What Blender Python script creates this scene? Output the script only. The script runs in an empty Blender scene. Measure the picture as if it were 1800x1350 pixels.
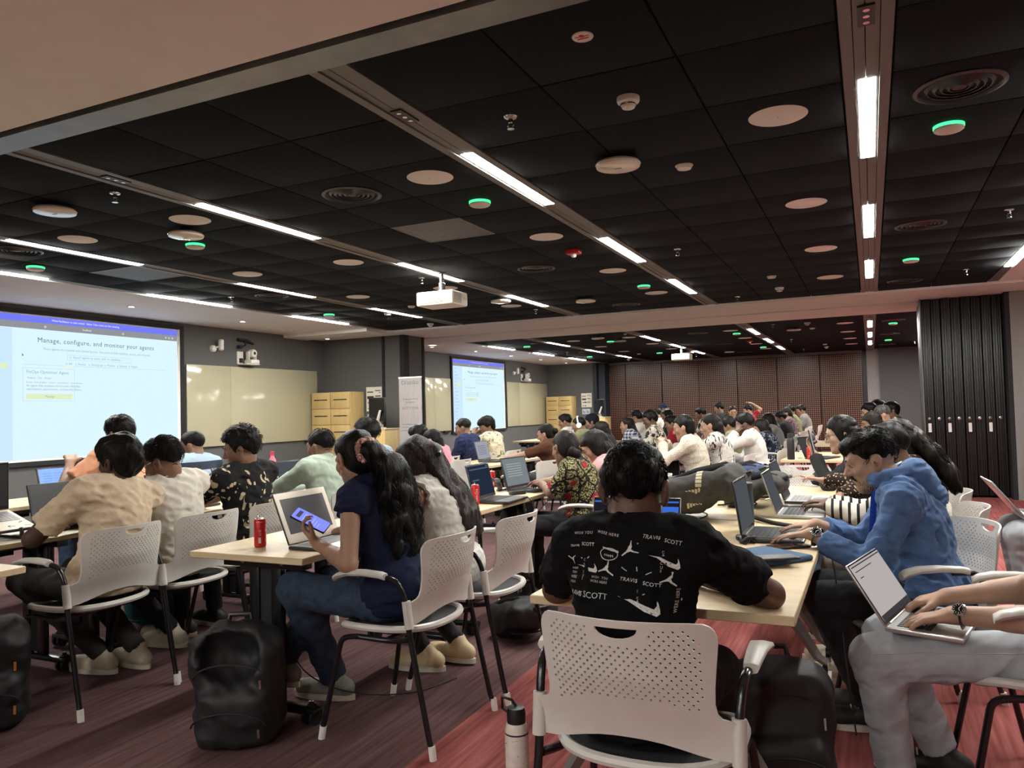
import bpy, bmesh, math, random
import numpy as np
from mathutils import Vector, Matrix, Euler, Quaternion
from mathutils.geometry import delaunay_2d_cdt
from mathutils.bvhtree import BVHTree
sc = bpy.context.scene
COL = sc.collection
R = math.radians
# ------------------------------------------------------------------ camera, world, exposure
CAMH = 1.31
def set_camera(yaw, pitch, roll, f_px):
    a, b, r = R(yaw), R(pitch), R(roll)
    fwd = Vector((-math.sin(a)*math.cos(b), math.cos(a)*math.cos(b), math.sin(b)))
    rt = Vector((math.cos(a), math.sin(a), 0)); up = rt.cross(fwd)
    R2 = rt*math.cos(r) + up*math.sin(r); U2 = -rt*math.sin(r) + up*math.cos(r)
    m = Matrix((R2, U2, -fwd)).transposed().to_4x4()
    m.translation = Vector((0, 0, CAMH))
    cd = bpy.data.cameras.new('camera'); cd.sensor_width = 36.0; cd.lens = 36.0*f_px/1800.0
    cd.clip_start = 0.05; cd.clip_end = 200
    co = bpy.data.objects.new('camera', cd); COL.objects.link(co); co.matrix_world = m
    sc.camera = co
set_camera(24.95, 2.05, -1.5, 1352.0)
w = bpy.data.worlds.new('world'); sc.world = w; w.use_nodes = True
w.node_tree.nodes['Background'].inputs[0].default_value = (0.9, 0.92, 1, 1)
w.node_tree.nodes['Background'].inputs[1].default_value = 0.05
sc.view_settings.view_transform = 'Standard'; sc.view_settings.look = 'None'
sc.view_settings.gamma = 1.0; sc.view_settings.use_curve_mapping = False
sc.view_settings.exposure = 0.60
STRIP = 128.0      # radiance of the ceiling LED strips
DOWN = 30.0       # radiance of the small downlights
SCREEN = 0.69      # radiance of the projected pictures
sc.cycles.max_bounces = 6; sc.cycles.diffuse_bounces = 4; sc.cycles.glossy_bounces = 3
sc.cycles.transmission_bounces = 4; sc.cycles.caustics_reflective = False; sc.cycles.caustics_refractive = False
sc.cycles.sample_clamp_indirect = 4.0

# ------------------------------------------------------------------ materials
MATS = {}
def s2l(c):
    c = c/255.0
    return c/12.92 if c <= 0.04045 else ((c+0.055)/1.055)**2.4
def rgb(r, g, b): return (s2l(r), s2l(g), s2l(b), 1.0)
def L(c): return (c[0], c[1], c[2], 1.0)
def new_mat(name):
    m = bpy.data.materials.new(name); m.use_nodes = True
    nt = m.node_tree; p = nt.nodes['Principled BSDF']
    return m, nt, p
def N(nt, t, **kw):
    n = nt.nodes.new(t)
    for k, v in kw.items():
        if k.startswith('i_'):
            n.inputs[k[2:].replace('_', ' ')].default_value = v
        else: setattr(n, k, v)
    return n
def tc(nt, scale=(1,1,1), rot=(0,0,0), kind='Object'):
    t = nt.nodes.new('ShaderNodeTexCoord'); mp = nt.nodes.new('ShaderNodeMapping')
    mp.inputs['Scale'].default_value = scale; mp.inputs['Rotation'].default_value = rot
    nt.links.new(t.outputs[kind], mp.inputs[0]); return mp.outputs[0]
def ramp(nt, fac, stops, mode='LINEAR'):
    r = nt.nodes.new('ShaderNodeValToRGB'); r.color_ramp.interpolation = mode
    e = r.color_ramp.elements
    while len(e) < len(stops): e.new(0.5)
    for k, (p, c) in enumerate(stops): e[k].position = p; e[k].color = c
    nt.links.new(fac, r.inputs[0]); return r.outputs[0]
def bump(nt, p, h, strength=0.3, dist=0.01):
    b = nt.nodes.new('ShaderNodeBump'); b.inputs['Strength'].default_value = strength
    b.inputs['Distance'].default_value = dist
    nt.links.new(h, b.inputs['Height']); nt.links.new(b.outputs[0], p.inputs['Normal'])
def mat(name, col=(0.5,0.5,0.5,1), rough=0.5, metal=0.0, spec=0.5, noise=0.0, nscale=40, bumps=0.0, bscale=200, emit=None, es=1.0, coat=0.0, sheen=0.0, alpha=None, stretch=(1,1,1)):
    if name in MATS: return MATS[name]
    m, nt, p = new_mat(name)
    p.inputs['Base Color'].default_value = col; p.inputs['Roughness'].default_value = rough
    p.inputs['Metallic'].default_value = metal; p.inputs['Specular IOR Level'].default_value = spec
    if coat: p.inputs['Coat Weight'].default_value = coat; p.inputs['Coat Roughness'].default_value = 0.1
    if sheen: p.inputs['Sheen Weight'].default_value = sheen; p.inputs['Sheen Roughness'].default_value = 0.5
    if noise:
        t = N(nt, 'ShaderNodeTexNoise', i_Scale=nscale, i_Detail=4.0); nt.links.new(tc(nt, stretch), t.inputs['Vector'])
        lo = L([c*(1-noise) for c in col[:3]]); hi = L([min(1, c*(1+noise)) for c in col[:3]])
        nt.links.new(ramp(nt, t.outputs[0], [(0.3, lo), (0.7, hi)]), p.inputs['Base Color'])
    if bumps:
        t = N(nt, 'ShaderNodeTexNoise', i_Scale=bscale, i_Detail=3.0); nt.links.new(tc(nt, stretch), t.inputs['Vector'])
        bump(nt, p, t.outputs[0], bumps, 0.004)
    if emit:
        p.inputs['Emission Color'].default_value = emit; p.inputs['Emission Strength'].default_value = es
    MATS[name] = m; return m
def emat(name, col, s, sample=False):
    if name in MATS: return MATS[name]
    m = bpy.data.materials.new(name); m.use_nodes = True; nt = m.node_tree; nt.nodes.clear()
    e = nt.nodes.new('ShaderNodeEmission'); o = nt.nodes.new('ShaderNodeOutputMaterial')
    e.inputs[0].default_value = col; e.inputs[1].default_value = s
    nt.links.new(e.outputs[0], o.inputs[0]); MATS[name] = m
    if not sample: m.cycles.emission_sampling = 'NONE'
    return m

# ------------------------------------------------------------------ objects
def link(o, parent=None):
    COL.objects.link(o)
    if parent is not None: o.parent = parent
    return o
def tag(o, label=None, cat=None, group=None, kind=None):
    if label: o['label'] = label
    if cat: o['category'] = cat
    if group: o['group'] = group
    if kind: o['kind'] = kind
    return o
def empty(name, loc=(0,0,0), rz=0.0, label=None, cat=None, group=None):
    o = bpy.data.objects.new(name, None); o.empty_display_size = 0.1; COL.objects.link(o)
    o.location = loc; o.rotation_euler = (0, 0, rz)
    return tag(o, label, cat, group)

def copy_tree(o, parent=None):
    c = o.copy(); COL.objects.link(c)
    if parent is not None: c.parent = parent
    for ch in list(o.children): copy_tree(ch, c)
    return c
def mesh_obj(name, verts, faces, m, parent=None, smooth=None, angle=40):
    me = bpy.data.meshes.new(name)
    v = np.asarray(verts, dtype=np.float32)
    if isinstance(faces, np.ndarray):
        me.vertices.add(len(v)); me.vertices.foreach_set('co', v.ravel())
        k = faces.shape[1]; n = len(faces)
        me.loops.add(n*k); me.loops.foreach_set('vertex_index', faces.astype(np.int32).ravel())
        me.polygons.add(n); me.polygons.foreach_set('loop_start', np.arange(0, n*k, k, dtype=np.int32))
        me.update(calc_edges=True)
    else:
        me.from_pydata([tuple(map(float, p)) for p in v], [], faces); me.update()
    if smooth is None or smooth:
        me.polygons.foreach_set('use_smooth', np.ones(len(me.polygons), dtype=bool))
        if smooth is None:
            try: me.set_sharp_from_angle(angle=R(angle))
            except Exception: pass
    if isinstance(m, (list, tuple)):
        for mm in m: me.materials.append(mm)
    else: me.materials.append(m)
    o = bpy.data.objects.new(name, me); link(o, parent)
    return o
class MB:
    def __init__(s): s.v = []; s.f = []; s.mi = []; s.cur = 0
    def add(s, vs, fs):
        b = len(s.v); s.v += [tuple(map(float, p)) for p in vs]
        for f in fs: s.f.append(tuple(b+i for i in f)); s.mi.append(s.cur)
        return s
    def box(s, x0, x1, y0, y1, z0, z1, M=None, ch=0.0):
        if ch <= 0:
            vs = [(x0,y0,z0),(x1,y0,z0),(x1,y1,z0),(x0,y1,z0),(x0,y0,z1),(x1,y0,z1),(x1,y1,z1),(x0,y1,z1)]
            fs = [(3,2,1,0),(4,5,6,7),(0,1,5,4),(1,2,6,5),(2,3,7,6),(3,0,4,7)]
        else:
            vs, fs = rbox(x0, x1, y0, y1, z0, z1, ch)
        if M is not None: vs = [M @ Vector(p) for p in vs]
        return s.add(vs, fs)
    def tube(s, pts, r, n=10, caps=True, closed=False, flat=1.0):
        P = [Vector(p) for p in pts]; k = len(P)
        rr = r if isinstance(r, (list, tuple)) else [r]*k
        prev = None; vs = []
        for i in range(k):
            if closed: t = P[(i+1) % k]-P[i-1]
            else: t = P[min(i+1, k-1)]-P[max(i-1, 0)]
            if t.length < 1e-9: t = Vector((0,0,1))
            t.normalize()
            if prev is None:
                a = Vector((0,0,1)) if abs(t.z) < 0.9 else Vector((1,0,0))
                prev = (a-t*a.dot(t)).normalized()
            else:
                prev = prev-t*prev.dot(t)
                if prev.length < 1e-6: prev = t.orthogonal()
                prev.normalize()
            b = t.cross(prev)
            for j in range(n):
                an = 2*math.pi*j/n
                vs.append(P[i]+(prev*math.cos(an)+b*math.sin(an)*flat)*rr[i])
        fs = []
        m = k if closed else k-1
        for i in range(m):
            for j in range(n):
                a = i*n+j; b2 = i*n+(j+1) % n; c = ((i+1) % k)*n+(j+1) % n; d = ((i+1) % k)*n+j
                fs.append((a, b2, c, d))
        if caps and not closed:
            fs.append(tuple(range(n-1, -1, -1))); fs.append(tuple((k-1)*n+j for j in range(n)))
        return s.add(vs, fs)
    def cyl(s, p0, p1, r0, r1=None, n=16): return s.tube([p0, p1], [r0, r0 if r1 is None else r1], n)
    def lathe(s, prof, n=24, c=(0,0,0), M=None, cap=True):
        vs = []; fs = []
        for (r, z) in prof:
            for j in range(n):
                a = 2*math.pi*j/n; vs.append(Vector((c[0]+r*math.cos(a), c[1]+r*math.sin(a), c[2]+z)))
        for i in range(len(prof)-1):
            for j in range(n):
                fs.append((i*n+j, i*n+(j+1) % n, (i+1)*n+(j+1) % n, (i+1)*n+j))
        if cap: fs.append(tuple(range(n-1, -1, -1))); fs.append(tuple((len(prof)-1)*n+j for j in range(n)))
        if M is not None: vs = [M @ p for p in vs]
        return s.add(vs, fs)
    def prism(s, poly, z0, z1, M=None):
        n = len(poly); vs = [Vector((x, y, z0)) for x, y in poly]+[Vector((x, y, z1)) for x, y in poly]
        fs = [tuple(range(n-1, -1, -1)), tuple(range(n, 2*n))]+[(i, (i+1) % n, n+(i+1) % n, n+i) for i in range(n)]
        if M is not None: vs = [M @ p for p in vs]
        return s.add(vs, fs)
    def quad(s, a, b, c, d): return s.add([a, b, c, d], [(0,1,2,3)])
    def build(s, name, m, parent=None, smooth=None, angle=40):
        o = mesh_obj(name, s.v, s.f, m, parent, smooth, angle)
        if isinstance(m, (list, tuple)) and len(m) > 1: o.data.polygons.foreach_set('material_index', s.mi)
        return o
def rbox(x0, x1, y0, y1, z0, z1, r, seg=2):
    bm = bmesh.new(); bmesh.ops.create_cube(bm, size=1.0)
    for v in bm.verts: v.co = Vector(((x0+x1)/2+v.co.x*(x1-x0), (y0+y1)/2+v.co.y*(y1-y0), (z0+z1)/2+v.co.z*(z1-z0)))
    r = min(r, 0.49*min(x1-x0, y1-y0, z1-z0))
    bmesh.ops.bevel(bm, geom=bm.edges[:], offset=r, segments=seg, profile=0.5, affect='EDGES')
    vs = [v.co.copy() for v in bm.verts]; bm.verts.index_update(); fs = [tuple(v.index for v in f.verts) for f in bm.faces]
    bm.free(); return vs, fs
def rrect(w, h, r, n=5):
    pts = []
    for (cx, cy, a0) in ((w/2-r, h/2-r, 0), (-w/2+r, h/2-r, 90), (-w/2+r, -h/2+r, 180), (w/2-r, -h/2+r, 270)):
        for k in range(n+1):
            a = R(a0+90*k/n); pts.append((cx+r*math.cos(a), cy+r*math.sin(a)))
    return pts
def struct(o): o['kind'] = 'structure'; return o
TXT = {}; TSC = {}
def text_geo(s, size=1.0, ax='LEFT', space=1.0, shear=0.0, ext=0.0):
    key = (s, ax, space, shear)
    if key not in TXT:
        cu = bpy.data.curves.new('t', 'FONT'); cu.body = s; cu.align_x = ax; cu.size = 1.0
        cu.space_character = space; cu.shear = shear; cu.resolution_u = 2
        ob = bpy.data.objects.new('t', cu)
        if 'sc' not in TSC: TSC['sc'] = bpy.data.scenes.new('lettering')
        TSC['sc'].collection.objects.link(ob); vl = TSC['sc'].view_layers[0]
        vl.update(); dg = vl.depsgraph
        me = ob.evaluated_get(dg).to_mesh()
        TXT[key] = ([v.co.copy() for v in me.vertices], [tuple(p.vertices) for p in me.polygons])
        ob.evaluated_get(dg).to_mesh_clear()
        TSC['sc'].collection.objects.unlink(ob); bpy.data.objects.remove(ob); bpy.data.curves.remove(cu)
    vs, fs = TXT[key]
    return [v*size for v in vs], fs
def put_text(mb, s, M, size, ax='LEFT', space=1.0, shear=0.0):
    vs, fs = text_geo(s, size, ax, space, shear)
    mb.add([M @ v for v in vs], fs)
def frame_m(o, x, y):      # matrix with text x axis, y axis and origin
    x = Vector(x).normalized(); y = Vector(y).normalized(); z = x.cross(y)
    m = Matrix((x, y, z)).transposed().to_4x4(); m.translation = Vector(o); return m
# ------------------------------------------------------------------ room materials
def carpet_mat():
    m, nt, p = new_mat('carpet'); p.inputs['Roughness'].default_value = 0.95; p.inputs['Specular IOR Level'].default_value = 0.1
    v = tc(nt); sx = N(nt, 'ShaderNodeSeparateXYZ'); nt.links.new(v, sx.inputs[0])
    st = tc(nt, (46, 2.2, 1)); n1 = N(nt, 'ShaderNodeTexNoise', i_Scale=1.0, i_Detail=5.0); nt.links.new(st, n1.inputs['Vector'])
    n2 = N(nt, 'ShaderNodeTexNoise', i_Scale=0.9, i_Detail=2.0); nt.links.new(tc(nt), n2.inputs['Vector'])
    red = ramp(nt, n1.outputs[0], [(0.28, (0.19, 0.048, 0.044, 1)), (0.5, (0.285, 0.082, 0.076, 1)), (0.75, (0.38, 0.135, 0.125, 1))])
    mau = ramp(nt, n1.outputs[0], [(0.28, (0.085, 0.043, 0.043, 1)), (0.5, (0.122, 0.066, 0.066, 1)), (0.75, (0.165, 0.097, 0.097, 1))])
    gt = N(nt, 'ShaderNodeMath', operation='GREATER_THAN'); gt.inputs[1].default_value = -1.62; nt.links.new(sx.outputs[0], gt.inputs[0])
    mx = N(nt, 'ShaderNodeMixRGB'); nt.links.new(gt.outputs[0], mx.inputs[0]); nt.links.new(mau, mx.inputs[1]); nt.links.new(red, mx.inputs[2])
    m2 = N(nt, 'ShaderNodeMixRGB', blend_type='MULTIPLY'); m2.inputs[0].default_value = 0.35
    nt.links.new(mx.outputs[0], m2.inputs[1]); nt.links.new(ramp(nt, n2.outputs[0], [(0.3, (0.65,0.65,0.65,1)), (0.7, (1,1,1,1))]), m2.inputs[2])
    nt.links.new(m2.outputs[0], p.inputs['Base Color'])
    bump(nt, p, n1.outputs[0], 0.25, 0.003); MATS['carpet'] = m; return m
def dots_mat():
    m, nt, p = new_mat('perforated_wood'); p.inputs['Roughness'].default_value = 0.32; p.inputs['Specular IOR Level'].default_value = 0.35
    v = tc(nt); sx = N(nt, 'ShaderNodeSeparateXYZ'); nt.links.new(v, sx.inputs[0]); outs = []
    for k in (0, 2):
        a = N(nt, 'ShaderNodeMath', operation='MULTIPLY'); a.inputs[1].default_value = 1/0.054; nt.links.new(sx.outputs[k], a.inputs[0])
        b = N(nt, 'ShaderNodeMath', operation='FRACT'); nt.links.new(a.outputs[0], b.inputs[0])
        c = N(nt, 'ShaderNodeMath', operation='LESS_THAN'); c.inputs[1].default_value = 0.42; nt.links.new(b.outputs[0], c.inputs[0]); outs.append(c)
    mu = N(nt, 'ShaderNodeMath', operation='MULTIPLY'); nt.links.new(outs[0].outputs[0], mu.inputs[0]); nt.links.new(outs[1].outputs[0], mu.inputs[1])
    mx = N(nt, 'ShaderNodeMixRGB'); mx.inputs[1].default_value = (0.034, 0.011, 0.007, 1); mx.inputs[2].default_value = (0.36, 0.19, 0.115, 1)
    nt.links.new(mu.outputs[0], mx.inputs[0]); nt.links.new(mx.outputs[0], p.inputs['Base Color']); return m
def wood_mat(name, c0, c1, axis=(1.2, 14, 14), rough=0.42):
    m, nt, p = new_mat(name); p.inputs['Roughness'].default_value = rough; p.inputs['Specular IOR Level'].default_value = 0.4
    n = N(nt, 'ShaderNodeTexNoise', i_Scale=2.5, i_Detail=6.0, i_Distortion=0.6); nt.links.new(tc(nt, axis), n.inputs['Vector'])
    nt.links.new(ramp(nt, n.outputs[0], [(0.3, c0), (0.7, c1)]), p.inputs['Base Color']); MATS[name] = m; return m
def grid_ceiling_mat():      # beyond about ten pixels a tile: joints as material
    m, nt, p = new_mat('far_ceiling_tiles'); p.inputs['Roughness'].default_value = 0.95; p.inputs['Specular IOR Level'].default_value = 0.1
    v = tc(nt); sx = N(nt, 'ShaderNodeSeparateXYZ'); nt.links.new(v, sx.inputs[0]); outs = []
    for k in (0, 1):
        a = N(nt, 'ShaderNodeMath', operation='MULTIPLY'); a.inputs[1].default_value = 1/0.6; nt.links.new(sx.outputs[k], a.inputs[0])
        b = N(nt, 'ShaderNodeMath', operation='FRACT'); nt.links.new(a.outputs[0], b.inputs[0])
        c = N(nt, 'ShaderNodeMath', operation='LESS_THAN'); c.inputs[1].default_value = 0.02; nt.links.new(b.outputs[0], c.inputs[0]); outs.append(c)
    mu = N(nt, 'ShaderNodeMath', operation='MAXIMUM'); nt.links.new(outs[0].outputs[0], mu.inputs[0]); nt.links.new(outs[1].outputs[0], mu.inputs[1])
    mx = N(nt, 'ShaderNodeMixRGB'); mx.inputs[1].default_value = (0.011, 0.013, 0.016, 1); mx.inputs[2].default_value = (0.006, 0.006, 0.007, 1)
    nt.links.new(mu.outputs[0], mx.inputs[0]); nt.links.new(mx.outputs[0], p.inputs['Base Color']); return m
m_carpet = carpet_mat(); m_dots = dots_mat(); m_farceil = grid_ceiling_mat()
m_birch = wood_mat('birch_laminate', (0.59, 0.455, 0.265, 1), (0.67, 0.54, 0.34, 1))
m_locker = wood_mat('yellow_maple', (0.56, 0.39, 0.15, 1), (0.64, 0.47, 0.21, 1), (10, 10, 1.2))
m_tile = mat('black_ceiling_tile', (0.0115, 0.0135, 0.0165, 1), 0.95, spec=0.12, noise=0.18, nscale=30, bumps=0.15, bscale=400)
m_plenum = mat('dark_plenum', (0.006, 0.006, 0.007, 1), 0.9)
m_white = mat('warm_white_paint', (0.90, 0.885, 0.85, 1), 0.75, noise=0.03, nscale=6)
m_fabric = mat('grey_fabric_wall', (0.115, 0.114, 0.112, 1), 0.95, noise=0.07, nscale=120, bumps=0.12, bscale=600)
m_fabric2 = mat('slate_fabric_wall', (0.085, 0.083, 0.085, 1), 0.95, noise=0.08, nscale=120)
m_rightwall = mat('greige_paint', (0.24, 0.225, 0.215, 1), 0.85, noise=0.03, nscale=9)
m_steel = mat('galvanised_steel', (0.20, 0.20, 0.20, 1), 0.34, metal=0.85, noise=0.15, nscale=5)
m_track = mat('bronze_grey_metal', (0.125, 0.118, 0.112, 1), 0.5)
m_black = mat('black_plastic', (0.012, 0.012, 0.014, 1), 0.42)
m_blackmat = mat('matt_black', (0.01, 0.01, 0.011, 1), 0.75)
m_blackmetal = mat('black_steel', (0.010, 0.010, 0.011, 1), 0.25, metal=0.0, spec=0.6)
m_plast = mat('white_plastic', (0.80, 0.77, 0.70, 1), 0.45)
m_chrome = mat('chrome', (0.75, 0.75, 0.76, 1), 0.18, metal=1.0)
m_led = emat('led_diffuser', (0.975, 0.965, 0.915, 1), STRIP, True)
m_green = emat('green_ring_light', (0.05, 1.0, 0.25, 1), 1.6)
m_down = emat('downlight_lens', (1.0, 0.9, 0.78, 1), DOWN, True)
CZ = 2.73; XL = -9.1; XR = 3.4; YN = -8.9; YB = 22.9; DH = 10.95; YC0 = 2.48; YC1 = 10.88
XT = [0.04, -1.96, -3.96, -5.96]
# ------------------------------------------------------------------ shell
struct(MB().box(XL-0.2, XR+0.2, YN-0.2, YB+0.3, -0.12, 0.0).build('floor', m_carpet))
struct(MB().box(XL-0.15, XL, YN, YB, 0, CZ+0.3).build('wall_left', m_fabric))
struct(MB().box(XR, XR+0.15, YN, YB, 0, CZ+0.3).build('wall_right', m_rightwall))
struct(MB().box(XL, XR, YN-0.15, YN, 0, CZ+0.3).build('wall_near', m_rightwall))
# back wall: seven perforated panels on a dark backing
wb = struct(MB().box(XL, XR, YB, YB+0.15, 0, CZ+0.3).build('wall_back', m_fabric2))
seam = [-7.75, -6.78, -5.66, -4.56, -3.46, -2.37, -1.24, -0.16]
for a, b in zip(seam, seam[1:]):
    MB().box(a+0.012, b-0.012, YB-0.06, YB-0.002, 0.05, CZ-0.07).build('panel', m_dots, wb)
MB().box(-0.16, -0.06, YB-0.1, YB, 0, CZ).build('panel_edge_trim', m_black, wb)
MB().box(-7.95, -0.06, YB-0.09, YB-0.001, CZ-0.06, CZ).build('panel_top_trim', m_track, wb)
struct(MB().box(-0.06, 0.24, YB-0.3, YB, 0, CZ).build('pillar_back', m_rightwall))
struct(MB().box(XL, -7.62, 22.25, 22.55, 0, CZ+0.2).build('wall_wing_back', m_fabric))
struct(MB().box(-7.62, -7.5, 22.2, 22.56, 0, CZ+0.2).build('trim_1', m_black))
struct(MB().box(-7.5, -7.3, 22.4, 22.9, 0, CZ+0.2).build('wall_return_back', mat('navy_trim', (0.02, 0.026, 0.04, 1), 0.6)))
# pier between the two halls
struct(MB().box(XL, -7.35, 11.35, 12.0, 0, CZ+0.2).build('wall_pier', m_fabric))
struct(MB().box(-7.80, -7.745, 11.335, 11.36, 0, CZ).build('trim_2', m_blackmat))
struct(MB().box(-7.42, -7.335, 11.33, 11.50, 0, CZ).build('trim_3', m_blackmat))
struct(MB().box(-7.37, -7.332, 11.95, 12.015, 0, CZ).build('trim_4', m_blackmat))
# ------------------------------------------------------------------ white soffits
def slab(name, x0, x1, y0, y1, z=CZ-0.004, m=None): return struct(MB().box(x0, x1, y0, y1, z, CZ+0.15).build(name, m or m_white))
slab('ceiling_near_white', XL, XR, -0.07, 2.30)
slab('ceiling_rear_soffit_left', XL, -7.37, YN, -0.07); slab('ceiling_rear_soffit_right', 1.45, XR, YN, -0.07)
struct(MB().box(-7.4, 1.46, YN, -0.07, CZ, CZ+0.08).build('ceiling_rear', m_farceil))
st = struct(MB().box(XL, XR, 2.33, YC0, CZ-0.015, CZ+0.1).build('trim_5', m_steel))
slab('ceiling_soffit_left', XL, -7.37, YC0, YC1)
slab('ceiling_soffit_right', 1.45, XR, YC0, YC1)
slab('ceiling_soffit_left_far', XL, -7.37, 13.43, YB)
slab('ceiling_soffit_right_far', 1.45, XR, 13.43, YB)
slab('ceiling_bulkhead', XL, XR, YC1, 12.10, CZ-0.03)
slab('ceiling_bulkhead_far', XL, XR, 12.22, 13.43, CZ-0.03)
slab('ceiling_partition_slot', XL, XR, 12.10, 12.22, CZ+0.05, m_blackmat)
struct(MB().box(XL, -7.37, 10.30, YC1+0.01, CZ-0.055, CZ).build('ceiling_dropped_box', m_white))
# ------------------------------------------------------------------ black tile ceiling, near hall: every tile its own piece
ceil = struct(MB().box(-7.4, 1.46, YC0, YC1, CZ+0.03, CZ+0.08).build('ceiling', m_plenum))
xs = []
for a, n in ((-7.26, 2), (-5.86, 3), (-3.86, 3), (-1.86, 3), (0.14, 2)):
    xs += [a+0.6*k for k in range(n)]
PERF = {(-3.26, 4), (-6.66, 4)}
def tile_mesh():
    return MB().box(-0.2965, 0.2965, -0.2965, 0.2965, 0, 0.02, ch=0.004)
rnd = random.Random(3); first = None
def perf_mat():
    m, nt, p = new_mat('perforated_black_grille'); p.inputs['Roughness'].default_value = 0.5
    v = N(nt, 'ShaderNodeTexVoronoi', i_Scale=70.0); nt.links.new(tc(nt), v.inputs['Vector'])
    nt.links.new(ramp(nt, v.outputs[0], [(0.25, (0.004,0.004,0.004,1)), (0.4, (0.07,0.072,0.078,1))]), p.inputs['Base Color']); return m
m_perf = perf_mat()
for x in xs:
    for k in range(14):
        y = YC0+0.3+0.6*k; cx = x+0.3
        if (round(x, 2), k) in PERF:
            g = MB().box(-0.28, 0.28, -0.28, 0.28, 0, 0.015).build('return_air_grille', m_perf, ceil); g.location = (cx, y, CZ)
            fr = MB()
            for a in (-1, 1):
                fr.box(-0.297, 0.297, a*0.29-0.007, a*0.29+0.007, -0.002, 0.015); fr.box(a*0.29-0.007, a*0.29+0.007, -0.283, 0.283, -0.002, 0.015)
            f = fr.build('grille_frame', m_track, g)
            continue
        if first is None: first = tile_mesh().build('ceiling_tile', m_tile, ceil); o = first
        else: o = first.copy(); link(o, ceil)
        o.location = (cx, y, CZ+rnd.uniform(-0.0015, 0.0015)); o.rotation_euler = (rnd.uniform(-0.002, 0.002), rnd.uniform(-0.002, 0.002), 0)
fc = struct(MB().box(-7.4, 1.46, 13.43, YB, CZ, CZ+0.08).build('ceiling_far', m_farceil))
# ------------------------------------------------------------------ lighting tracks
def track(x, dy, lab, half=0.095, spots=True, leds=(3.70, 6.10, 8.50)):
    t = empty('light_track', (x, dy, CZ-(0.021 if dy else 0)), 0, lab, 'light track', 'linear lighting tracks')
    y0, y1 = (YC0+0.01, YC1) if dy <= 0 else (YC0, YB-DH-0.1)
    c = MB()
    if spots:
        c.box(-half, -0.05, y0, y1, -0.004, 0.02); c.box(0.05, half, y0, y1, -0.004, 0.02)
        c.box(-0.047, -0.006, y0, y1, 0.004, 0.02); c.box(-0.002, 0.047, y0, y1, 0.004, 0.02)
    else:
        c.box(-half, half, y0, y1, 0.004, 0.02)
    c.build('channel', m_track, t)
    for ya in leds:
        MB().box(-0.036, 0.036, ya, ya+1.2, 0.003 if spots else -0.005, 0.012).build('led_strip', m_led, t)
    if spots:
        sp = MB().box(-0.03, 0.03, 3.0, 3.16, -0.004, 0.008).build('spot_module', m_black, t)
        for k in range(3):
            q = MB().lathe([(0.0, -0.001), (0.012, -0.001), (0.012, 0.003)], 10, (0, 3.03+0.05*k, -0.005), cap=False).build('spot_lens', m_chrome, sp)
    return t
for x, nm in zip(XT, ('towards the partition', 'past the red sounder', 'over the projector', 'nearest the screen wall')):
    track(x, 0, 'near hall linear lighting track '+nm)
    track(x, DH, 'far hall linear lighting track in line with the one '+nm)
    track(x, -DH, 'rear hall linear lighting track in line with the one '+nm)
for x, nm in ((-7.31, 'white soffit over the projector screen'), (1.395, 'white soffit beside the folding partition')):
    track(x, 0, 'slim light line along the edge of the near '+nm, 0.045, False)
    track(x, DH, 'slim light line along the edge of the far '+nm, 0.045, False)
# ------------------------------------------------------------------ ceiling fixtures
ORD = ['first', 'second', 'third', 'fourth', 'fifth', 'sixth', 'seventh', 'eighth']
ROWN = {-0.36: 'left of the partition track', -2.35: 'left of the sounder track', -4.33: 'left of the projector track', -5.51: 'right of the soffit track', 0.42: 'right of the partition track', -2.33: 'left of the sounder track',
        -4.9: 'midway to the soffit track', -6.78: 'beside the screen soffit', -2.97: 'midway before the projector track', -6.27: 'left of the soffit track', -0.95: 'near the partition track', -0.94: 'near the partition track', -6.24: 'left of the soffit track',
        -5.42: 'right of the soffit track', -6.1: 'left of the soffit track', -1.52: 'right of the sounder track', -4.2: 'left of the projector track', 1.0: 'at the side wall', -6.7: 'beside the screen soffit',
        -1.24: 'right of the sounder track', -4.57: 'left of the projector track', -4.74: 'farther from the projector track', -3.22: 'right of the projector track', -4.13: 'tight by the projector track'}
PROTO = {}
def fixture(kind, build, pts, word, cat, group, far=True):
    rows = {}
    for hall, dy in (('near hall', 0), ('far hall', DH)):
        if dy and not far: continue
        for (x, y) in pts:
            if kind not in PROTO: t = build(); PROTO[kind] = t
            else: t = copy_tree(PROTO[kind])
            t.location = (x, y+dy, CZ)
            k = rows.get((hall, x), 0); rows[(hall, x)] = k+1
            tag(t, '%s, %s, %s in its row %s' % (word, hall, ORD[k], ROWN[x]), cat, group)
def b_disc():
    t = empty('ceiling_speaker'); MB().lathe([(0.0, -0.004), (0.132, -0.004), (0.14, 0.0), (0.14, 0.004)], 40, cap=False).build('grille', mat('speaker_grille', (0.84, 0.80, 0.74, 1), 0.7), t)
    MB().lathe([(0.0, -0.006), (0.004, -0.006), (0.004, -0.003)], 8, cap=False).build('badge', m_chrome, t); return t
fixture('disc', b_disc, [(x, y) for x in (-0.36, -2.35, -4.33) for y in (3.96, 5.79, 7.58, 9.35)]+[(-5.51, y) for y in (3.95, 5.74, 7.54)], 'round white speaker', 'speaker', 'round ceiling speakers')
def b_green():
    t = empty('occupancy_light'); MB().lathe([(0.0, -0.034), (0.062, -0.034), (0.07, -0.028), (0.07, -0.018)], 32, cap=False).build('cover', mat('beige_cover', (0.62, 0.52, 0.45, 1), 0.6), t)
    MB().lathe([(0.071, -0.02), (0.073, -0.016), (0.073, -0.004), (0.06, 0.0)], 32, cap=False).build('light_ring', m_green, t); return t
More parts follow.
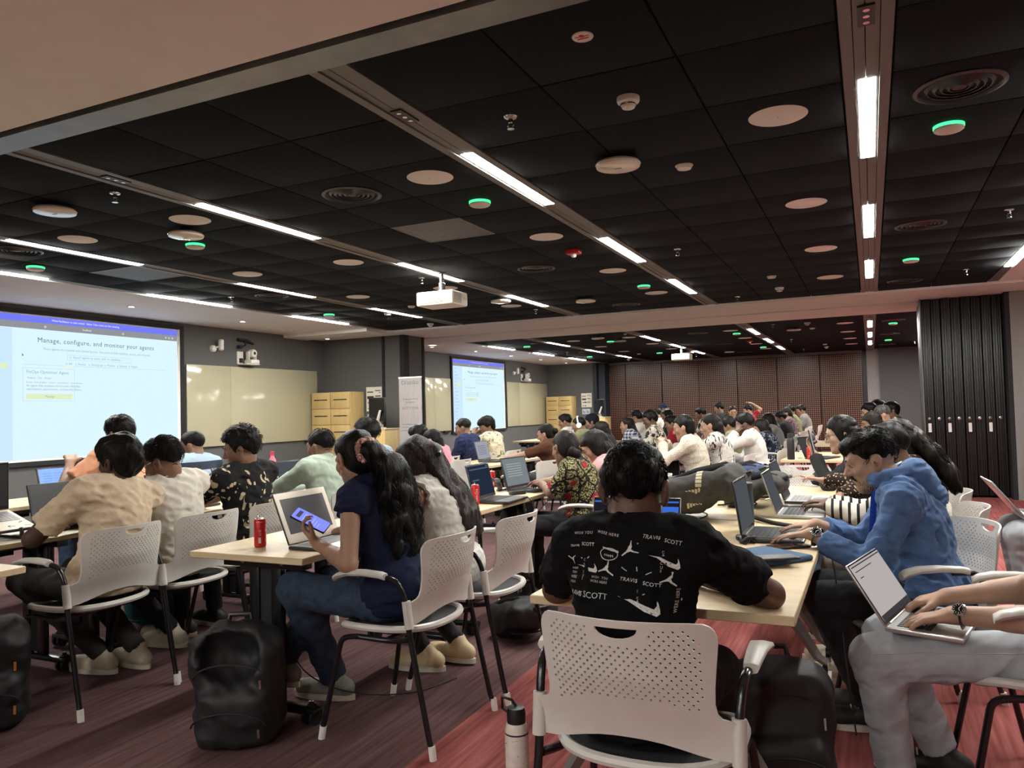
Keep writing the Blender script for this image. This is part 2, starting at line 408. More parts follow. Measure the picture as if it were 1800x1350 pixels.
fixture('green', b_green, [(0.42, 4.52), (0.42, 8.63), (-2.33, 4.57), (-2.33, 8.70), (-4.9, 4.53), (-4.9, 8.68), (-6.78, 4.45), (-6.78, 8.60)], 'disc with green glowing rim', 'indicator light', 'green rimmed ceiling discs')
def b_diff():
    t = empty('air_diffuser'); MB().lathe([(0.19, 0.0), (0.19, -0.006), (0.172, -0.012), (0.165, -0.004), (0.16, 0.018)], 40, cap=False).build('outer_ring', mat('diffuser_ring', (0.02, 0.02, 0.021, 1), 0.35), t)
    for k, r in enumerate((0.135, 0.105, 0.075, 0.045)):
        MB().lathe([(r+0.02, 0.012), (r+0.012, 0.002), (r-0.004, -0.010), (r-0.008, -0.008), (r+0.006, 0.006)], 36, cap=False).build('vane_ring', mat('vane', (0.012, 0.012, 0.013, 1), 0.3), t)
    MB().lathe([(0, -0.009), (0.03, -0.006), (0.034, 0.004)], 24, cap=False).build('hub', m_black, t)
    MB().lathe([(0, 0.0), (0.165, 0.0), (0.165, -0.001)], 32, cap=False).build('throat', m_plenum, t); return t
fixture('diff', b_diff, [(0.42, 3.99), (0.42, 7.0), (0.42, 10.15), (-2.97, 4.02), (-2.97, 7.03), (-2.97, 10.15), (-6.27, 3.96), (-6.27, 6.91), (-6.27, 9.6)], 'black ringed air diffuser', 'air vent', 'round air diffusers')
def b_smoke():
    t = empty('smoke_detector'); MB().lathe([(0.052, 0.0), (0.052, -0.018), (0.048, -0.026), (0.034, -0.032)], 28, cap=False).build('base', m_plast, t)
    MB().lathe([(0.034, -0.03), (0.034, -0.04), (0.028, -0.05), (0.0, -0.056)], 24, cap=False).build('sensing_chamber', m_plast, t)
    for k in range(4):
        MB().tube([(0.0345*math.cos(a), 0.0345*math.sin(a), -0.036) for a in np.linspace(k*1.57+0.2, k*1.57+1.37, 6)], 0.003, 5).build('vent_slot', m_black, t)
    return t
fixture('smoke', b_smoke, [(-0.95, 3.38), (-0.95, 9.81), (-6.24, 10.42)], 'white domed smoke detector', 'smoke detector', 'smoke detectors')
def b_flat():
    t = empty('ceiling_sensor'); MB().lathe([(0.045, 0.0), (0.045, -0.012), (0.04, -0.022), (0.0, -0.024)], 26, cap=False).build('body', m_plast, t)
    MB().lathe([(0.036, -0.003), (0.052, -0.004), (0.052, 0.0)], 26, cap=False).build('base_ring', m_plast, t); return t
fixture('flat', b_flat, [(-0.94, 4.5), (-0.94, 8.9), (-5.42, 8.58), (-6.1, 9.03)], 'flat white sensor', 'sensor', 'flat ceiling sensors')
def b_sprk():
    t = empty('sprinkler_head'); MB().lathe([(0.034, 0), (0.03, -0.006), (0.012, -0.008), (0.012, -0.03), (0.008, -0.034)], 18, cap=False).build('escutcheon', m_chrome, t)
    y = MB()
    for a in (-1, 1): y.tube([(a*0.009, 0, -0.03), (a*0.016, 0, -0.042), (0, 0, -0.058)], 0.0028, 6)
    y.build('yoke', m_chrome, t); MB().lathe([(0.0, -0.060), (0.018, -0.060), (0.018, -0.057), (0, -0.057)], 14, cap=False).build('deflector', m_chrome, t); return t
fixture('sprk', b_sprk, [(-1.52, 3.33), (-1.52, 6.87), (-1.52, 10.32), (-4.2, 3.26), (-4.2, 6.86), (-4.2, 9.88), (1.0, 6.8), (1.0, 9.68), (-6.7, 6.72)], 'chrome sprinkler head', 'sprinkler', 'fire sprinklers')
def b_ap():
    t = empty('wifi_access_point'); MB().lathe([(0.04, 0), (0.04, -0.03)], 16).build('mount', m_black, t)
    MB().lathe([(0.10, -0.028), (0.122, -0.034), (0.128, -0.045), (0.122, -0.058), (0.09, -0.064), (0.0, -0.066)], 40, cap=False).build('shell', mat('glossy_cream', (0.78, 0.70, 0.58, 1), 0.18, coat=0.6), t)
    MB().lathe([(0.0, -0.030), (0.10, -0.028)], 30, cap=False).build('back_plate', m_plast, t)
    MB().box(-0.02, 0.02, -0.004, 0.004, -0.0675, -0.0655).build('logo_mark', mat('grey_ink', (0.2, 0.2, 0.2, 1), 0.5), t); return t
fixture('ap', b_ap, [(-1.24, 4.16), (-4.57, 4.14), (-4.74, 3.24), (-3.22, 9.2), (-4.13, 8.61)], 'cream access point', 'access point', 'ceiling access points')
def b_label():
    t = empty('tile_label_disc'); MB().lathe([(0.0, -0.004), (0.04, -0.004), (0.042, 0.0)], 26, cap=False).build('disc', m_plast, t)
    b = MB().box(-0.022, 0.022, 0.004, 0.010, -0.0055, -0.0035); b.box(-0.008, 0.008, -0.022, -0.004, -0.0055, -0.0035); b.box(-0.028, 0.028, -0.012, -0.008, -0.0055, -0.0035)
    b.build('red_mark', mat('red_ink', (0.6, 0.03, 0.03, 1), 0.5), t); return t
fixture('label', b_label, [(-0.94, 2.74)], 'tiny white disc with red mark', 'label', 'tile marker discs', False)
t = empty('alarm_sounder', (-2.33, 6.37, CZ), 0, 'red fire alarm sounder with clear strobe on black ceiling', 'alarm')
m_red = mat('alarm_red', (0.45, 0.02, 0.025, 1), 0.35)
v, f = rbox(-0.065, 0.065, -0.045, 0.045, -0.045, 0.0, 0.012); mesh_obj('body', v, f, m_red, t)
MB().lathe([(0.024, -0.042), (0.024, -0.062), (0.016, -0.072), (0, -0.074)], 16, cap=False).build('strobe_lens', mat('clear_lens', (0.85, 0.82, 0.8, 1), 0.1), t)
t2 = copy_tree(t); t2.location = (-2.33, 6.37+DH, CZ); tag(t2, 'red fire alarm sounder on the far hall ceiling', 'alarm')
def b_down():
    t = empty('downlight'); MB().lathe([(0.05, 0.004), (0.05, -0.008), (0.036, -0.010), (0.032, 0.0)], 24, cap=False).build('bezel', m_plast, t)
    MB().lathe([(0, -0.004), (0.033, -0.004), (0.033, 0.0)], 20, cap=False).build('lens', m_down, t); return t
dn = [(-8.2, 6.58, 'above the big projector screen'), (-8.23, 8.46, 'above the whiteboard beside the big screen'), (-8.6, 10.85, 'in the corner above the lockers'), (-8.22, 13.78, 'just past the grey pier'), (-8.22, 15.73, 'before the far screen'), (-8.22, 17.65, 'above the far screen'), (-8.22, 19.59, 'above the far whiteboard'), (-8.22, 21.5, 'in the far corner')]
p0 = None
for x, y, s in dn:
    if p0 is None: t = b_down(); p0 = t
    else: t = copy_tree(p0)
    t.location = (x, y, CZ-0.004-(0.051 if s.endswith('lockers') else 0.026 if 'pier' in s else 0)); tag(t, 'small round soffit downlight '+s, 'downlight', 'soffit downlights')
# ------------------------------------------------------------------ projection screens with the projected page (flat print and light)
SC = SCREEN
e_page = emat('page_light_blue', (0.70*SC, 0.90*SC, 1.0*SC, 1), 1.0, True)
e_side = emat('page_sidebar', (0.60*SC, 0.80*SC, 1.0*SC, 1), 1.0)
e_blue = emat('page_banner_blue', (0.17*SC, 0.20*SC, 0.93*SC, 1), 1.0)
e_grey = emat('page_bar_grey', (0.28*SC, 0.29*SC, 0.31*SC, 1), 1.0)
e_ink = emat('page_ink', (0.10*SC, 0.16*SC, 0.20*SC, 1), 1.0)
e_ink2 = emat('page_soft_ink', (0.28*SC, 0.42*SC, 0.50*SC, 1), 1.0)
e_line = emat('page_line', (0.50*SC, 0.68*SC, 0.76*SC, 1), 1.0)
e_btn = emat('page_button', (0.72*SC, 0.85*SC, 0.55*SC, 1), 1.0)
e_card = emat('page_card', (0.72*SC, 0.90*SC, 0.99*SC, 1), 1.0)
e_white = emat('page_white', (1*SC, 1*SC, 1*SC, 1), 1.0)
m_scrw = mat('screen_fabric', (0.82, 0.80, 0.74, 1), 0.8)
def screen(name, y0, label):
    t = empty(name, (XL, y0, 0), 0, label, 'screen'); W = 3.02; z0, z1 = 0.81, 2.68
    fr = MB(); b = 0.055
    fr.box(0.001, 0.05, 0, W, z1-b, z1); fr.box(0.001, 0.05, 0, W, z0, z0+b); fr.box(0.001, 0.05, 0, b, z0+b, z1-b); fr.box(0.001, 0.05, W-b, W, z0+b, z1-b)
    fr.build('frame', m_blackmat, t)
    MB().box(0.002, 0.03, b, W-b, z0+b, z1-b).build('screen_fabric', m_scrw, t)
    # picture: u 0..1 from screen's camera side to far side, v 0..1 upward
    u0, u1, v0, v1 = b+0.03, W-b-0.055, z0+b+0.025, z1-b-0.015
    def P(u, v, d): return (0.0305+d, u0+(u1-u0)*u, v0+(v1-v0)*v)
    def rect(name, a, c, e, g, m, d, par):
        x = P(0, 0, d)[0]; A = P(a, e, d); B = P(c, g, d)
        return MB().box(0.0302, x, A[1], B[1], A[2], B[2]).build(name, m, par)
    pic = rect('projected_page', 0, 1, 0, 1, e_page, 0.0006, t)
    rect('sidebar', 0, 0.165, 0, 0.905, e_side, 0.0012, pic); rect('banner_bar', 0, 1, 0.955, 1, e_blue, 0.0012, pic); rect('tool_bar', 0, 1, 0.908, 0.955, e_grey, 0.0012, pic)
    ink = MB(); soft = MB(); wht = MB()
    def T(mb, s, u, v, h, ax='LEFT', sp=1.0):
        o = P(u, v, 0.0030); put_text(mb, s, frame_m(o, (0, 1, 0), (0, 0, 1)), h*(v1-v0)*1.35, ax, sp)
    T(ink, 'Manage, configure, and monitor your agents', 0.565, 0.818, 0.036, 'CENTER', 1.10)
    T(soft, 'These agents are created and owned by you. You control their visibility, access, and lifecycle.', 0.565, 0.766, 0.0175, 'CENTER')
    T(soft, 'Search agents by name, skill, or capability...', 0.432, 0.716, 0.0175)
    for s, u in (('All', 0.412), ('Active', 0.455), ('Setting up', 0.52), ('Private', 0.60), ('Shared', 0.665), ('Failed', 0.728)): T(soft, s, u, 0.668, 0.0175)
    T(soft, 'FinOps Optimizer Agent', 0.222, 0.598, 0.023)
    for s, u in (('Finance', 0.226), ('Ops', 0.27), ('Action', 0.30)): T(soft, s, u, 0.560, 0.0145)
    T(soft, 'finops - cost analysis - recom - optimization - recommend...', 0.222, 0.530, 0.0130)
    T(soft, 'An agent that analyzes cloud costs, identifies', 0.222, 0.505, 0.0165); T(soft, 'optimization opportunities, and provides financ...', 0.222, 0.481, 0.0158)
    T(soft, 'Manage', 0.325, 0.429, 0.017, 'CENTER')
    T(wht, 'Want Facilitator to take notes?  Select Take notes on the meeting', 0.50, 0.972, 0.015, 'CENTER'); T(wht, 'localhost', 0.50, 0.925, 0.015, 'CENTER')
    for u in (0.30, 0.68, 0.925, 0.945, 0.965): T(wht, 'o', u, 0.922, 0.024)
    for k, s in enumerate(('agents', 'Home', 'Overview', 'Cost View', 'All', 'Agents', 'Skills', 'Workflows', 'Resources', 'Reports', 'Cloud costs', 'Connectors', 'Templates', 'Budgets', 'Alerts', 'Settings', 'Help', 'User')):
        T(soft, s, 0.03, 0.865-0.047*k, 0.018)
    bx = MB()
    def fr2(a, c, e, g, th=0.0022):
        for (p, q, r, s_) in ((a, c, e, e+th), (a, c, g-th, g), (a, a+th*0.7, e, g), (c-th*0.7, c, e, g)):
            A = P(p, r, 0); B = P(q, s_, 0.002); bx.box(A[0], B[0], A[1], B[1], A[2], B[2])
    rect('card', 0.208, 0.439, 0.404, 0.635, e_card, 0.0014, pic); fr2(0.208, 0.439, 0.404, 0.635); fr2(0.405, 0.728, 0.702, 0.741)
    A = P(0.208, 0.657, 0); B = P(0.925, 0.6595, 0.002); bx.box(A[0], B[0], A[1], B[1], A[2], B[2])
    rect('button', 0.222, 0.428, 0.417, 0.455, e_btn, 0.0022, pic); rect('sidebar_highlight', 0.02, 0.145, 0.625, 0.66, e_btn, 0.0020, pic)
    rect('tab_underline', 0.392, 0.432, 0.656, 0.661, emat('page_gold', (0.7, 0.62, 0.25, 1), 1.0), 0.0030, pic)
    for u in (0.402, 0.445, 0.510, 0.590, 0.655, 0.718, 0.42):
        vv = 0.674 if u != 0.42 else 0.722
        c = P(u, vv, 0.0025); soft.tube([(c[0], c[1]+0.009*math.cos(a), c[2]+0.009*math.sin(a)) for a in np.linspace(0, 2*math.pi, 12, endpoint=False)], 0.0016, 4, closed=True)
    for mb, nm, mm in ((ink, 'heading_text', e_ink), (soft, 'body_text', e_ink2), (wht, 'bar_text', e_white), (bx, 'rule_lines', e_line)): mb.build(nm, mm, pic)['kind'] = 'stuff'
    MB().prism([(0, 0), (0.02, -0.03), (0.008, -0.03), (0, -0.04)], 0, 0.001, frame_m(P(0.205, 0.735, 0.002), (0, 1, 0), (0, 0, 1))).build('mouse_pointer', e_ink, pic)
    return t
screen('projection_screen', 5.12, 'large lit projection screen nearest the camera, beside the cream whiteboard')
screen('projection_screen', 16.05, 'distant lit projection screen in the far hall')
# ------------------------------------------------------------------ whiteboards
m_wbd = mat('cream_glass_board', (0.47, 0.44, 0.30, 1), 0.10, spec=0.6, coat=0.4)
def board(y0, y1, label, seams=()):
    t = empty('whiteboard', (XL, y0, 0), 0, label, 'whiteboard', 'cream glass whiteboards'); W = y1-y0
    cuts = [0]+list(seams)+[W]
    for a, b in zip(cuts, cuts[1:]):
        v, f = rbox(0.026, 0.042, a+0.0015, b-0.0015, 0.90, 2.13, 0.003); mesh_obj('glass_panel', v, f, m_wbd, t)
    MB().box(0.002, 0.026, 0.1, W-0.1, 0.98, 2.05).build('backing', m_track, t)
    tr = MB().box(0.022, 0.07, W-0.35, W-0.05, 0.86, 0.895).build('pen_tray', m_black, t); return t
board(8.19, 11.12, 'cream glass whiteboard between the big screen and lockers', (0.85,))
board(14.75, 16.0, 'cream whiteboard panel left of the far screen', (0.5,))
board(19.14, 22.05, 'cream whiteboard panel right of the far screen', (0.8,))
# ------------------------------------------------------------------ conference cameras and wall sensors
def wall_gear(y, hall):
    c = empty('conference_camera', (XL, y, 2.18), 0, 'white pan-tilt camera on a wall shelf in the %s' % hall, 'camera', 'wall cameras')
    MB().box(0.0, 0.02, -0.15, -0.02, 0.0, 0.20, ch=0.005).build('wall_plate', m_plast, c)
    MB().box(0.0, 0.20, -0.12, 0.16, -0.015, 0.0, ch=0.004).build('shelf', m_plast, c)
    MB().box(0.04, 0.20, -0.03, 0.16, 0.0, 0.07, ch=0.02).build('body', m_plast, c)
    for s in (-1, 1): MB().box(0.08, 0.15, 0.055+s*0.075-0.012, 0.055+s*0.075+0.012, 0.06, 0.20, ch=0.01).build('yoke_arm', m_plast, c)
    h = MB().lathe([(0.0, -0.065), (0.05, -0.062), (0.064, -0.04), (0.066, 0.03), (0.058, 0.055), (0.03, 0.06), (0.0, 0.06)], 24, M=Matrix.Translation((0.13, 0.055, 0.17)) @ Matrix.Rotation(R(90), 4, 'Y'), cap=False).build('camera_head', m_plast, c)
    MB().lathe([(0.0, 0.062), (0.024, 0.062), (0.028, 0.055)], 16, M=Matrix.Translation((0.13, 0.055, 0.17)) @ Matrix.Rotation(R(90), 4, 'Y'), cap=False).build('lens', m_black, h)
    MB().box(0.01, 0.05, -0.11, -0.06, 0.02, 0.09).build('cable_plug', m_black, c)
    b = empty('wall_bracket', (XL, y, 2.43), 0, 'black articulated wall bracket above the %s camera' % hall, 'bracket', 'wall brackets')
    MB().tube([(0.03, -0.15, 0.14), (0.05, 0.02, 0.13), (0.03, 0.19, 0.09)], [0.022, 0.028, 0.018], 10).build('bar', m_blackmat, b)
    MB().tube([(0.04, -0.02, 0.13), (0.08, -0.03, 0.05), (0.02, -0.06, 0.02)], 0.013, 8).build('arm', m_blackmat, b)
    MB().lathe([(0.0, -0.03), (0.04, -0.02), (0.045, 0.0), (0.04, 0.02), (0.0, 0.03)], 16, (0.05, -0.11, 0.02), cap=False).build('joint', m_blackmat, b)
    s = empty('wall_sensor', (XL, y-0.60, 2.30), 0, 'white capsule sensor on a round wall mount in the %s' % hall, 'sensor', 'wall sensors')
    MB().lathe([(0.0, 0.0), (0.055, 0.0), (0.055, 0.03), (0.04, 0.05), (0.0, 0.055)], 20, M=Matrix.Translation((0, -0.04, 0.09)) @ Matrix.Rotation(R(90), 4, 'Y'), cap=False).build('mount', m_plast, s)
    MB().tube([(0.10, 0.04, 0.06), (0.10, 0.04, 0.075), (0.10, 0.04, 0.22), (0.10, 0.04, 0.235)], [0.02, 0.04, 0.04, 0.02], 14).build('capsule', m_plast, s)
    MB().tube([(0.04, -0.03, 0.10), (0.09, 0.03, 0.13)], 0.014, 8).build('neck', m_plast, s)
wall_gear(9.36, 'near hall'); wall_gear(9.36+DH, 'far hall')
# ------------------------------------------------------------------ lockers
def lockers(loc, label):
    t = empty('locker_cabinet', loc, 0, label, 'cabinet', 'maple locker cabinets'); w, d, h = 0.84, 0.42, 1.73
    MB().box(0, w, 0.02, d, 0.0, h, ch=0.004).build('carcass', m_locker, t)
    for c in range(2):
        for k in range(6):
            z1 = h-0.012-k*0.283; x0 = 0.008+c*(w/2)
            o = MB().box(x0, x0+w/2-0.016, 0.0, 0.022, z1-0.275, z1, ch=0.003).build('door', m_locker, t)
            MB().box(x0+0.06, x0+w/2-0.076, -0.003, 0.006, z1-0.13, z1-0.112).build('slot', m_blackmat, o)
lockers((-9.02, 10.9, 0), 'yellow maple locker cabinet beside the near whiteboard')
lockers((-9.02, 21.80, 0), 'yellow maple locker cabinet at the far back corner')
# ------------------------------------------------------------------ notice posters
m_paper = mat('poster_paper', (0.74, 0.69, 0.58, 1), 0.8); m_inkd = mat('poster_ink', (0.05, 0.05, 0.05, 1), 0.8); m_inkg = mat('poster_grey', (0.3, 0.32, 0.33, 1), 0.8)
def posters(y, x0, hall):
    t = empty('notice_poster', (x0, y, 0), 0, 'cream notice poster of small photos on the %s wall' % hall, 'poster', 'notice posters')
    MB().box(0, 0.33, -0.006, 0, 1.38, 1.81).build('sheet', m_paper, t)
    for (a, b, c, d) in ((0.02, 0.15, 1.71, 1.73), (0.19, 0.31, 1.735, 1.75), (0.27, 0.31, 1.70, 1.712), (0.02, 0.16, 1.60, 1.65), (0.19, 0.31, 1.635, 1.655), (0.24, 0.31, 1.60, 1.61), (0.03, 0.08, 1.52, 1.54), (0.09, 0.17, 1.515, 1.55), (0.03, 0.08, 1.42, 1.435), (0.1, 0.15, 1.415, 1.44), (0.19, 0.30, 1.51, 1.56)):
        MB().box(a, b, -0.008, -0.005, c, d).build('printed_photo', m_inkg if c == 1.51 else m_inkd, t)
    t = empty('framed_notice', (x0, y, 0), 0, 'pair of small blue framed notices below the %s poster' % hall, 'poster', 'framed notices')
    for k in range(2):
        o = MB().box(0.02+0.13*k, 0.14+0.13*k, -0.008, 0, 1.17, 1.33).build('sheet', mat('pale_blue_paper', (0.6, 0.66, 0.68, 1), 0.6), t)
        for q in range(3): MB().box(0.04+0.13*k+0.03*q, 0.058+0.13*k+0.03*q, -0.010, -0.007, 1.19, 1.30-0.02*q).build('printed_block', mat('blue_ink', (0.12, 0.17, 0.22, 1), 0.7), o)
posters(11.335, -8.14, 'near grey pier'); posters(22.245, -8.02, 'far wing')
# ------------------------------------------------------------------ lectern with monitor on an arm
def lectern(loc, hall):
    x, y, z = loc
    t = empty('lectern', loc, 0, 'pale wooden lectern box by the %s wall' % hall, 'lectern', 'lecterns')
    MB().box(-0.28, 0.22, -0.25, 0.25, 0, 1.06, ch=0.004).build('cabinet', m_locker, t); MB().box(-0.29, 0.23, -0.26, 0.26, 1.06, 1.085, ch=0.003).build('top', m_birch, t)
    m = empty('lectern_monitor', (x, y, 1.085), 0, 'black monitor on a white arm above the %s lectern' % hall, 'monitor', 'lectern monitors')
    MB().lathe([(0.07, 0), (0.07, 0.012), (0.02, 0.02), (0.02, 0.06)], 18).build('clamp', m_plast, m)
    MB().tube([(0, 0, 0.04), (-0.12, -0.06, 0.05), (-0.16, -0.10, 0.05)], [0.026, 0.026, 0.02], 10).build('lower_arm', m_plast, m)
    MB().tube([(0.0, -0.05, 0.06), (0.02, -0.16, 0.12), (0.10, -0.20, 0.30)], [0.028, 0.03, 0.02], 10).build('upper_arm', m_plast, m)
    s = MB().box(-0.16, 0.17, -0.16, -0.12, 0.12, 0.52, ch=0.008).build('display', m_black, m); MB().box(-0.145, 0.155, -0.1615, -0.158, 0.14, 0.50).build('panel', mat('dark_screen', (0.004, 0.004, 0.005, 1), 0.12), s)
lectern((-7.55, 10.95, 0), 'near pier'); lectern((-7.2, 21.6, 0), 'far')
# ------------------------------------------------------------------ roll-up banner
t = empty('rollup_banner', (-6.72, 10.55, 0), 0, 'grey roll-up banner stand in front of the grey pier', 'banner')
m_ban = mat('banner_print', (0.30, 0.27, 0.26, 1), 0.6, noise=0.12, nscale=9, stretch=(6, 1, 0.4))
MB().box(-0.215, 0.215, -0.004, 0.004, 0.07, 1.90).build('sheet', m_ban, t); MB().box(-0.22, 0.22, -0.09, 0.09, 0.0, 0.07, ch=0.02).build('base', m_steel, t)
MB().box(-0.218, 0.218, -0.012, 0.012, 1.89, 1.915, ch=0.004).build('top_rail', m_plast, t); MB().cyl((0, 0.03, 0.07), (0, 0.03, 1.9), 0.008, n=8).build('pole', m_chrome, t)
tx = MB(); tx2 = MB()
def bt(mb, s, z, h, sp=1.0): put_text(mb, s, frame_m((0, -0.0052, z), (1, 0, 0), (0, 0, 1)), h, 'CENTER', sp)
bt(tx2, 'D/assko', 1.79, 0.10); bt(tx, 'Solving applied issues', 1.545, 0.034); bt(tx, 'by engineers', 1.495, 0.034); bt(tx2, '<  BOT.T.IDEA  >', 1.39, 0.06); bt(tx, 'Data intelligence platform', 1.14, 0.032); bt(tx, 'for enterprise to optimise', 1.09, 0.032); bt(tx, 'processes with smart agents', 1.04, 0.032); bt(tx2, 'T         W', 0.90, 0.05); bt(tx, 'visit', 0.83, 0.03)
tx.build('banner_text', m_inkd, t)['kind'] = 'stuff'; tx2.build('banner_heading', mat('banner_ink', (0.12, 0.11, 0.13, 1), 0.6), t)
# ------------------------------------------------------------------ folding partition, stacked
t = empty('folding_partition', (0.67, 11.9, 0), 0, 'tall black folding partition stacked beside the side wall', 'partition')
m_part = mat('black_partition', (0.009, 0.0095, 0.0095, 1), 0.38, noise=0.3, nscale=5, stretch=(12, 1, 0.3))
m_lab = mat('white_tag', (0.78, 0.74, 0.68, 1), 0.6); rnd = random.Random(8)
for k in range(8):
    x0 = k*0.1185; y0 = 0.0+(0.03 if k % 2 else 0.0)+rnd.uniform(0, 0.02); p = MB()
    p.box(x0+0.004, x0+0.113, y0+0.02, y0+1.05, 0.03, CZ-0.035, ch=0.003)
    for a, b, d in ((0.006, 0.030, 0.012), (0.036, 0.060, 0.0), (0.066, 0.082, 0.008), (0.090, 0.110, 0.014)): p.box(x0+a, x0+b, y0+d, y0+0.022, 0.05, CZ-0.05, ch=0.003)
    o = p.build('leaf_panel', m_part, t)
    zc = 1.06
    MB().lathe([(0, 0), (0.02, 0), (0.02, -0.006), (0.012, -0.008), (0, -0.008)], 14, M=Matrix.Translation((x0+0.048, y0, zc)) @ Matrix.Rotation(R(-90), 4, 'X'), cap=False).build('lock_disc', m_chrome if k % 2 else m_steel, o)
    if k % 2 == 0: MB().box(x0+0.03, x0+0.068, y0-0.004, y0, 0.88, 1.0).build('white_tag', m_lab, o)
struct(MB().box(0.655, 0.668, 11.88, 12.2, 0, CZ).build('trim_6', m_track)); struct(MB().box(1.625, 1.68, 11.75, 12.2, 0, CZ).build('trim_7', m_blackmat))
struct(MB().box(1.68, XR, 11.75, 12.3, 0, CZ).build('wall_partition_side', m_rightwall))
struct(MB().box(0.24, XR, 22.5, 22.6, 0, CZ).build('wall_back_dark', m_fabric2))
# ------------------------------------------------------------------ ceiling projectors
def projector(x, y, label):
    t = empty('ceiling_projector', (x, y, CZ), R(0), label, 'projector', 'ceiling projectors'); mp = mat('projector_cream', (0.80, 0.75, 0.62, 1), 0.45)
    MB().lathe([(0.05, 0.0), (0.05, -0.01), (0.022, -0.014), (0.022, -0.17)], 18, (0, 0, 0)).build('mount_pole', m_steel, t)
    MB().lathe([(0.022, -0.10), (0.034, -0.11), (0.034, -0.17), (0.05, -0.20)], 16).build('mount_joint', m_steel, t)
    MB().box(-0.21, 0.21, -0.16, 0.16, -0.345, -0.205, ch=0.018).build('body', mp, t)
    v = MB()
    for k in range(8): v.box(-0.16, 0.10, -0.1625, -0.155, -0.325+0.013*k, -0.320+0.013*k)
    for k in range(8): v.box(0.2085, 0.2125, -0.13, 0.02, -0.325+0.013*k, -0.320+0.013*k)
    v.build('vent_slots', mat('vent_shadow', (0.20, 0.18, 0.15, 1), 0.7), t)
    MB().lathe([(0.045, 0.0), (0.045, 0.02), (0.03, 0.02), (0.028, 0.004), (0, 0.004)], 20, M=Matrix.Translation((-0.21, 0.05, -0.275)) @ Matrix.Rotation(R(-90), 4, 'Y'), cap=False).build('lens', m_black, t)
    MB().box(-0.1, 0.1, -0.1, 0.1, -0.348, -0.343).build('bottom_cover', m_plast, t)
    w = MB(); put_text(w, 'EPSON', frame_m((0.2128, 0.06, -0.28), (0, 1, 0), (0, 0, 1)), 0.025); w.build('maker_mark', m_inkg, t)
projector(-3.88, 6.72, 'cream ceiling projector hanging in the near hall'); projector(-3.88, 17.6, 'cream ceiling projector hanging in the far hall')
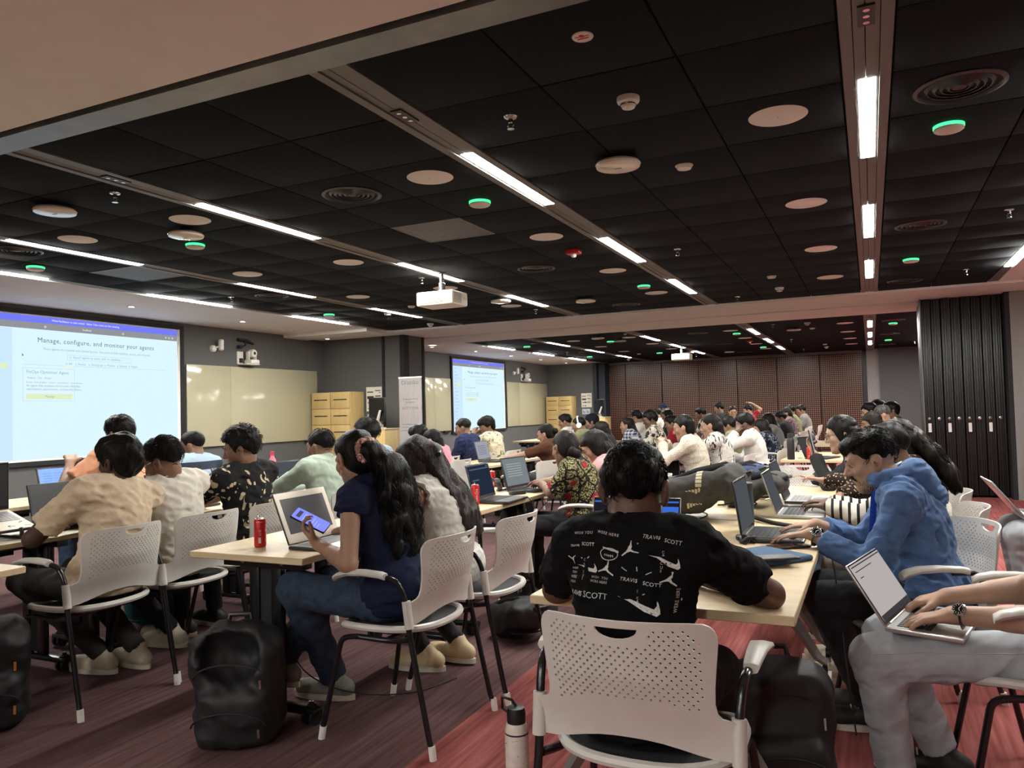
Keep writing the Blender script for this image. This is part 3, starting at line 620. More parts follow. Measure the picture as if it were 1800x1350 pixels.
# ------------------------------------------------------------------ stacking chair
m_shell = mat('grey_white_shell', (0.58, 0.555, 0.505, 1), 0.42, noise=0.03, nscale=15)
m_pad = mat('charcoal_seat_mesh', (0.035, 0.036, 0.040, 1), 0.85, noise=0.5, nscale=260)
m_tube = mat('black_gloss_tube', (0.008, 0.008, 0.009, 1), 0.22, spec=0.6)
m_cap = mat('white_foot_cap', (0.72, 0.69, 0.64, 1), 0.5)
def back_xyz(x, s, off=0.0):
    a = abs(x)/0.25
    y = -0.165-0.20*max(0, s-0.05)-0.05*max(0, 1-a*a)*(0.6+1.0*min(1, s/0.2)) + 0.0
    y += 0.03*max(0, (s-0.12)/0.22)*a*a
    return Vector((x, y-off, 0.487+s*0.975))
def backrest_mesh():
    half = [(0.0, 0.036), (0.04, 0.035), (0.08, 0.030), (0.12, 0.021), (0.16, 0.010), (0.20, 0.001), (0.235, -0.002), (0.256, 0.0), (0.257, 0.05), (0.256, 0.092), (0.235, 0.098), (0.218, 0.104), (0.209, 0.116), (0.205, 0.14), (0.207, 0.18), (0.211, 0.22), (0.215, 0.26), (0.218, 0.29), (0.217, 0.305), (0.212, 0.319), (0.203, 0.330), (0.19, 0.337), (0.16, 0.341), (0.12, 0.343), (0.08, 0.3445), (0.04, 0.345), (0.0, 0.345)]
    out = half + [(-x, s) for x, s in reversed(half[1:-1])]
    holes = []
    hd = [(0.052*math.cos(a), 0.327-(0.0 if math.sin(a) > 0 else 0.027*abs(math.sin(a)))) for a in np.linspace(0, 2*math.pi, 20, endpoint=False)]
    hd2 = []
    for p in hd:
        if not hd2 or (Vector(p)-Vector(hd2[-1])).length > 0.004: hd2.append(p)
    holes.append(hd2)
    px, ps, r = 0.0205, 0.0107, 0.0033
    row = 0; s = 0.118
    while s < 0.326:
        x = -0.21+(px/2 if row % 2 else 0)
        while x < 0.21:
            lim = 0.188 if s > 0.16 else 0.172
            if s > 0.29: lim = 0.188-(s-0.29)*0.6
            low = 0.142 if abs(x) < 0.10 else 0.142-(abs(x)-0.10)*0.35
            inh = (abs(x) < 0.072 and s > 0.286)
            if abs(x) < lim and s > low and not inh:
                holes.append([(x+r*math.cos(a), s+r*math.sin(a)) for a in np.linspace(0, 2*math.pi, 8, endpoint=False)])
            x += px
        s += ps; row += 1
    pts = []; edges = []
    def loop(l):
        b = len(pts); pts.extend(Vector(p) for p in l); n = len(l)
        edges.extend((b+i, b+(i+1) % n) for i in range(n))
    loop(out)
    for h in holes: loop(h)
    for xx in np.linspace(-0.23, 0.23, 17):     # support points for the curvature
        for ss in (0.02, 0.045, 0.075, 0.1, 0.33): pts.append(Vector((xx, ss+1e-4)))
    vs, es, fs, *_ = delaunay_2d_cdt(pts, edges, [], 0, 1e-6, False)
    def inside(p, poly):
        c = False; n = len(poly); x, y = p
        for i in range(n):
            (x1, y1), (x2, y2) = poly[i], poly[i-1]
            if (y1 > y) != (y2 > y) and x < (x2-x1)*(y-y1)/(y2-y1)+x1: c = not c
        return c
    hc = [(sum(p[0] for p in h)/len(h), sum(p[1] for p in h)/len(h), h) for h in holes]
    keep = []
    for f in fs:
        c = sum((vs[i] for i in f), Vector((0, 0)))/len(f)
        if not inside(c, out): continue
        bad = False
        for k, (cx, cy, h) in enumerate(hc):
            if k == 0:
                if inside(c, h): bad = True; break
            elif abs(c.x-cx) < r and abs(c.y-cy) < r and (c.x-cx)**2+(c.y-cy)**2 < (r*0.9)**2: bad = True; break
        if not bad: keep.append(f)
    n = len(vs); V = [back_xyz(v.x, v.y) for v in vs]+[back_xyz(v.x, v.y, 0.007) for v in vs]
    F = []; cnt = {}
    for f in keep:
        F.append(tuple(f)); F.append(tuple(n+i for i in reversed(f)))
        for i in range(len(f)):
            a, b = f[i], f[(i+1) % len(f)]; cnt[(a, b)] = 1
    for (a, b) in cnt:
        if (b, a) not in cnt: F.append((b, a, n+a, n+b))
    F = [tuple(reversed(f)) for f in F]
    return V, F
def rounded(pts, r=0.05, n=5):     # round the corners of a polyline
    P = [Vector(p) for p in pts]; out = [P[0]]
    for i in range(1, len(P)-1):
        a, b, c = P[i-1], P[i], P[i+1]
        rr = min(r, (a-b).length*0.45, (c-b).length*0.45); p0 = b+(a-b).normalized()*rr; p1 = b+(c-b).normalized()*rr
        for k in range(n+1):
            t = k/n; out.append(p0*(1-t)**2+b*2*t*(1-t)+p1*t*t)
    out.append(P[-1]); return out
def seat_outline(k=1.0, n=44):
    o = []
    for j in range(n):
        a = 2*math.pi*j/n; c, s = math.cos(a), math.sin(a); e = 0.72
        o.append((0.228*k*math.copysign(abs(c)**e, c), 0.012+0.222*k*math.copysign(abs(s)**e, s)))
    return o
def seat_z(x, y): return 0.446-0.02*max(0, (y-0.12)/0.11)**2+0.012*max(0, -y/0.22)**2+0.012*(abs(x)/0.22)**2
def make_chair():
    t = empty('stacking_chair')
    V, F = backrest_mesh(); mesh_obj('backrest', V, F, m_shell, t, None, 35)
    rim = seat_outline(); MB().tube([(x, y, seat_z(x, y)) for x, y in rim], 0.0145, 8, closed=True).build('seat_rim', m_shell, t)
    def disc(zoff, k0, flip=False, dip=0.0):
        vs = [(0, 0.012, seat_z(0, 0)+zoff-dip)]; fs = []; rings = [0.3, 0.6, 0.85, k0]; n = 44
        for k in rings:
            for (x, y) in seat_outline(k): vs.append((x, y, seat_z(x, y)+zoff-dip*(1-(k/k0)**2)))
        for j in range(n): fs.append((0, 1+j, 1+(j+1) % n))
        for q in range(3):
            for j in range(n): fs.append((1+q*n+j, 1+(q+1)*n+j, 1+(q+1)*n+(j+1) % n, 1+q*n+(j+1) % n))
        if flip: fs = [tuple(reversed(f)) for f in fs]
        return vs, fs
    v, f = disc(0.002, 0.97, dip=0.012); mesh_obj('seat_pad', v, f, m_pad, t)
    v, f = disc(-0.012, 1.0, True, 0.03); mesh_obj('seat_shell', v, f, m_shell, t)
    for sx in (-1, 1):
        rear = rounded([(sx*0.262, -0.275, 0.03), (sx*0.258, -0.262, 0.07), (sx*0.250, -0.178, 0.46), (sx*0.251, -0.160, 0.60), (sx*0.258, -0.125, 0.668), (sx*0.268, -0.03, 0.672)], 0.045, 4)
        o = MB().tube(rear, 0.0115, 9).build('leg', m_tube, t)
        MB().tube([(sx*0.263, -0.281, 0.0), (sx*0.2618, -0.274, 0.052)], 0.0145, 10).build('foot_cap', m_cap, o)
        front = rounded([(sx*0.258, 0.245, 0.03), (sx*0.255, 0.232, 0.08), (sx*0.225, 0.165, 0.405), (sx*0.222, 0.10, 0.418), (sx*0.226, -0.08, 0.416), (sx*0.245, -0.178, 0.435)], 0.05, 4)
        o = MB().tube(front, 0.0115, 9).build('leg', m_tube, t)
        MB().tube([(sx*0.2585, 0.249, 0.0), (sx*0.257, 0.24, 0.052)], 0.0145, 10).build('foot_cap', m_cap, o)
        MB().tube([(sx*0.2505, -0.179, 0.480), (sx*0.2505, -0.166, 0.585)], 0.0175, 12).build('back_sleeve', m_shell, t)
        pd = MB(); prof = []
        for q, (yy, ww, zz) in enumerate(((-0.085, 0.019, 0.678), (-0.06, 0.022, 0.684), (0.02, 0.026, 0.688), (0.09, 0.030, 0.684), (0.135, 0.030, 0.672), (0.155, 0.024, 0.660))):
            prof.append((yy, ww, zz))
        vs = []; fs = []
        for (yy, ww, zz) in prof:
            for (ax, az) in ((-1, 0.0), (-0.85, 0.009), (0, 0.012), (0.85, 0.009), (1, 0.0), (0.7, -0.011), (0, -0.014), (-0.7, -0.011)): vs.append((sx*0.270+ax*ww, yy, zz+az))
        for q in range(len(prof)-1):
            for j in range(8): fs.append((q*8+j, q*8+(j+1) % 8, (q+1)*8+(j+1) % 8, (q+1)*8+j))
        fs.append(tuple(range(7, -1, -1))); fs.append(tuple((len(prof)-1)*8+j for j in range(8)))
        mesh_obj('arm_pad', vs, [tuple(reversed(f)) for f in fs], m_shell, t, None, 60)
    MB().box(-0.19, 0.19, -0.05, -0.02, 0.395, 0.412).build('seat_brace', m_tube, t)
    return t
CHAIR = [None]
def chair(x, y, rz, label, group='grey white stacking chairs'):
    if CHAIR[0] is None: t = make_chair(); CHAIR[0] = t
    else: t = copy_tree(CHAIR[0])
    t.location = (x, y, 0); t.rotation_euler = (0, 0, R(rz)); return tag(t, label, 'chair', group)
# ------------------------------------------------------------------ tables
TZ = 0.73; m_edge = mat('table_edge_band', (0.66, 0.50, 0.31, 1), 0.5); m_gleg = mat('grey_cast_leg', (0.22, 0.205, 0.19, 1), 0.4, metal=0.2)
def caster(mb_w, mb_f, x, y):
    mb_f.cyl((x, y, 0.055), (x, y, 0.10), 0.011, n=8); mb_f.tube([(x-0.012, y, 0.066), (x+0.012, y, 0.066)], 0.024, 12)
    for s in (-1, 1): mb_w.tube([(x+s*0.013, y, 0.035), (x+s*0.028, y, 0.035)], 0.035, 16)
def table(x0, x1, y0, y1, label, flip=False, group='birch topped tables'):
    t = empty('training_table', ((x0+x1)/2, (y0+y1)/2, 0), 0, label, 'table', group); w, d = (x1-x0)/2, (y1-y0)/2
    v, f = rbox(-w, w, -d, d, TZ-0.028, TZ, 0.003, 1); mesh_obj('table_top', v, f, m_birch, t)
    for s in (-1, 1):
        yy = s*(d-0.14)
        if not flip:
            leg = MB()
            for q in (-1, 1): leg.box(q*0.062-0.028, q*0.062+0.028, yy-0.016, yy+0.016, 0.07, TZ-0.055, ch=0.004)
            o = leg.build('leg', m_tube, t); MB().box(-0.055, 0.055, yy-0.006, yy+0.006, 0.08, TZ-0.07).build('leg_web', m_blackmat, o)
            MB().box(-w+0.04, w-0.04, yy-0.03, yy+0.03, 0.045, 0.075, ch=0.01).build('foot_bar', m_tube, t)
            pl = MB().box(-w+0.09, w-0.09, yy-0.03, yy+0.03, TZ-0.075, TZ-0.029).build('bracket', m_tube, t)
            for q in (-1, 1): MB().lathe([(0, 0), (0.010, 0), (0.010, -0.004), (0.005, -0.006), (0.0, -0.003)], 12, M=Matrix.Translation((q*0.11, yy-0.0305, TZ-0.052)) @ Matrix.Rotation(R(-90), 4, 'X'), cap=False).build('bolt', m_chrome, pl)
        else:
            MB().box(-0.05, 0.05, yy-0.03, yy+0.03, TZ-0.11, TZ-0.029, ch=0.01).build('hinge_block', m_gleg, t)
            for q in (-1, 1): MB().tube([(q*0.02, yy, TZ-0.09), (q*(w-0.06), yy, 0.13), (q*(w-0.02), yy, 0.105)], [0.038, 0.022, 0.02], 4).build('leg', m_gleg, t)
        for q in (-1, 1):
            cw, cf = MB(), MB(); caster(cw, cf, q*(w-0.03 if flip else w-0.08), yy); o = cf.build('caster', m_tube, t); cw.build('wheel', m_plast if flip else m_black, o)
    MB().box(-0.03, 0.03, -d+0.16, d-0.16, TZ-0.085, TZ-0.04).build('beam', m_tube, t)
    if not flip: MB().box(-w+0.08, -0.06, -d+0.22, d-0.22, TZ-0.12, TZ-0.03).build('cable_tray', m_blackmat, t)
    return t
table(-2.76, -2.13, 2.50, 3.91, 'birch table with the closest red can and silver laptop')
table(-2.76, -2.11, 3.93, 5.34, 'birch table carrying two dark laptops and black headphones')
table(-2.75, -2.12, 7.55, 8.95, 'birch table in front of the white lace top woman')
table(-2.75, -2.12, 8.97, 10.4, 'birch table behind the lace top woman table, beside the plaid shirt woman')
table(-4.47, -3.84, 1.45, 2.86, 'birch table with the white keyboard laptop at the frame edge')
table(-4.47, -3.84, 2.88, 4.29, 'birch table in front of the cream shirted men')
table(-4.47, -3.84, 4.31, 5.7, 'birch table before the pale green shirt man')
table(-3.80, -3.16, 0.75, 2.03, 'empty birch table beside the cream tee man at the frame edge')
table(-6.1, -5.47, 2.6, 4.0, 'birch table below the big screen with the blue-lit laptop')
table(-6.1, -5.47, 4.02, 5.42, 'birch table below the big screen before the striped shirt man')
table(-6.1, -5.47, 5.44, 6.84, 'birch table below the big screen with the red bottle')
table(-4.40, -3.75, 7.5, 8.9, 'birch table with the brown dress woman laptop')
table(-5.85, -5.2, 7.6, 9.0, 'birch table before the navy shirt man')
table(-1.0, -0.21, 2.24, 4.02, 'birch flip-top table where the black tee man leans', True)
table(-1.0, -0.21, 4.04, 5.82, 'birch flip-top table behind the grey backpack', True)
table(-0.88, -0.10, 8.5, 9.9, 'birch table with the tall black flask', True)
table(-0.75, 0.0, 11.6, 13.0, 'birch table with a lone red can, behind the flask table', True)
for k, (x, y, s) in enumerate(((-6.35, 13.6, 'nearest the far screen'), (-4.3, 12.2, 'where the headphone wearer sits'), (-2.6, 13.2, 'in the middle of the far hall'), (-2.6, 16.2, 'close to the perforated back wall'), (-4.4, 15.6, 'between the far screen and the back wall panels'))):
    table(x, x+0.65, y, y+1.4, 'birch table in the far hall '+s)
for k, (x, y) in enumerate(((-5.9, -2.6), (-4.2, -2.6), (-2.5, -2.6), (-0.8, -2.6), (0.9, -2.6), (-4.2, -0.9))): table(x, x+0.65, y, y+1.4, 'unseen birch table added behind the camera for bounce light, %s of its set' % ORD[k])  # unseen tables, added so their tops bounce light onto the near ceiling
# ------------------------------------------------------------------ laptops
m_silver = mat('silver_aluminium', (0.55, 0.54, 0.52, 1), 0.33, metal=0.6); m_dark = mat('dark_laptop_shell', (0.022, 0.022, 0.024, 1), 0.4)
m_keys = mat('black_keys', (0.015, 0.015, 0.016, 1), 0.5); m_wkeys = mat('grey_keycaps', (0.28, 0.27, 0.27, 1), 0.5); m_bezel = mat('bezel_black', (0.008, 0.008, 0.009, 1), 0.25); m_cream = mat('cream_deck', (0.72, 0.66, 0.52, 1), 0.5)
m_off = mat('dark_glossy_display', (0.022, 0.023, 0.026, 1), 0.32, spec=0.4)
def disp(name, c, s=1.0): return emat('display_'+name, c, s)
d_dim = disp('dim', (0.05, 0.055, 0.062, 1)); d_blue = disp('blue', (0.22, 0.36, 0.95, 1)); d_navy = disp('navy', (0.011, 0.017, 0.030, 1)); d_doc = disp('doc', (0.30, 0.275, 0.27, 1)); d_grey = disp('grey', (0.13, 0.15, 0.16, 1)); d_pale = disp('pale', (0.23, 0.24, 0.27, 1))
def laptop(x, y, z, rz, label, w=0.345, d=0.235, ang=112, shell=None, deck=None, keys=None, bezel=None, screen=None, bz=0.012, chin=0.02, lines=None, tilt=None, strip=None, pad=True):
    t = empty('laptop', (x, y, z), R(rz), label, 'laptop', 'open laptops')
    if tilt: t.rotation_euler = (R(tilt[0]), R(tilt[1]), R(rz))
    shell = shell or m_dark; deck = deck or shell; h = 0.017
    b = MB().box(-w/2, w/2, -d/2, d/2, 0.002, h, ch=0.004).build('base', shell, t)
    MB().box(-w/2+0.006, w/2-0.006, -d/2+0.006, d/2-0.006, h-0.001, h+0.0012).build('deck', deck, b)
    kb = MB(); ky0, ky1 = -d/2+d*0.42, d/2-0.03; rows = 5; cols = 14; kw = (w-0.05)/cols; kh = (ky1-ky0)/rows
    for r_ in range(rows):
        for c in range(cols): kb.box(-w/2+0.025+c*kw+0.0012, -w/2+0.025+(c+1)*kw-0.0012, ky0+r_*kh+0.0012, ky0+(r_+1)*kh-0.0012, h+0.0008, h+0.0030)
    kb.build('keyboard', keys or m_keys, b)['kind'] = 'stuff'
    if pad: MB().box(-0.055, 0.055, -d/2+0.015, ky0-0.012, h+0.0005, h+0.0020).build('trackpad', shell if deck is shell else m_silver, b)
    Lm = Matrix.Translation((0, d/2-0.004, h+0.002)) @ Matrix.Rotation(R(-(ang-90)), 4, 'X')    # lid plane: local x, z up
    hh = d*0.96
    v, f = rbox(-w/2, w/2, -0.002, 0.006, 0, hh, 0.004); l = mesh_obj('lid', [Lm @ Vector(p) for p in v], f, shell, t)
    v, f = rbox(-w/2+0.003, w/2-0.003, -0.0032, -0.001, 0.003, hh-0.003, 0.001, 1); mesh_obj('bezel', [Lm @ Vector(p) for p in v], f, bezel or m_bezel, l)
    q = MB().box(-w/2+bz, w/2-bz, -0.0042, -0.0020, chin, hh-bz, Lm); q.build('display', screen or m_off, l)
    if lines:
        mb = MB()
        for (a, c, e, g) in lines:
            X0 = -w/2+bz; W = w-2*bz; H = hh-bz-chin
            mb.box(X0+W*a, X0+W*c, -0.0052, -0.003, chin+H*e, chin+H*g, Lm)
        mb.build('screen_text', strip or disp('ink', (0.06, 0.06, 0.07, 1)), l)['kind'] = 'stuff'
    hg = MB().cyl((-w*0.36, d/2-0.004, h), (w*0.36, d/2-0.004, h), 0.006, n=8).build('hinge', shell, t)
    return t
# ------------------------------------------------------------------ figures: smooth distance fields turned into one continuous surface
class Field:
    def __init__(s, lo, hi, h):
        s.h = h; s.lo = np.array(lo, float)-3*h
        s.n = np.maximum(np.ceil((np.array(hi, float)+3*h-s.lo)/h).astype(int)+1, 4)
        s.ax = [(s.lo[i]+h*np.arange(s.n[i])).astype(np.float32) for i in range(3)]
        s.d = np.full(s.n, 0.08, np.float32)
    def sub(s, lo, hi):
        a = np.clip(np.floor((np.array(lo)-s.lo)/s.h).astype(int), 0, s.n-1); b = np.clip(np.ceil((np.array(hi)-s.lo)/s.h).astype(int)+1, 1, s.n)
        if np.any(b <= a): return None, None
        sl = tuple(slice(a[i], b[i]) for i in range(3))
        return sl, (s.ax[0][sl[0]][:, None, None], s.ax[1][sl[1]][None, :, None], s.ax[2][sl[2]][None, None, :])
    def put(s, sl, e, k, op):
        d = s.d[sl]
        if op < 0:
            if k > 0:
                h = np.maximum(k-np.abs(d+e), 0)/k; s.d[sl] = np.maximum(d, -e)+h*h*(k*0.25)
            else: s.d[sl] = np.maximum(d, -e)
        else:
            if k > 0:
                h = np.maximum(k-np.abs(d-e), 0)/k; s.d[sl] = np.minimum(d, e)-h*h*(k*0.25)
            else: s.d[sl] = np.minimum(d, e)
    def cone(s, a, b, ra, rb, k=0.02, flat=False, op=1, inf=0.0):
        a = np.array(a, float); b = np.array(b, float); ra += inf; rb += inf; m = max(ra, rb)+k+0.012
        sl, P = s.sub(np.minimum(a, b)-m, np.maximum(a, b)+m)
        if sl is None: return
        ab = b-a; L2 = max(float(ab@ab), 1e-9)
        x, y, z = P[0]-a[0], P[1]-a[1], P[2]-a[2]
        tt = (x*ab[0]+y*ab[1]+z*ab[2])/L2; t = np.clip(tt, 0, 1)
        e = np.sqrt((x-t*ab[0])**2+(y-t*ab[1])**2+(z-t*ab[2])**2)-(ra+t*(rb-ra))
        if flat: e = np.maximum(e, (tt-1)*math.sqrt(L2))
        s.put(sl, e, k, op)
    def ell(s, c, r, F=None, k=0.02, op=1, inf=0.0):
        c = np.array(c, float); r = np.array(r, float)+inf; m = float(r.max())+k+0.012
        sl, P = s.sub(c-m, c+m)
        if sl is None: return
        x, y, z = P[0]-c[0], P[1]-c[1], P[2]-c[2]
        if F is not None:
            F = np.array(F, float)
            X = x*F[0][0]+y*F[0][1]+z*F[0][2]; Y = x*F[1][0]+y*F[1][1]+z*F[1][2]; Z = x*F[2][0]+y*F[2][1]+z*F[2][2]
        else: X, Y, Z = x, y, z
        k0 = np.sqrt((X/r[0])**2+(Y/r[1])**2+(Z/r[2])**2); k1 = np.sqrt((X/r[0]**2)**2+(Y/r[1]**2)**2+(Z/r[2]**2)**2)+1e-9
        s.put(sl, k0*(k0-1)/k1, k, op)
    def box(s, c, hlf, F, rd, k=0.0, op=1):
        c = np.array(c, float); hlf = np.array(hlf, float); m = float(np.linalg.norm(hlf))+k+0.012
        sl, P = s.sub(c-m, c+m)
        if sl is None: return
        F = np.array(F, float); x, y, z = P[0]-c[0], P[1]-c[1], P[2]-c[2]; q = []
        for i in range(3): q.append(np.abs(x*F[i][0]+y*F[i][1]+z*F[i][2])-(hlf[i]-rd))
        e = np.sqrt(sum(np.maximum(u, 0)**2 for u in q))+np.minimum(np.maximum(np.maximum(q[0], q[1]), q[2]), 0)-rd
        s.put(sl, e, k, op)
    def half(s, o, n, k=0.0):        # keep the side the normal points away from
        x = s.ax[0][:, None, None]-o[0]; y = s.ax[1][None, :, None]-o[1]; z = s.ax[2][None, None, :]-o[2]
        s.d = np.maximum(s.d, (x*n[0]+y*n[1]+z*n[2]).astype(np.float32))
    def near(s, band=0.02):
        I = np.nonzero(np.abs(s.d) < band+s.h*2); return I, np.stack([s.ax[i][I[i]] for i in range(3)], 1)
    def wrinkle(s, amp, freq, seed=0, stretch=(1, 1, 1), n=7):
        I, P = s.near(0.02)
        v = sines(P*np.array(stretch), freq, seed, n); s.d[I] += (amp*(v*0.45+1.3*np.abs(v)-0.5)).astype(np.float32)
    def mesh(s):
        return surface_nets(s.d, s.lo, s.h)
def sines(P, freq, seed=0, n=7):
    g = np.random.RandomState(seed); v = np.zeros(len(P)); W = P+0.25/freq*np.sin(P[:, [1, 2, 0]]*freq*0.6+g.rand(3)*6)
    for i in range(n):
        k = g.randn(3); k /= np.linalg.norm(k); f = freq*(0.6+1.2*g.rand()); v += np.sin(W@k*f+g.rand()*6.28)/(1+0.3*i)
    return v/2.2
_C = np.array([(i, j, k) for i in (0, 1) for j in (0, 1) for k in (0, 1)])
_E = [(a, b) for a in range(8) for b in range(a+1, 8) if np.abs(_C[a]-_C[b]).sum() == 1]
def surface_nets(d, lo, h):
    s = d < 0; n = np.array(d.shape)
    c = np.zeros(n-1, np.uint8)
    for (i, j, k) in _C: c += s[i:n[0]-1+i, j:n[1]-1+j, k:n[2]-1+k]
    act = (c > 0) & (c < 8); idx = np.argwhere(act)
    if len(idx) == 0: return np.zeros((0, 3)), np.zeros((0, 4), int)
    mp = np.full(act.shape, -1, np.int32); mp[act] = np.arange(len(idx))
    val = [d[idx[:, 0]+q[0], idx[:, 1]+q[1], idx[:, 2]+q[2]] for q in _C]
    pos = np.zeros((len(idx), 3)); cnt = np.zeros(len(idx))
    for a, b in _E:
        va, vb = val[a], val[b]; cr = (va < 0) != (vb < 0); t = np.where(cr, va/np.where(cr, va-vb, 1), 0)
        pos += np.where(cr[:, None], _C[a]+t[:, None]*(_C[b]-_C[a]), 0); cnt += cr
    V = lo+h*(idx+pos/cnt[:, None]); Q = []
    for ax in range(3):
        o1, o2 = [(1, 2), (2, 0), (0, 1)][ax]
        sl0 = [slice(None)]*3; sl1 = [slice(None)]*3; sl0[ax] = slice(0, n[ax]-1); sl1[ax] = slice(1, n[ax])
        A = s[tuple(sl0)]; B = s[tuple(sl1)]; E = np.argwhere(A != B); ins = A[tuple(E.T)]
        ok = (E[:, o1] > 0) & (E[:, o2] > 0) & (E[:, o1] < n[o1]-1) & (E[:, o2] < n[o2]-1); E = E[ok]; ins = ins[ok]
        q = []
        for (p1, p2) in ((1, 1), (0, 1), (0, 0), (1, 0)):
            K = E.copy(); K[:, o1] -= p1; K[:, o2] -= p2; q.append(mp[tuple(K.T)])
        q = np.stack(q, 1); q[~ins] = q[~ins][:, ::-1]; Q.append(q)
    return V, np.concatenate(Q)
def field_obj(name, F, m, parent):
    V, Q = F.mesh(); return mesh_obj(name, V, Q, m, parent, True)
def U(v): v = np.array(v, float); return v/max(np.linalg.norm(v), 1e-9)
def ik(S, T, l1, l2, hint):
    S = np.array(S, float); T = np.array(T, float); v = T-S; D = np.linalg.norm(v); mx = (l1+l2)*0.995
    if D > mx: T = S+v/D*mx; v = T-S; D = mx
    D = max(D, abs(l1-l2)+0.01); a = (l1*l1-l2*l2+D*D)/(2*D); hh = math.sqrt(max(l1*l1-a*a, 0)); u = v/np.linalg.norm(v)
    w_ = np.array(hint, float)-S; w_ = w_-u*(w_@u); w_ = U(w_)
    return S+u*a+w_*hh, T
def rotv(v, ax, deg):
    ax = U(ax); a = R(deg); v = np.array(v, float); return v*math.cos(a)+np.cross(ax, v)*math.sin(a)+ax*(ax@v)*(1-math.cos(a))
def frame(yaw, pitch, roll=0):     # yaw to the left, pitch up, in the figure's own axes -> rows right, forward, up
    q = Euler((R(pitch), R(roll), R(yaw)), 'YXZ').to_matrix() if False else (Matrix.Rotation(R(yaw), 3, 'Z') @ Matrix.Rotation(R(pitch), 3, 'X') @ Matrix.Rotation(R(roll), 3, 'Y'))
    return np.array(q).T
# hand: wrist W, finger direction f, palm normal n (out of the palm), side +1 when the thumb lies on n x f ... given explicitly as t
def hand_prims(W, f, n, t, curl=25, spread=1.0, sc=1.0, rmin=0.0, thumb=(0.6, 0.7, 0.25)):
    W = np.array(W, float); f = U(f); n = np.array(n, float); n = U(n-f*(n@f)); t0 = np.array(t, float); t = U(t0-f*(t0@f)-n*(t0@n)); P = []
    def c(a, b, ra, rb, k=0.006): P.append(('c', a, b, max(ra*sc, rmin), max(rb*sc, rmin), k))
    pal = [W+t*o*sc+f*0.012*sc for o in (0.016, 0.004, -0.008, -0.019)]; kn = [W+f*l*sc+t*o*sc for l, o in ((0.088, 0.031), (0.092, 0.010), (0.087, -0.011), (0.078, -0.030))]
    for a, b in zip(pal, kn): c(a, b, 0.0135, 0.0105, 0.018)
    for i, (b, ln) in enumerate(zip(kn, (0.070, 0.078, 0.072, 0.056))):
        cu = curl[i] if isinstance(curl, (list, tuple)) else curl
        d = U(f+t*(0.10, 0.02, -0.06, -0.15)[i]*spread); axis = np.cross(d, n); p = b
        for q, (fr, r0, r1) in enumerate(((0.44, 0.0095, 0.0086), (0.31, 0.0086, 0.0078), (0.25, 0.0078, 0.0066))):
            d = rotv(d, axis, cu*(0.8 if q == 0 else 1.0)); e = p+d*ln*fr*sc; c(p, e, r0, r1, 0.004); p = e
    b = W+f*0.022*sc+t*0.022*sc; d = U(t*thumb[0]+f*thumb[1]+n*thumb[2]); m1 = b+d*0.042*sc; d2 = U(d+f*0.35+n*0.1); e = m1+d2*0.032*sc; g = e+U(d2+f*0.2)*0.024*sc
    c(b, m1, 0.015, 0.0115, 0.014); c(m1, e, 0.0112, 0.0098, 0.004); c(e, g, 0.0098, 0.008, 0.004)
    return P
def apply(F, prims, inf=0.0):
    for p in prims:
        if p[0] == 'c': F.cone(p[1], p[2], p[3], p[4], p[5], inf=inf)
        elif p[0] == 'e': F.ell(p[1], p[2], p[3], p[4], inf=inf)
def bounds(prims):
    lo = np.full(3, 9.0); hi = -lo
    for p in prims:
        if p[0] == 'c':
            m = max(p[3], p[4])+0.03; lo = np.minimum(lo, np.minimum(p[1], p[2])-m); hi = np.maximum(hi, np.maximum(p[1], p[2])+m)
        else:
            m = max(p[2])+0.03; lo = np.minimum(lo, np.array(p[1])-m); hi = np.maximum(hi, np.array(p[1])+m)
    return lo, hi
def strands(name, lines, r, m, parent, taper=0.3):
    A = np.asarray(lines, float); n, k, _ = A.shape
    T = np.empty_like(A); T[:, 1:-1] = A[:, 2:]-A[:, :-2]; T[:, 0] = A[:, 1]-A[:, 0]; T[:, -1] = A[:, -1]-A[:, -2]
    T /= np.linalg.norm(T, axis=2, keepdims=True)+1e-9; a = np.cross(T, np.array((0.31, 0.77, 0.55))); a /= np.linalg.norm(a, axis=2, keepdims=True)+1e-9; c = np.cross(T, a)
    rr = (r*(1-(1-taper)*np.arange(k)/(k-1)))[None, :, None]
    V = np.stack([A+(a*math.cos(q*2.094)+c*math.sin(q*2.094))*rr for q in range(3)], 2).reshape(-1, 3)
    b = (np.arange(n)[:, None, None]*k+np.arange(k-1)[None, :, None])*3; q = np.arange(3)[None, None, :]; q1 = (q+1) % 3
    F = np.stack([b+q, b+q1, b+3+q1, b+3+q], 3).reshape(-1, 4)
    return mesh_obj(name, V, F, m, parent, True)
SKIN = {}
def skin(tone):
    c = {'a': (0.44, 0.275, 0.195), 'b': (0.33, 0.19, 0.125), 'c': (0.215, 0.118, 0.076), 'd': (0.125, 0.066, 0.043), 'e': (0.068, 0.037, 0.027)}[tone]
    return mat('skin_'+tone, L(c), 0.5, spec=0.35, noise=0.10, nscale=18, bumps=0.05, bscale=300)
def hair_mat(name='black_hair', c0=(0.0025, 0.0022, 0.0022, 1), c1=(0.010, 0.0085, 0.0075, 1), rough=0.34, st=(90, 90, 12)):
    if name in MATS: return MATS[name]
    m, nt, p = new_mat(name); p.inputs['Roughness'].default_value = rough+0.10; p.inputs['Specular IOR Level'].default_value = 0.13
    n = N(nt, 'ShaderNodeTexNoise', i_Scale=1.0, i_Detail=3.0); nt.links.new(tc(nt, st), n.inputs['Vector'])
    nt.links.new(ramp(nt, n.outputs[0], [(0.35, c0), (0.7, c1)]), p.inputs['Base Color']); bump(nt, p, n.outputs[0], 0.5, 0.006); MATS[name] = m; return m
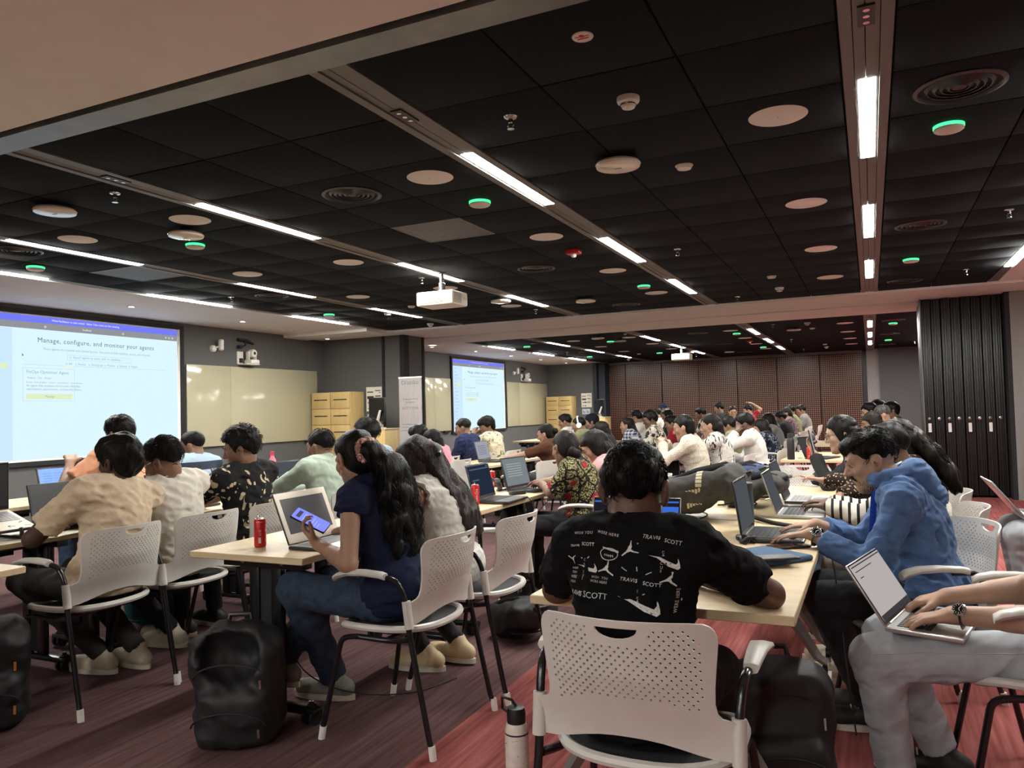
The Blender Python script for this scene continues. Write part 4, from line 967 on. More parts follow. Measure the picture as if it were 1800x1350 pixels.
LZ = ([-0.14, -0.03, 0.0, 0.025, 0.045, 0.07, 0.13], [-0.12, -0.12, -0.10, -0.04, 0.03, 0.056, 0.07])
HZ = ([-0.14, -0.075, -0.05, -0.02, 0.0, 0.02, 0.045, 0.07, 0.13], [-0.078, -0.072, -0.015, 0.006, -0.012, -0.02, 0.045, 0.062, 0.07])
def make_person(name, label, loc, rz, head, face=(0, -12, 0), hands=(None, None), elbows=(None, None), knees=None, feet=None, sex='m', tone='c', bulk=1.0, hb=0.012, hc=0.013,
                shirt=None, sleeve='short', shirt_h=None, pants=None, shoe=None, hair='short', hairm=None, seed=0, fdir=(None, None), pn=(None, None), curl=(25, 25), twist=0, group='seated attendees', pantw=1.0, slouch=0.05, wr=0.0045, collar=False, hs=1.0, hip=0.535, hem=True, thumb=((0.6, 0.7, 0.25), (0.6, 0.7, 0.25)), sw=None, legs=True, cat='person', hand_sc=1.0, hvol=1.0, cuffcut=0.06, ear=1.0):
    """world points in, one seated figure out: body, hair, garments and shoes as its parts"""
    t = empty(name, (loc[0], loc[1], 0), R(rz), label, cat, group)
    cz, sz = math.cos(-R(rz)), math.sin(-R(rz))
    def lw(p): x, y = p[0]-loc[0], p[1]-loc[1]; return np.array((x*cz-y*sz, x*sz+y*cz, p[2]))
    def ld(v): return np.array((v[0]*cz-v[1]*sz, v[0]*sz+v[1]*cz, v[2]))
    fem = sex == 'f'; T = lw(head); Hc = np.array((0.0, 0.0, hip)); fwd0 = np.array((0, 1.0, 0))
    C = (Hc+T)/2-np.array((0, slouch+0.10*max(0, T[1]), 0))+np.array((0, 0, 0.04))
    B = lambda s: (1-s)**2*Hc+2*s*(1-s)*C+s*s*T
    wst, chs, nb = B(0.27), B(0.53), B(0.79); S0 = B(0.715); up = U(B(0.8)-B(0.45)); rt = np.array((math.cos(R(twist)), math.sin(R(twist)), 0)); rt = U(rt-up*(rt@up)); fw = np.cross(up, rt)
    TF = np.array((rt, fw, up)); upw = U(B(0.4)-B(0.1)); rw = U(np.array((1.0, 0, 0))-upw*upw[0]); WF = np.array((rw, np.cross(upw, rw), upw))
    shw = (sw or (0.165 if fem else 0.19))*bulk; S = [S0-rt*shw, S0+rt*shw]       # 0 = left, 1 = right
    tor = [('e', Hc+np.array((0, -0.015, 0.02)), (0.165*bulk, 0.125*bulk, 0.115), None, 0.05), ('e', wst, (0.128*bulk if fem else 0.142*bulk, 0.10*bulk, 0.14), WF, 0.06),
           ('e', chs-fw*0.005, (0.138*bulk if fem else 0.158*bulk, 0.108*bulk, 0.155), TF, 0.06), ('c', S[0]*0.75+S[1]*0.25, S[1]*0.75+S[0]*0.25, 0.062*bulk, 0.062*bulk, 0.05)]
    for s in (0, 1): tor.append(('c', nb-up*0.02, S[s]*0.92+S0*0.08-up*0.005, 0.046, 0.052*bulk, 0.05))
    if fem:
        for s in (-1, 1): tor.append(('e', chs+fw*0.085+rt*s*0.062+up*0.0, (0.058, 0.052, 0.055), TF, 0.035))
    ua, fa = (0.265, 0.235) if fem else (0.29, 0.255); ar = 0.041 if fem else 0.048; arms = []; joints = []
    dflt = [np.array((-0.12, 0.40, 0.775)), np.array((0.12, 0.40, 0.775))]
    for s in (0, 1):
        tg = lw(hands[s]) if hands[s] is not None else dflt[s]; sg = -1 if s == 0 else 1
        hint = lw(elbows[s]) if elbows[s] is not None else S[s]+rt*sg*0.10-up*0.3-fw*0.05
        E, Wp = ik(S[s], tg, ua, fa, hint)
        if elbows[s] is not None and len(elbows[s]) > 3: E, Wp = lw(elbows[s]), tg
        fd = ld(fdir[s]) if fdir[s] is not None else U(U(Wp-E)+np.array((0, 0.3, -0.1))); nn = ld(pn[s]) if pn[s] is not None else np.array((0, 0, -1.0))
        th = np.cross(fd, nn)*(1 if s == 1 else -1)
        arms += [('c', S[s]-up*0.012, E, ar*1.1*bulk, ar*0.86*bulk, 0.03), ('c', E, Wp, ar*0.84, 0.026 if fem else 0.029, 0.016), ('c', E+(Wp-E)*0.12, E+(Wp-E)*0.45, ar*0.9, ar*0.74, 0.02)]
        arms += hand_prims(Wp, fd, nn, th, curl[s], 1.0, (0.93 if fem else 1.03)*hand_sc, rmin=0.62*hb, thumb=thumb[s]); joints.append((S[s], E, Wp, U(fd)))
    HF = frame(*face); r_, f_, u_ = HF; hcn = T; g = 1.0*hs
    def hp(x, y, z): return hcn+(r_*x+f_*y+u_*z)*g
    hd = [('e', hp(0, -0.012, 0.03), (0.074*g, 0.094*g, 0.083*g), HF, 0.02), ('e', hp(0, 0.022, -0.03), (0.060*g, 0.066*g, 0.086*g), HF, 0.03)]
    for s in (-1, 1):
        hd += [('c', hp(s*0.048, 0.0, -0.055), hp(s*0.008, 0.060, -0.097), 0.026*g, 0.024*g, 0.03), ('e', hp(s*0.046, 0.05, -0.022), (0.022*g, 0.026*g, 0.022*g), HF, 0.02)]
        hd += [('e', hp(s*0.079*ear, -0.008, -0.012), (0.011*g, 0.021*g, 0.034*g*ear), HF, 0.008), ('e', hp(s*0.087*ear, -0.018, -0.002), (0.007*g, 0.017*g, 0.026*g*ear), HF, 0.006)]
    hd += [('c', hp(-0.036, 0.078, 0.022), hp(0.036, 0.078, 0.022), 0.013*g, 0.013*g, 0.02), ('c', hp(0, 0.086, 0.012), hp(0, 0.107, -0.026), 0.008*g, 0.0125*g, 0.012), ('c', hp(-0.014, 0.094, -0.030), hp(0.014, 0.094, -0.030), 0.0085*g, 0.0085*g, 0.008),
           ('e', hp(0, 0.085, -0.058), (0.022*g, 0.011*g, 0.0065*g), HF, 0.006), ('e', hp(0, 0.083, -0.069), (0.020*g, 0.012*g, 0.008*g), HF, 0.006), ('e', hp(0, 0.073, -0.099), (0.020*g, 0.018*g, 0.017*g), HF, 0.015)]
    nr = 0.047 if fem else 0.057
    neck = [('c', nb-up*0.03, hp(0, -0.022, -0.055), nr*1.08, nr, 0.03)]
    prims = tor+arms+neck+hd
    lo, hi = bounds(prims); lo[2] = max(lo[2], hip-0.06)
    F = Field(lo, hi, hb); apply(F, tor, -0.012); apply(F, neck+hd); apply(F, arms, 0.0 if sleeve != 'long' else -0.004)
    if hb <= 0.009:
        for s in (-1, 1): F.ell(hp(s*0.031, 0.094, 0.002), (0.018*g, 0.012*g, 0.011*g), HF, 0.012, -1); F.ell(hp(s*0.082, -0.010, -0.012), (0.007*g, 0.010*g, 0.018*g), HF, 0.006, -1)
    body = field_obj('body', F, skin(tone), t)
    info = dict(t=t, hp=hp, HF=HF, TF=TF, S=S, S0=S0, nb=nb, chs=chs, wst=wst, up=up, rt=rt, fw=fw, joints=joints, lw=lw, body=body, Hc=Hc, B=B, hcn=hcn)
    # eyes and brows
    ey = MB(); br = MB(); ir = MB()
    for s in (-1, 1):
        c = hp(s*0.031, 0.0745, 0.003); M_ = Matrix.Translation(Vector(c)) @ Matrix((Vector(r_), Vector(u_), Vector(f_))).transposed().to_4x4()
        ey.lathe([(0.0, 0.0125), (0.006, 0.011), (0.0105, 0.006), (0.0125, 0.0), (0.009, -0.006)], 12, M=M_, cap=False); ir.lathe([(0.0, 0.0135), (0.0068, 0.0115), (0.0072, 0.0102)], 10, M=M_, cap=False)
        br.tube([hp(s*0.014, 0.092, 0.022), hp(s*0.032, 0.091, 0.028), hp(s*0.050, 0.076, 0.022)], [0.0035, 0.0045, 0.002], 6)
    ey.build('eyes', mat('eye_white', (0.32, 0.29, 0.27, 1), 0.25), t); ir.build('irises', mat('dark_iris', (0.012, 0.008, 0.006, 1), 0.1), t); br.build('eyebrows', hair_mat(), t)
    # garments
    sp = list(tor) if True else []
    if shirt is not None:
        h2 = hc; slv = []; col = []
        ln = {'none': 0.0, 'cap': 0.20, 'short': 0.72, 'half': 0.95, 'long': 2.0}[sleeve]
        al = tor+[('c', j[0], j[1], 0.07, 0.07, 0.03) for j in joints]+([('c', j[1], j[2], 0.05, 0.05, 0.03) for j in joints] if ln > 1 else [])
        lo, hi = bounds(al); F = Field(lo-0.02, hi+0.02, h2); apply(F, tor, 0.014)
        if hem: F.ell(Hc+np.array((0, -0.01, 0.03)), (0.182*bulk, 0.15*bulk, 0.13), None, 0.05)
        for s in (0, 1):
            S_, E, Wp, fd = joints[s]; loose = 0.022 if sleeve in ('short', 'half', 'cap') else 0.018
            if ln > 1:
                F.cone(S_-up*0.016, E, ar*1.02*bulk, ar*0.86*bulk, 0.04, inf=0.013); F.cone(E, Wp-(Wp-E)*cuffcut, ar*0.86, 0.034+0.02*(cuffcut-0.06), 0.025, True, inf=0.011)
            elif ln > 0: F.cone(S_-up*0.014, S_+(E-S_)*ln, ar*1.02*bulk+0.012, ar*1.0*bulk+0.022, 0.045, True)
            else: F.ell(S_+rt*(-1, 1)[s]*0.03-up*0.015, (0.072, 0.088, 0.095), TF, 0.012, -1)
        F.wrinkle(wr*1.1, 48, seed, (1, 1, 1.5)); F.wrinkle(wr*0.5, 105, seed+9, (1, 1, 1.2))
        for a, b, k in ((nb-up*0.055+fw*0.02, hp(0, -0.02, -0.04), nr+0.016),): F.cone(nb-up*0.012+fw*0.012, nb+up*0.16+fw*0.02, k, k+0.02, 0.0, op=-1)
        F.half(Hc+np.array((0, 0, -0.055)), (0, 0, -1))
        info['shirt'] = field_obj('shirt', F, shirt, t)
        if collar:
            cm_ = MB(); pts = []
            for a in np.linspace(0, 2*math.pi, 18, endpoint=False):
                pts.append(nb+up*(0.022+0.018*math.cos(a+math.pi))+rt*math.sin(a)*(nr+0.016)+fw*(0.010+math.cos(a)*(nr+0.014)))
            cm_.tube(pts, 0.015, 8, closed=True, flat=0.45); cm_.build('collar', shirt, t)
    if pants is not None and legs:
        K = [np.array((-0.11, 0.42, 0.53)), np.array((0.11, 0.42, 0.53))]; A = [np.array((-0.13, 0.40, 0.10)), np.array((0.13, 0.40, 0.10))]
        if knees: K = [lw(k) if k is not None else K[i] for i, k in enumerate(knees)]
        if feet: A = [lw(k) if k is not None else A[i] for i, k in enumerate(feet)]
        lp = [('e', Hc+np.array((0, -0.01, 0.0)), (0.172*bulk, 0.135*bulk, 0.10), None, 0.05)]
        pw = pantw; ends = []
        for s in (0, 1):
            hj = Hc+np.array(((-1, 1)[s]*0.085, 0.03, -0.01)); lp += [('c', hj, K[s], 0.086*bulk, 0.062*pw, 0.05), ('c', K[s], A[s], 0.062*pw, 0.048*pw, 0.03)]
        lo, hi = bounds(lp); F = Field(lo, hi, hc)
        for p in lp[:1]: apply(F, [p])
        for s in (0, 1): apply(F, [lp[1+2*s]]); q = lp[2+2*s]; F.cone(q[1], q[2], q[3], q[4], 0.03, True)
        F.wrinkle(wr*0.8, 42, seed+3, (1, 1, 1)); F.wrinkle(wr*0.4, 95, seed+4); info['pants'] = field_obj('trousers', F, pants, t); info['knees'] = K; info['ankles'] = A
        if shoe is not None:
            for s in (0, 1):
                a = A[s]; dd = U((a-K[s])*np.array((1, 1, 0))*0.0+np.array(((-1, 1)[s]*0.12, 1, 0))); 
                make_shoe(t, a, dd, shoe, min(hc, 0.009))
    build_hair(info, hair, hairm or hair_mat(), hb, seed, hvol)
    return info
def make_shoe(t, a, dd, m, h, sole=None, z0=0.0):
    dd = U(np.array((dd[0], dd[1], 0))); toe = np.array((a[0], a[1], 0))+dd*0.165; heel = np.array((a[0], a[1], 0))-dd*0.065; zb = max(0.0, a[2]-0.10)+z0
    F = Field(np.minimum(toe, heel)-0.08+np.array((0, 0, 0)), np.maximum(toe, heel)+np.array((0.08, 0.08, 0.20+zb)), h)
    F.cone(heel+np.array((0, 0, 0.05+zb)), toe+np.array((0, 0, 0.038+zb)), 0.041, 0.036, 0.02); F.cone(heel+dd*0.04+np.array((0, 0, 0.07+zb)), np.array((a[0], a[1], 0.105+zb)), 0.040, 0.044, 0.03); F.cone(toe-dd*0.05+np.array((0, 0, 0.035+zb)), toe-dd*0.02+np.array((0, 0, 0.03+zb)), 0.043, 0.042, 0.02)
    F.half((0, 0, 0.018+zb), (0, 0, -1)); F.half((0, 0, 0.135+zb), (0, 0, 1)); o = field_obj('shoe', F, m, t)
    n = U(np.cross((0, 0, 1), dd)); pts = []; lc = MB()
    for k in range(4): p = np.array((a[0], a[1], zb))+dd*(0.045+0.022*k)+np.array((0, 0, 0.098-0.010*k)); lc.tube([p-n*0.026-np.array((0, 0, 0.012)), p+dd*0.004, p+n*0.026-np.array((0, 0, 0.012))], 0.0032, 5)
    lc.build('laces', mat('shoe_laces', (0.5, 0.47, 0.40, 1), 0.8), o)
    for q in np.linspace(0, 2*math.pi, 20, endpoint=False):
        pts.append(((toe+heel)/2)[:2]+dd[:2]*math.cos(q)*0.162+n[:2]*math.sin(q)*(0.050+0.006*math.cos(q)))
    MB().prism([tuple(p) for p in pts], 0.0+zb, 0.024+zb).build('sole', sole or mat('cream_sole', (0.62, 0.57, 0.46, 1), 0.6), o); return o
def build_hair(I, kind, m, hb, seed, vol=1.0):
    t, hp, HF = I['t'], I['hp'], I['HF']; g = np.random.RandomState(seed+50); hcn = I['hcn']; h = min(max(hb, 0.006), 0.012)
    F = Field(hcn-0.30, hcn+0.24, h) if kind not in ('none',) else None
    if F is None: return
    ex = {'short': 0.012, 'crop': 0.006, 'curly': 0.016, 'mop': 0.018, 'tied': 0.009, 'long': 0.011, 'wavy': 0.012, 'bun': 0.009, 'hijab': 0.016}[kind]*vol
    F.ell(hp(0, -0.014, 0.032), (0.074+ex, 0.094+ex, 0.083+ex*1.25), HF, 0.0)
    if kind in ('short', 'mop', 'curly'): F.ell(hp(0, 0.02, 0.085), (0.058, 0.062, 0.036*vol), HF, 0.03)
    if kind == 'mop': F.ell(hp(0, 0.055, 0.06), (0.066, 0.045, 0.04), HF, 0.03); F.ell(hp(0, -0.05, -0.03), (0.072, 0.055, 0.06), HF, 0.03)
    if kind in ('tied', 'long', 'wavy', 'bun'): F.ell(hp(0, -0.045, -0.03), (0.070, 0.060, 0.065), HF, 0.03)
    if kind in ('long', 'wavy'):
        for s in (-1, 1): F.ell(hp(s*0.068, -0.015, -0.035), (0.026, 0.050, 0.085), HF, 0.03)
    I2, P = F.near(0.03); q = (P-hcn)@HF.T; y, z = q[:, 1], q[:, 2]
    fem = kind in ('tied', 'long', 'wavy', 'bun')
    zm = np.interp(y, HZ[0], HZ[1]) if not fem else np.interp(y, [-0.14, -0.03, -0.01, 0.015, 0.04, 0.065, 0.13], [-0.12, -0.085, -0.02, 0.005, 0.05, 0.07, 0.08])
    if kind in ('long', 'wavy'): zm = np.interp(y, LZ[0], LZ[1])
    if kind == 'mop': zm = np.interp(y, [-0.14, -0.06, -0.03, 0.0, 0.03, 0.06, 0.13], [-0.10, -0.09, -0.02, -0.03, -0.01, 0.03, 0.035])
    if kind == 'hijab': zm = np.interp(y, [-0.14, 0.0, 0.03, 0.06, 0.13], [-0.2, -0.13, -0.02, 0.055, 0.07])
    zm = zm+0.006*np.sin(q[:, 0]*160+seed)
    d = np.maximum(F.d[I2], (zm-z)*0.75)
    if kind == 'curly':
        c = [] ; n = 230
        for _ in range(n):
            v = U(g.randn(3)*np.array((1, 1, 0.9))+np.array((0, 0, 0.45))); p = np.array((v[0]*0.088, -0.012+v[1]*0.106, 0.036+v[2]*0.100))
            if p[2] > np.interp(p[1], HZ[0], HZ[1])+0.015: c.append(p)
        c = np.array(c)
        for p in c: d = np.minimum(d, np.sqrt(((q-p)**2).sum(1))-0.0145)
    else:
        if kind in ('short', 'crop'): d = d+np.clip((0.025-z)*0.14, 0, 0.012)
        d = d+(0.0055 if kind in ('short', 'mop') else 0.003)*sines(q*np.array((1.0, 0.6, 0.6)), 110, seed, 6)+(0.005 if kind in ('short', 'mop') else 0.003)*sines(q, 48, seed+1, 5)
    far = np.ones(F.d.shape, bool); far[I2] = False; F.d[far] = np.where(F.d[far] < 0, F.d[far], 0.08); F.d[I2] = d
    inner = F.d < -0.028; F.d[inner] = -0.05
    # inside core outside the hair line must go
    X, Y, Z = np.meshgrid(*[F.ax[i]-hcn[i] for i in range(3)], indexing='ij'); yy = X*HF[1][0]+Y*HF[1][1]+Z*HF[1][2]; zz = X*HF[2][0]+Y*HF[2][1]+Z*HF[2][2]
    if kind == 'mop': xp, fp = [-0.14, -0.06, -0.03, 0.0, 0.03, 0.06, 0.13], [-0.10, -0.09, -0.02, -0.03, -0.01, 0.03, 0.035]
    elif kind == 'hijab': xp, fp = [-0.14, 0.0, 0.03, 0.06, 0.13], [-0.2, -0.13, -0.02, 0.055, 0.07]
    elif kind in ('long', 'wavy'): xp, fp = LZ
    elif fem: xp, fp = [-0.14, -0.03, -0.01, 0.015, 0.04, 0.065, 0.13], [-0.12, -0.085, -0.02, 0.005, 0.05, 0.07, 0.08]
    else: xp, fp = HZ
    F.d = np.where(inner, np.maximum(F.d, ((np.interp(yy, xp, fp)-zz)*0.75).astype(np.float32)), F.d).astype(np.float32)
    I['hair'] = field_obj('hair', F, m, t)
def drape(I, pts, m, name='hair_length', h=0.009, nstr=0, wave=0.0, seed=1, r=0.0016, amp=0.005, sm=None):
    """hair hanging along a path of (x, y, z, halfwidth, radius) in the figure's own axes"""
    t = I['t']; P = np.array([p[:3] for p in pts], float); W = [p[3] for p in pts]; Rr = [p[4] for p in pts]; g = np.random.RandomState(seed)
    rt = I['rt']; lo = P.min(0)-0.16; hi = P.max(0)+0.16; F = Field(lo, hi, h)
    for i in range(len(P)-1):
        for o in np.linspace(-1, 1, 5): F.cone(P[i]+rt*o*W[i], P[i+1]+rt*o*W[i+1], Rr[i]*(1-0.35*abs(o)), Rr[i+1]*(1-0.35*abs(o)), 0.03)
    F.wrinkle(amp, 85, seed, (1, 1, 0.18), 8)
    if wave: F.wrinkle(amp*1.4, 45, seed+2, (1, 1, 0.8), 6)
    o = field_obj(name, F, m, t)
    if nstr:
        sN = len(P)-1; W = np.array(W); Rr = np.array(Rr); a0 = g.uniform(-1, 1, nstr)[:, None]; b0 = g.uniform(0, 6.283, nstr)[:, None]; ph = g.uniform(0, 6.3, nstr)[:, None]; st = g.uniform(0, 0.25, nstr)[:, None]*sN; en = sN-g.uniform(0, 0.12, nstr)[:, None]*sN
        S = st+(en-st)*np.linspace(0, 1, 16)[None, :]; i = np.minimum(S.astype(int), sN-1); f = (S-i)[..., None]; c = P[i]*(1-f)+P[i+1]*f; w_ = W[i]*(1-f[..., 0])+W[i+1]*f[..., 0]; rr = Rr[i]*(1-f[..., 0])+Rr[i+1]*f[..., 0]
        tn = P[1:]-P[:-1]; tn /= np.linalg.norm(tn, axis=1, keepdims=True); NN = np.cross(tn, rt); NN /= np.linalg.norm(NN, axis=1, keepdims=True); nn = NN[i]
        wv = wave*np.sin(S*5.5+ph)*np.minimum(1, S/1.2); sg = np.where(np.sin(b0) > 0, 1, -1)
        l = c+rt*(a0*w_*1.12+wv+np.cos(b0)*rr*0.5)[..., None]+nn*(np.abs(np.sin(b0))*(rr*(1-0.33*np.abs(a0))+0.004)*sg+wv*0.6)[..., None]
        strands(name+'_strands', l, r, sm or m, o)['kind'] = 'stuff'
    return o
# ------------------------------------------------------------------ cloth patterns
def cl(name, c, n=0.08, rough=0.9): return mat('cloth_'+name, L(c), rough, spec=0.12, noise=n, nscale=35, bumps=0.25, bscale=420, sheen=0.12 if max(c) > 0.12 else 0.0)
def pat(name, build, rough=0.9):
    if name in MATS: return MATS[name]
    m, nt, p = new_mat(name); p.inputs['Roughness'].default_value = rough; p.inputs['Specular IOR Level'].default_value = 0.25
    nt.links.new(build(nt), p.inputs['Base Color']); MATS[name] = m; return m
def mixc(nt, fac, a, b):
    m = N(nt, 'ShaderNodeMixRGB'); nt.links.new(fac, m.inputs[0])
    for i, x in ((1, a), (2, b)):
        if isinstance(x, tuple): m.inputs[i].default_value = x
        else: nt.links.new(x, m.inputs[i])
    return m.outputs[0]
def thr(nt, v, t, op='GREATER_THAN'):
    m = N(nt, 'ShaderNodeMath', operation=op); m.inputs[1].default_value = t; nt.links.new(v, m.inputs[0]); return m.outputs[0]
def blotch(scale, t, a, b, stretch=(1, 1, 1), det=2.0, dist=1.5):
    def f(nt):
        n = N(nt, 'ShaderNodeTexNoise', i_Scale=scale, i_Detail=det, i_Distortion=dist); nt.links.new(tc(nt, stretch), n.inputs['Vector']); return mixc(nt, thr(nt, n.outputs[0], t), a, b)
    return f
def leaves(scale, a, b, size=0.33):
    def f(nt):
        d = N(nt, 'ShaderNodeTexNoise', i_Scale=9.0, i_Detail=2.0); nt.links.new(tc(nt), d.inputs['Vector'])
        ad = N(nt, 'ShaderNodeMixRGB', blend_type='ADD'); ad.inputs[0].default_value = 0.16; nt.links.new(tc(nt, (1, 1, 0.75)), ad.inputs[1]); nt.links.new(d.outputs[1], ad.inputs[2])
        v = N(nt, 'ShaderNodeTexVoronoi', i_Scale=scale); nt.links.new(ad.outputs[0], v.inputs['Vector'])
        big = N(nt, 'ShaderNodeTexNoise', i_Scale=7.0, i_Detail=1.0); nt.links.new(tc(nt), big.inputs['Vector'])
        m = N(nt, 'ShaderNodeMath', operation='MULTIPLY'); nt.links.new(thr(nt, v.outputs[0], size, 'LESS_THAN'), m.inputs[0]); nt.links.new(thr(nt, big.outputs[0], 0.50), m.inputs[1]); return mixc(nt, m.outputs[0], a, b)
    return f
def bands(freq, duty, a, b, ax=2, off=0.0):
    def f(nt):
        s = N(nt, 'ShaderNodeSeparateXYZ'); nt.links.new(tc(nt), s.inputs[0])
        m = N(nt, 'ShaderNodeMath', operation='MULTIPLY_ADD'); m.inputs[1].default_value = freq; m.inputs[2].default_value = off; nt.links.new(s.outputs[ax], m.inputs[0])
        fr = N(nt, 'ShaderNodeMath', operation='FRACT'); nt.links.new(m.outputs[0], fr.inputs[0]); return mixc(nt, thr(nt, fr.outputs[0], duty, 'LESS_THAN'), b, a)
    return f
def dots(scale, a, b, size):
    def f(nt):
        v = N(nt, 'ShaderNodeTexVoronoi', i_Scale=scale); nt.links.new(tc(nt), v.inputs['Vector']); return mixc(nt, thr(nt, v.outputs[0], size, 'LESS_THAN'), a, b)
    return f
def plaid(nt):
    x = bands(22, 0.3, (0.55, 0.55, 0.58, 1), (0.04, 0.05, 0.09, 1), 2)(nt); y = bands(22, 0.3, (0.6, 0.6, 0.62, 1), (0.05, 0.06, 0.1, 1), 1)(nt)
    m = N(nt, 'ShaderNodeMixRGB'); m.inputs[0].default_value = 0.5; nt.links.new(x, m.inputs[1]); nt.links.new(y, m.inputs[2]); return m.outputs[0]
def batik(nt):
    v = N(nt, 'ShaderNodeTexVoronoi', i_Scale=10.5); nt.links.new(tc(nt), v.inputs['Vector']); v2 = N(nt, 'ShaderNodeTexVoronoi', i_Scale=90.0); nt.links.new(tc(nt), v2.inputs['Vector'])
    base = ramp(nt, v2.outputs[0], [(0.40, (0.30, 0.26, 0.125, 1)), (0.52, (0.12, 0.105, 0.05, 1)), (0.66, (0.008, 0.008, 0.006, 1))])
    e = N(nt, 'ShaderNodeTexVoronoi', i_Scale=10.5, feature='DISTANCE_TO_EDGE'); nt.links.new(tc(nt), e.inputs['Vector'])
    b2 = mixc(nt, thr(nt, e.outputs[0], 0.06, 'LESS_THAN'), base, (0.008, 0.007, 0.005, 1))
    sx = N(nt, 'ShaderNodeSeparateXYZ'); nt.links.new(v.outputs['Color'], sx.inputs[0]); pick = thr(nt, sx.outputs[0], 0.58)
    mu = N(nt, 'ShaderNodeMath', operation='MULTIPLY'); nt.links.new(thr(nt, v.outputs[0], 0.34, 'LESS_THAN'), mu.inputs[0]); nt.links.new(pick, mu.inputs[1])
    b3 = mixc(nt, mu.outputs[0], b2, (0.30, 0.018, 0.025, 1)); mu2 = N(nt, 'ShaderNodeMath', operation='MULTIPLY'); nt.links.new(thr(nt, v.outputs[0], 0.12, 'LESS_THAN'), mu2.inputs[0]); nt.links.new(pick, mu2.inputs[1])
    return mixc(nt, mu2.outputs[0], b3, (0.6, 0.25, 0.22, 1))
def lacef(nt):
    n = N(nt, 'ShaderNodeTexVoronoi', i_Scale=55.0, feature='DISTANCE_TO_EDGE'); nt.links.new(tc(nt), n.inputs['Vector']); return ramp(nt, n.outputs[0], [(0.0, (0.60, 0.55, 0.45, 1)), (0.25, (0.40, 0.35, 0.27, 1))])
K = dict(
    cream=cl('cream', (0.58, 0.46, 0.325)), offwhite=cl('offwhite', (0.58, 0.54, 0.47)), pale_green=cl('pale_green', (0.36, 0.43, 0.35)), denimsky=cl('denim_sky', (0.27, 0.36, 0.46), 0.25), peach=cl('peach', (0.72, 0.34, 0.2)), navy=cl('navy', (0.012, 0.016, 0.040)),
    white=cl('white', (0.60, 0.57, 0.52)), blacktee=cl('black', (0.0042, 0.0042, 0.0045)), hoodie=cl('hoodie', (0.085, 0.155, 0.31), 0.12), pink=cl('pink', (0.62, 0.22, 0.27)), palepink=cl('palepink', (0.60, 0.33, 0.33)), brown=cl('brown', (0.085, 0.035, 0.020)), navyshirt=cl('navyshirt', (0.022, 0.03, 0.075), 0.5),
    maroon=cl('maroon', (0.22, 0.012, 0.022)), olive=cl('olive', (0.17, 0.17, 0.085)), grey=cl('grey', (0.20, 0.19, 0.18)), charcoal=cl('charcoal', (0.03, 0.03, 0.033)), teal=cl('teal', (0.02, 0.12, 0.13)),
    floral=pat('cloth_black_floral', leaves(24, (0.010, 0.010, 0.011, 1), (0.55, 0.44, 0.30, 1), 0.34)), stripe=pat('cloth_breton', bands(25, 0.66, (0.66, 0.61, 0.52, 1), (0.012, 0.013, 0.018, 1), 1)), bandst=pat('cloth_banded', bands(6.5, 0.42, (0.025, 0.032, 0.05, 1), (0.33, 0.42, 0.50, 1), 2, 0.1)),
    batik=pat('cloth_batik', batik), plaid=pat('cloth_plaid', plaid), lace=pat('cloth_lace', lacef), creamprint=pat('cloth_cream_print', blotch(14, 0.60, (0.60, 0.52, 0.37, 1), (0.06, 0.055, 0.05, 1), (1, 1, 2), 3)), bwleaf=pat('cloth_bw_leaf', blotch(18, 0.53, (0.50, 0.45, 0.38, 1), (0.02, 0.02, 0.022, 1), (1, 1, 0.6), 3)),
    lineprint=pat('cloth_line_print', blotch(26, 0.58, (0.54, 0.51, 0.46, 1), (0.03, 0.03, 0.03, 1), (1, 1, 0.22), 1)), dotted=pat('cloth_brown_dots', dots(70, (0.020, 0.010, 0.007, 1), (0.50, 0.36, 0.20, 1), 0.30)), navydots=pat('cloth_navy_dots', leaves(60, (0.01, 0.012, 0.022, 1), (0.3, 0.33, 0.4, 1), 0.4)), greyprint=pat('cloth_mauve_print', blotch(20, 0.52, (0.22, 0.13, 0.14, 1), (0.05, 0.035, 0.04, 1))))
D = dict(jeans=mat('denim_dark', (0.022, 0.038, 0.070, 1), 0.9, noise=0.35, nscale=25, bumps=0.2, bscale=500), blue=mat('denim_blue', (0.075, 0.14, 0.24, 1), 0.9, noise=0.3, nscale=22, bumps=0.2, bscale=500), grey=mat('denim_pale_grey', (0.38, 0.405, 0.43, 1), 0.9, noise=0.14, nscale=14, bumps=0.2, bscale=500), black=mat('denim_black', (0.010, 0.011, 0.014, 1), 0.85, noise=0.4, nscale=20, bumps=0.2, bscale=500), olive=mat('trouser_olive', (0.030, 0.030, 0.024, 1), 0.9), khaki=mat('trouser_khaki', (0.25, 0.22, 0.17, 1), 0.9))
SHO = dict(white=mat('shoe_cream', (0.62, 0.55, 0.40, 1), 0.6), grey=mat('shoe_sage', (0.24, 0.25, 0.20, 1), 0.8, noise=0.2), black=mat('shoe_black', (0.008, 0.009, 0.009, 1), 0.6), ballet=mat('shoe_ballet', (0.62, 0.48, 0.28, 1), 0.5))
HAIRB = hair_mat('brown_black_hair', (0.005, 0.004, 0.0035, 1), (0.020, 0.014, 0.011, 1), 0.36); HAIRL = hair_mat('glossy_long_hair', (0.010, 0.008, 0.008, 1), (0.060, 0.045, 0.042, 1), 0.30, (160, 160, 5)); HAIR = hair_mat()
PB = dict(hb=0.0065, hc=0.0085, wr=0.0062)
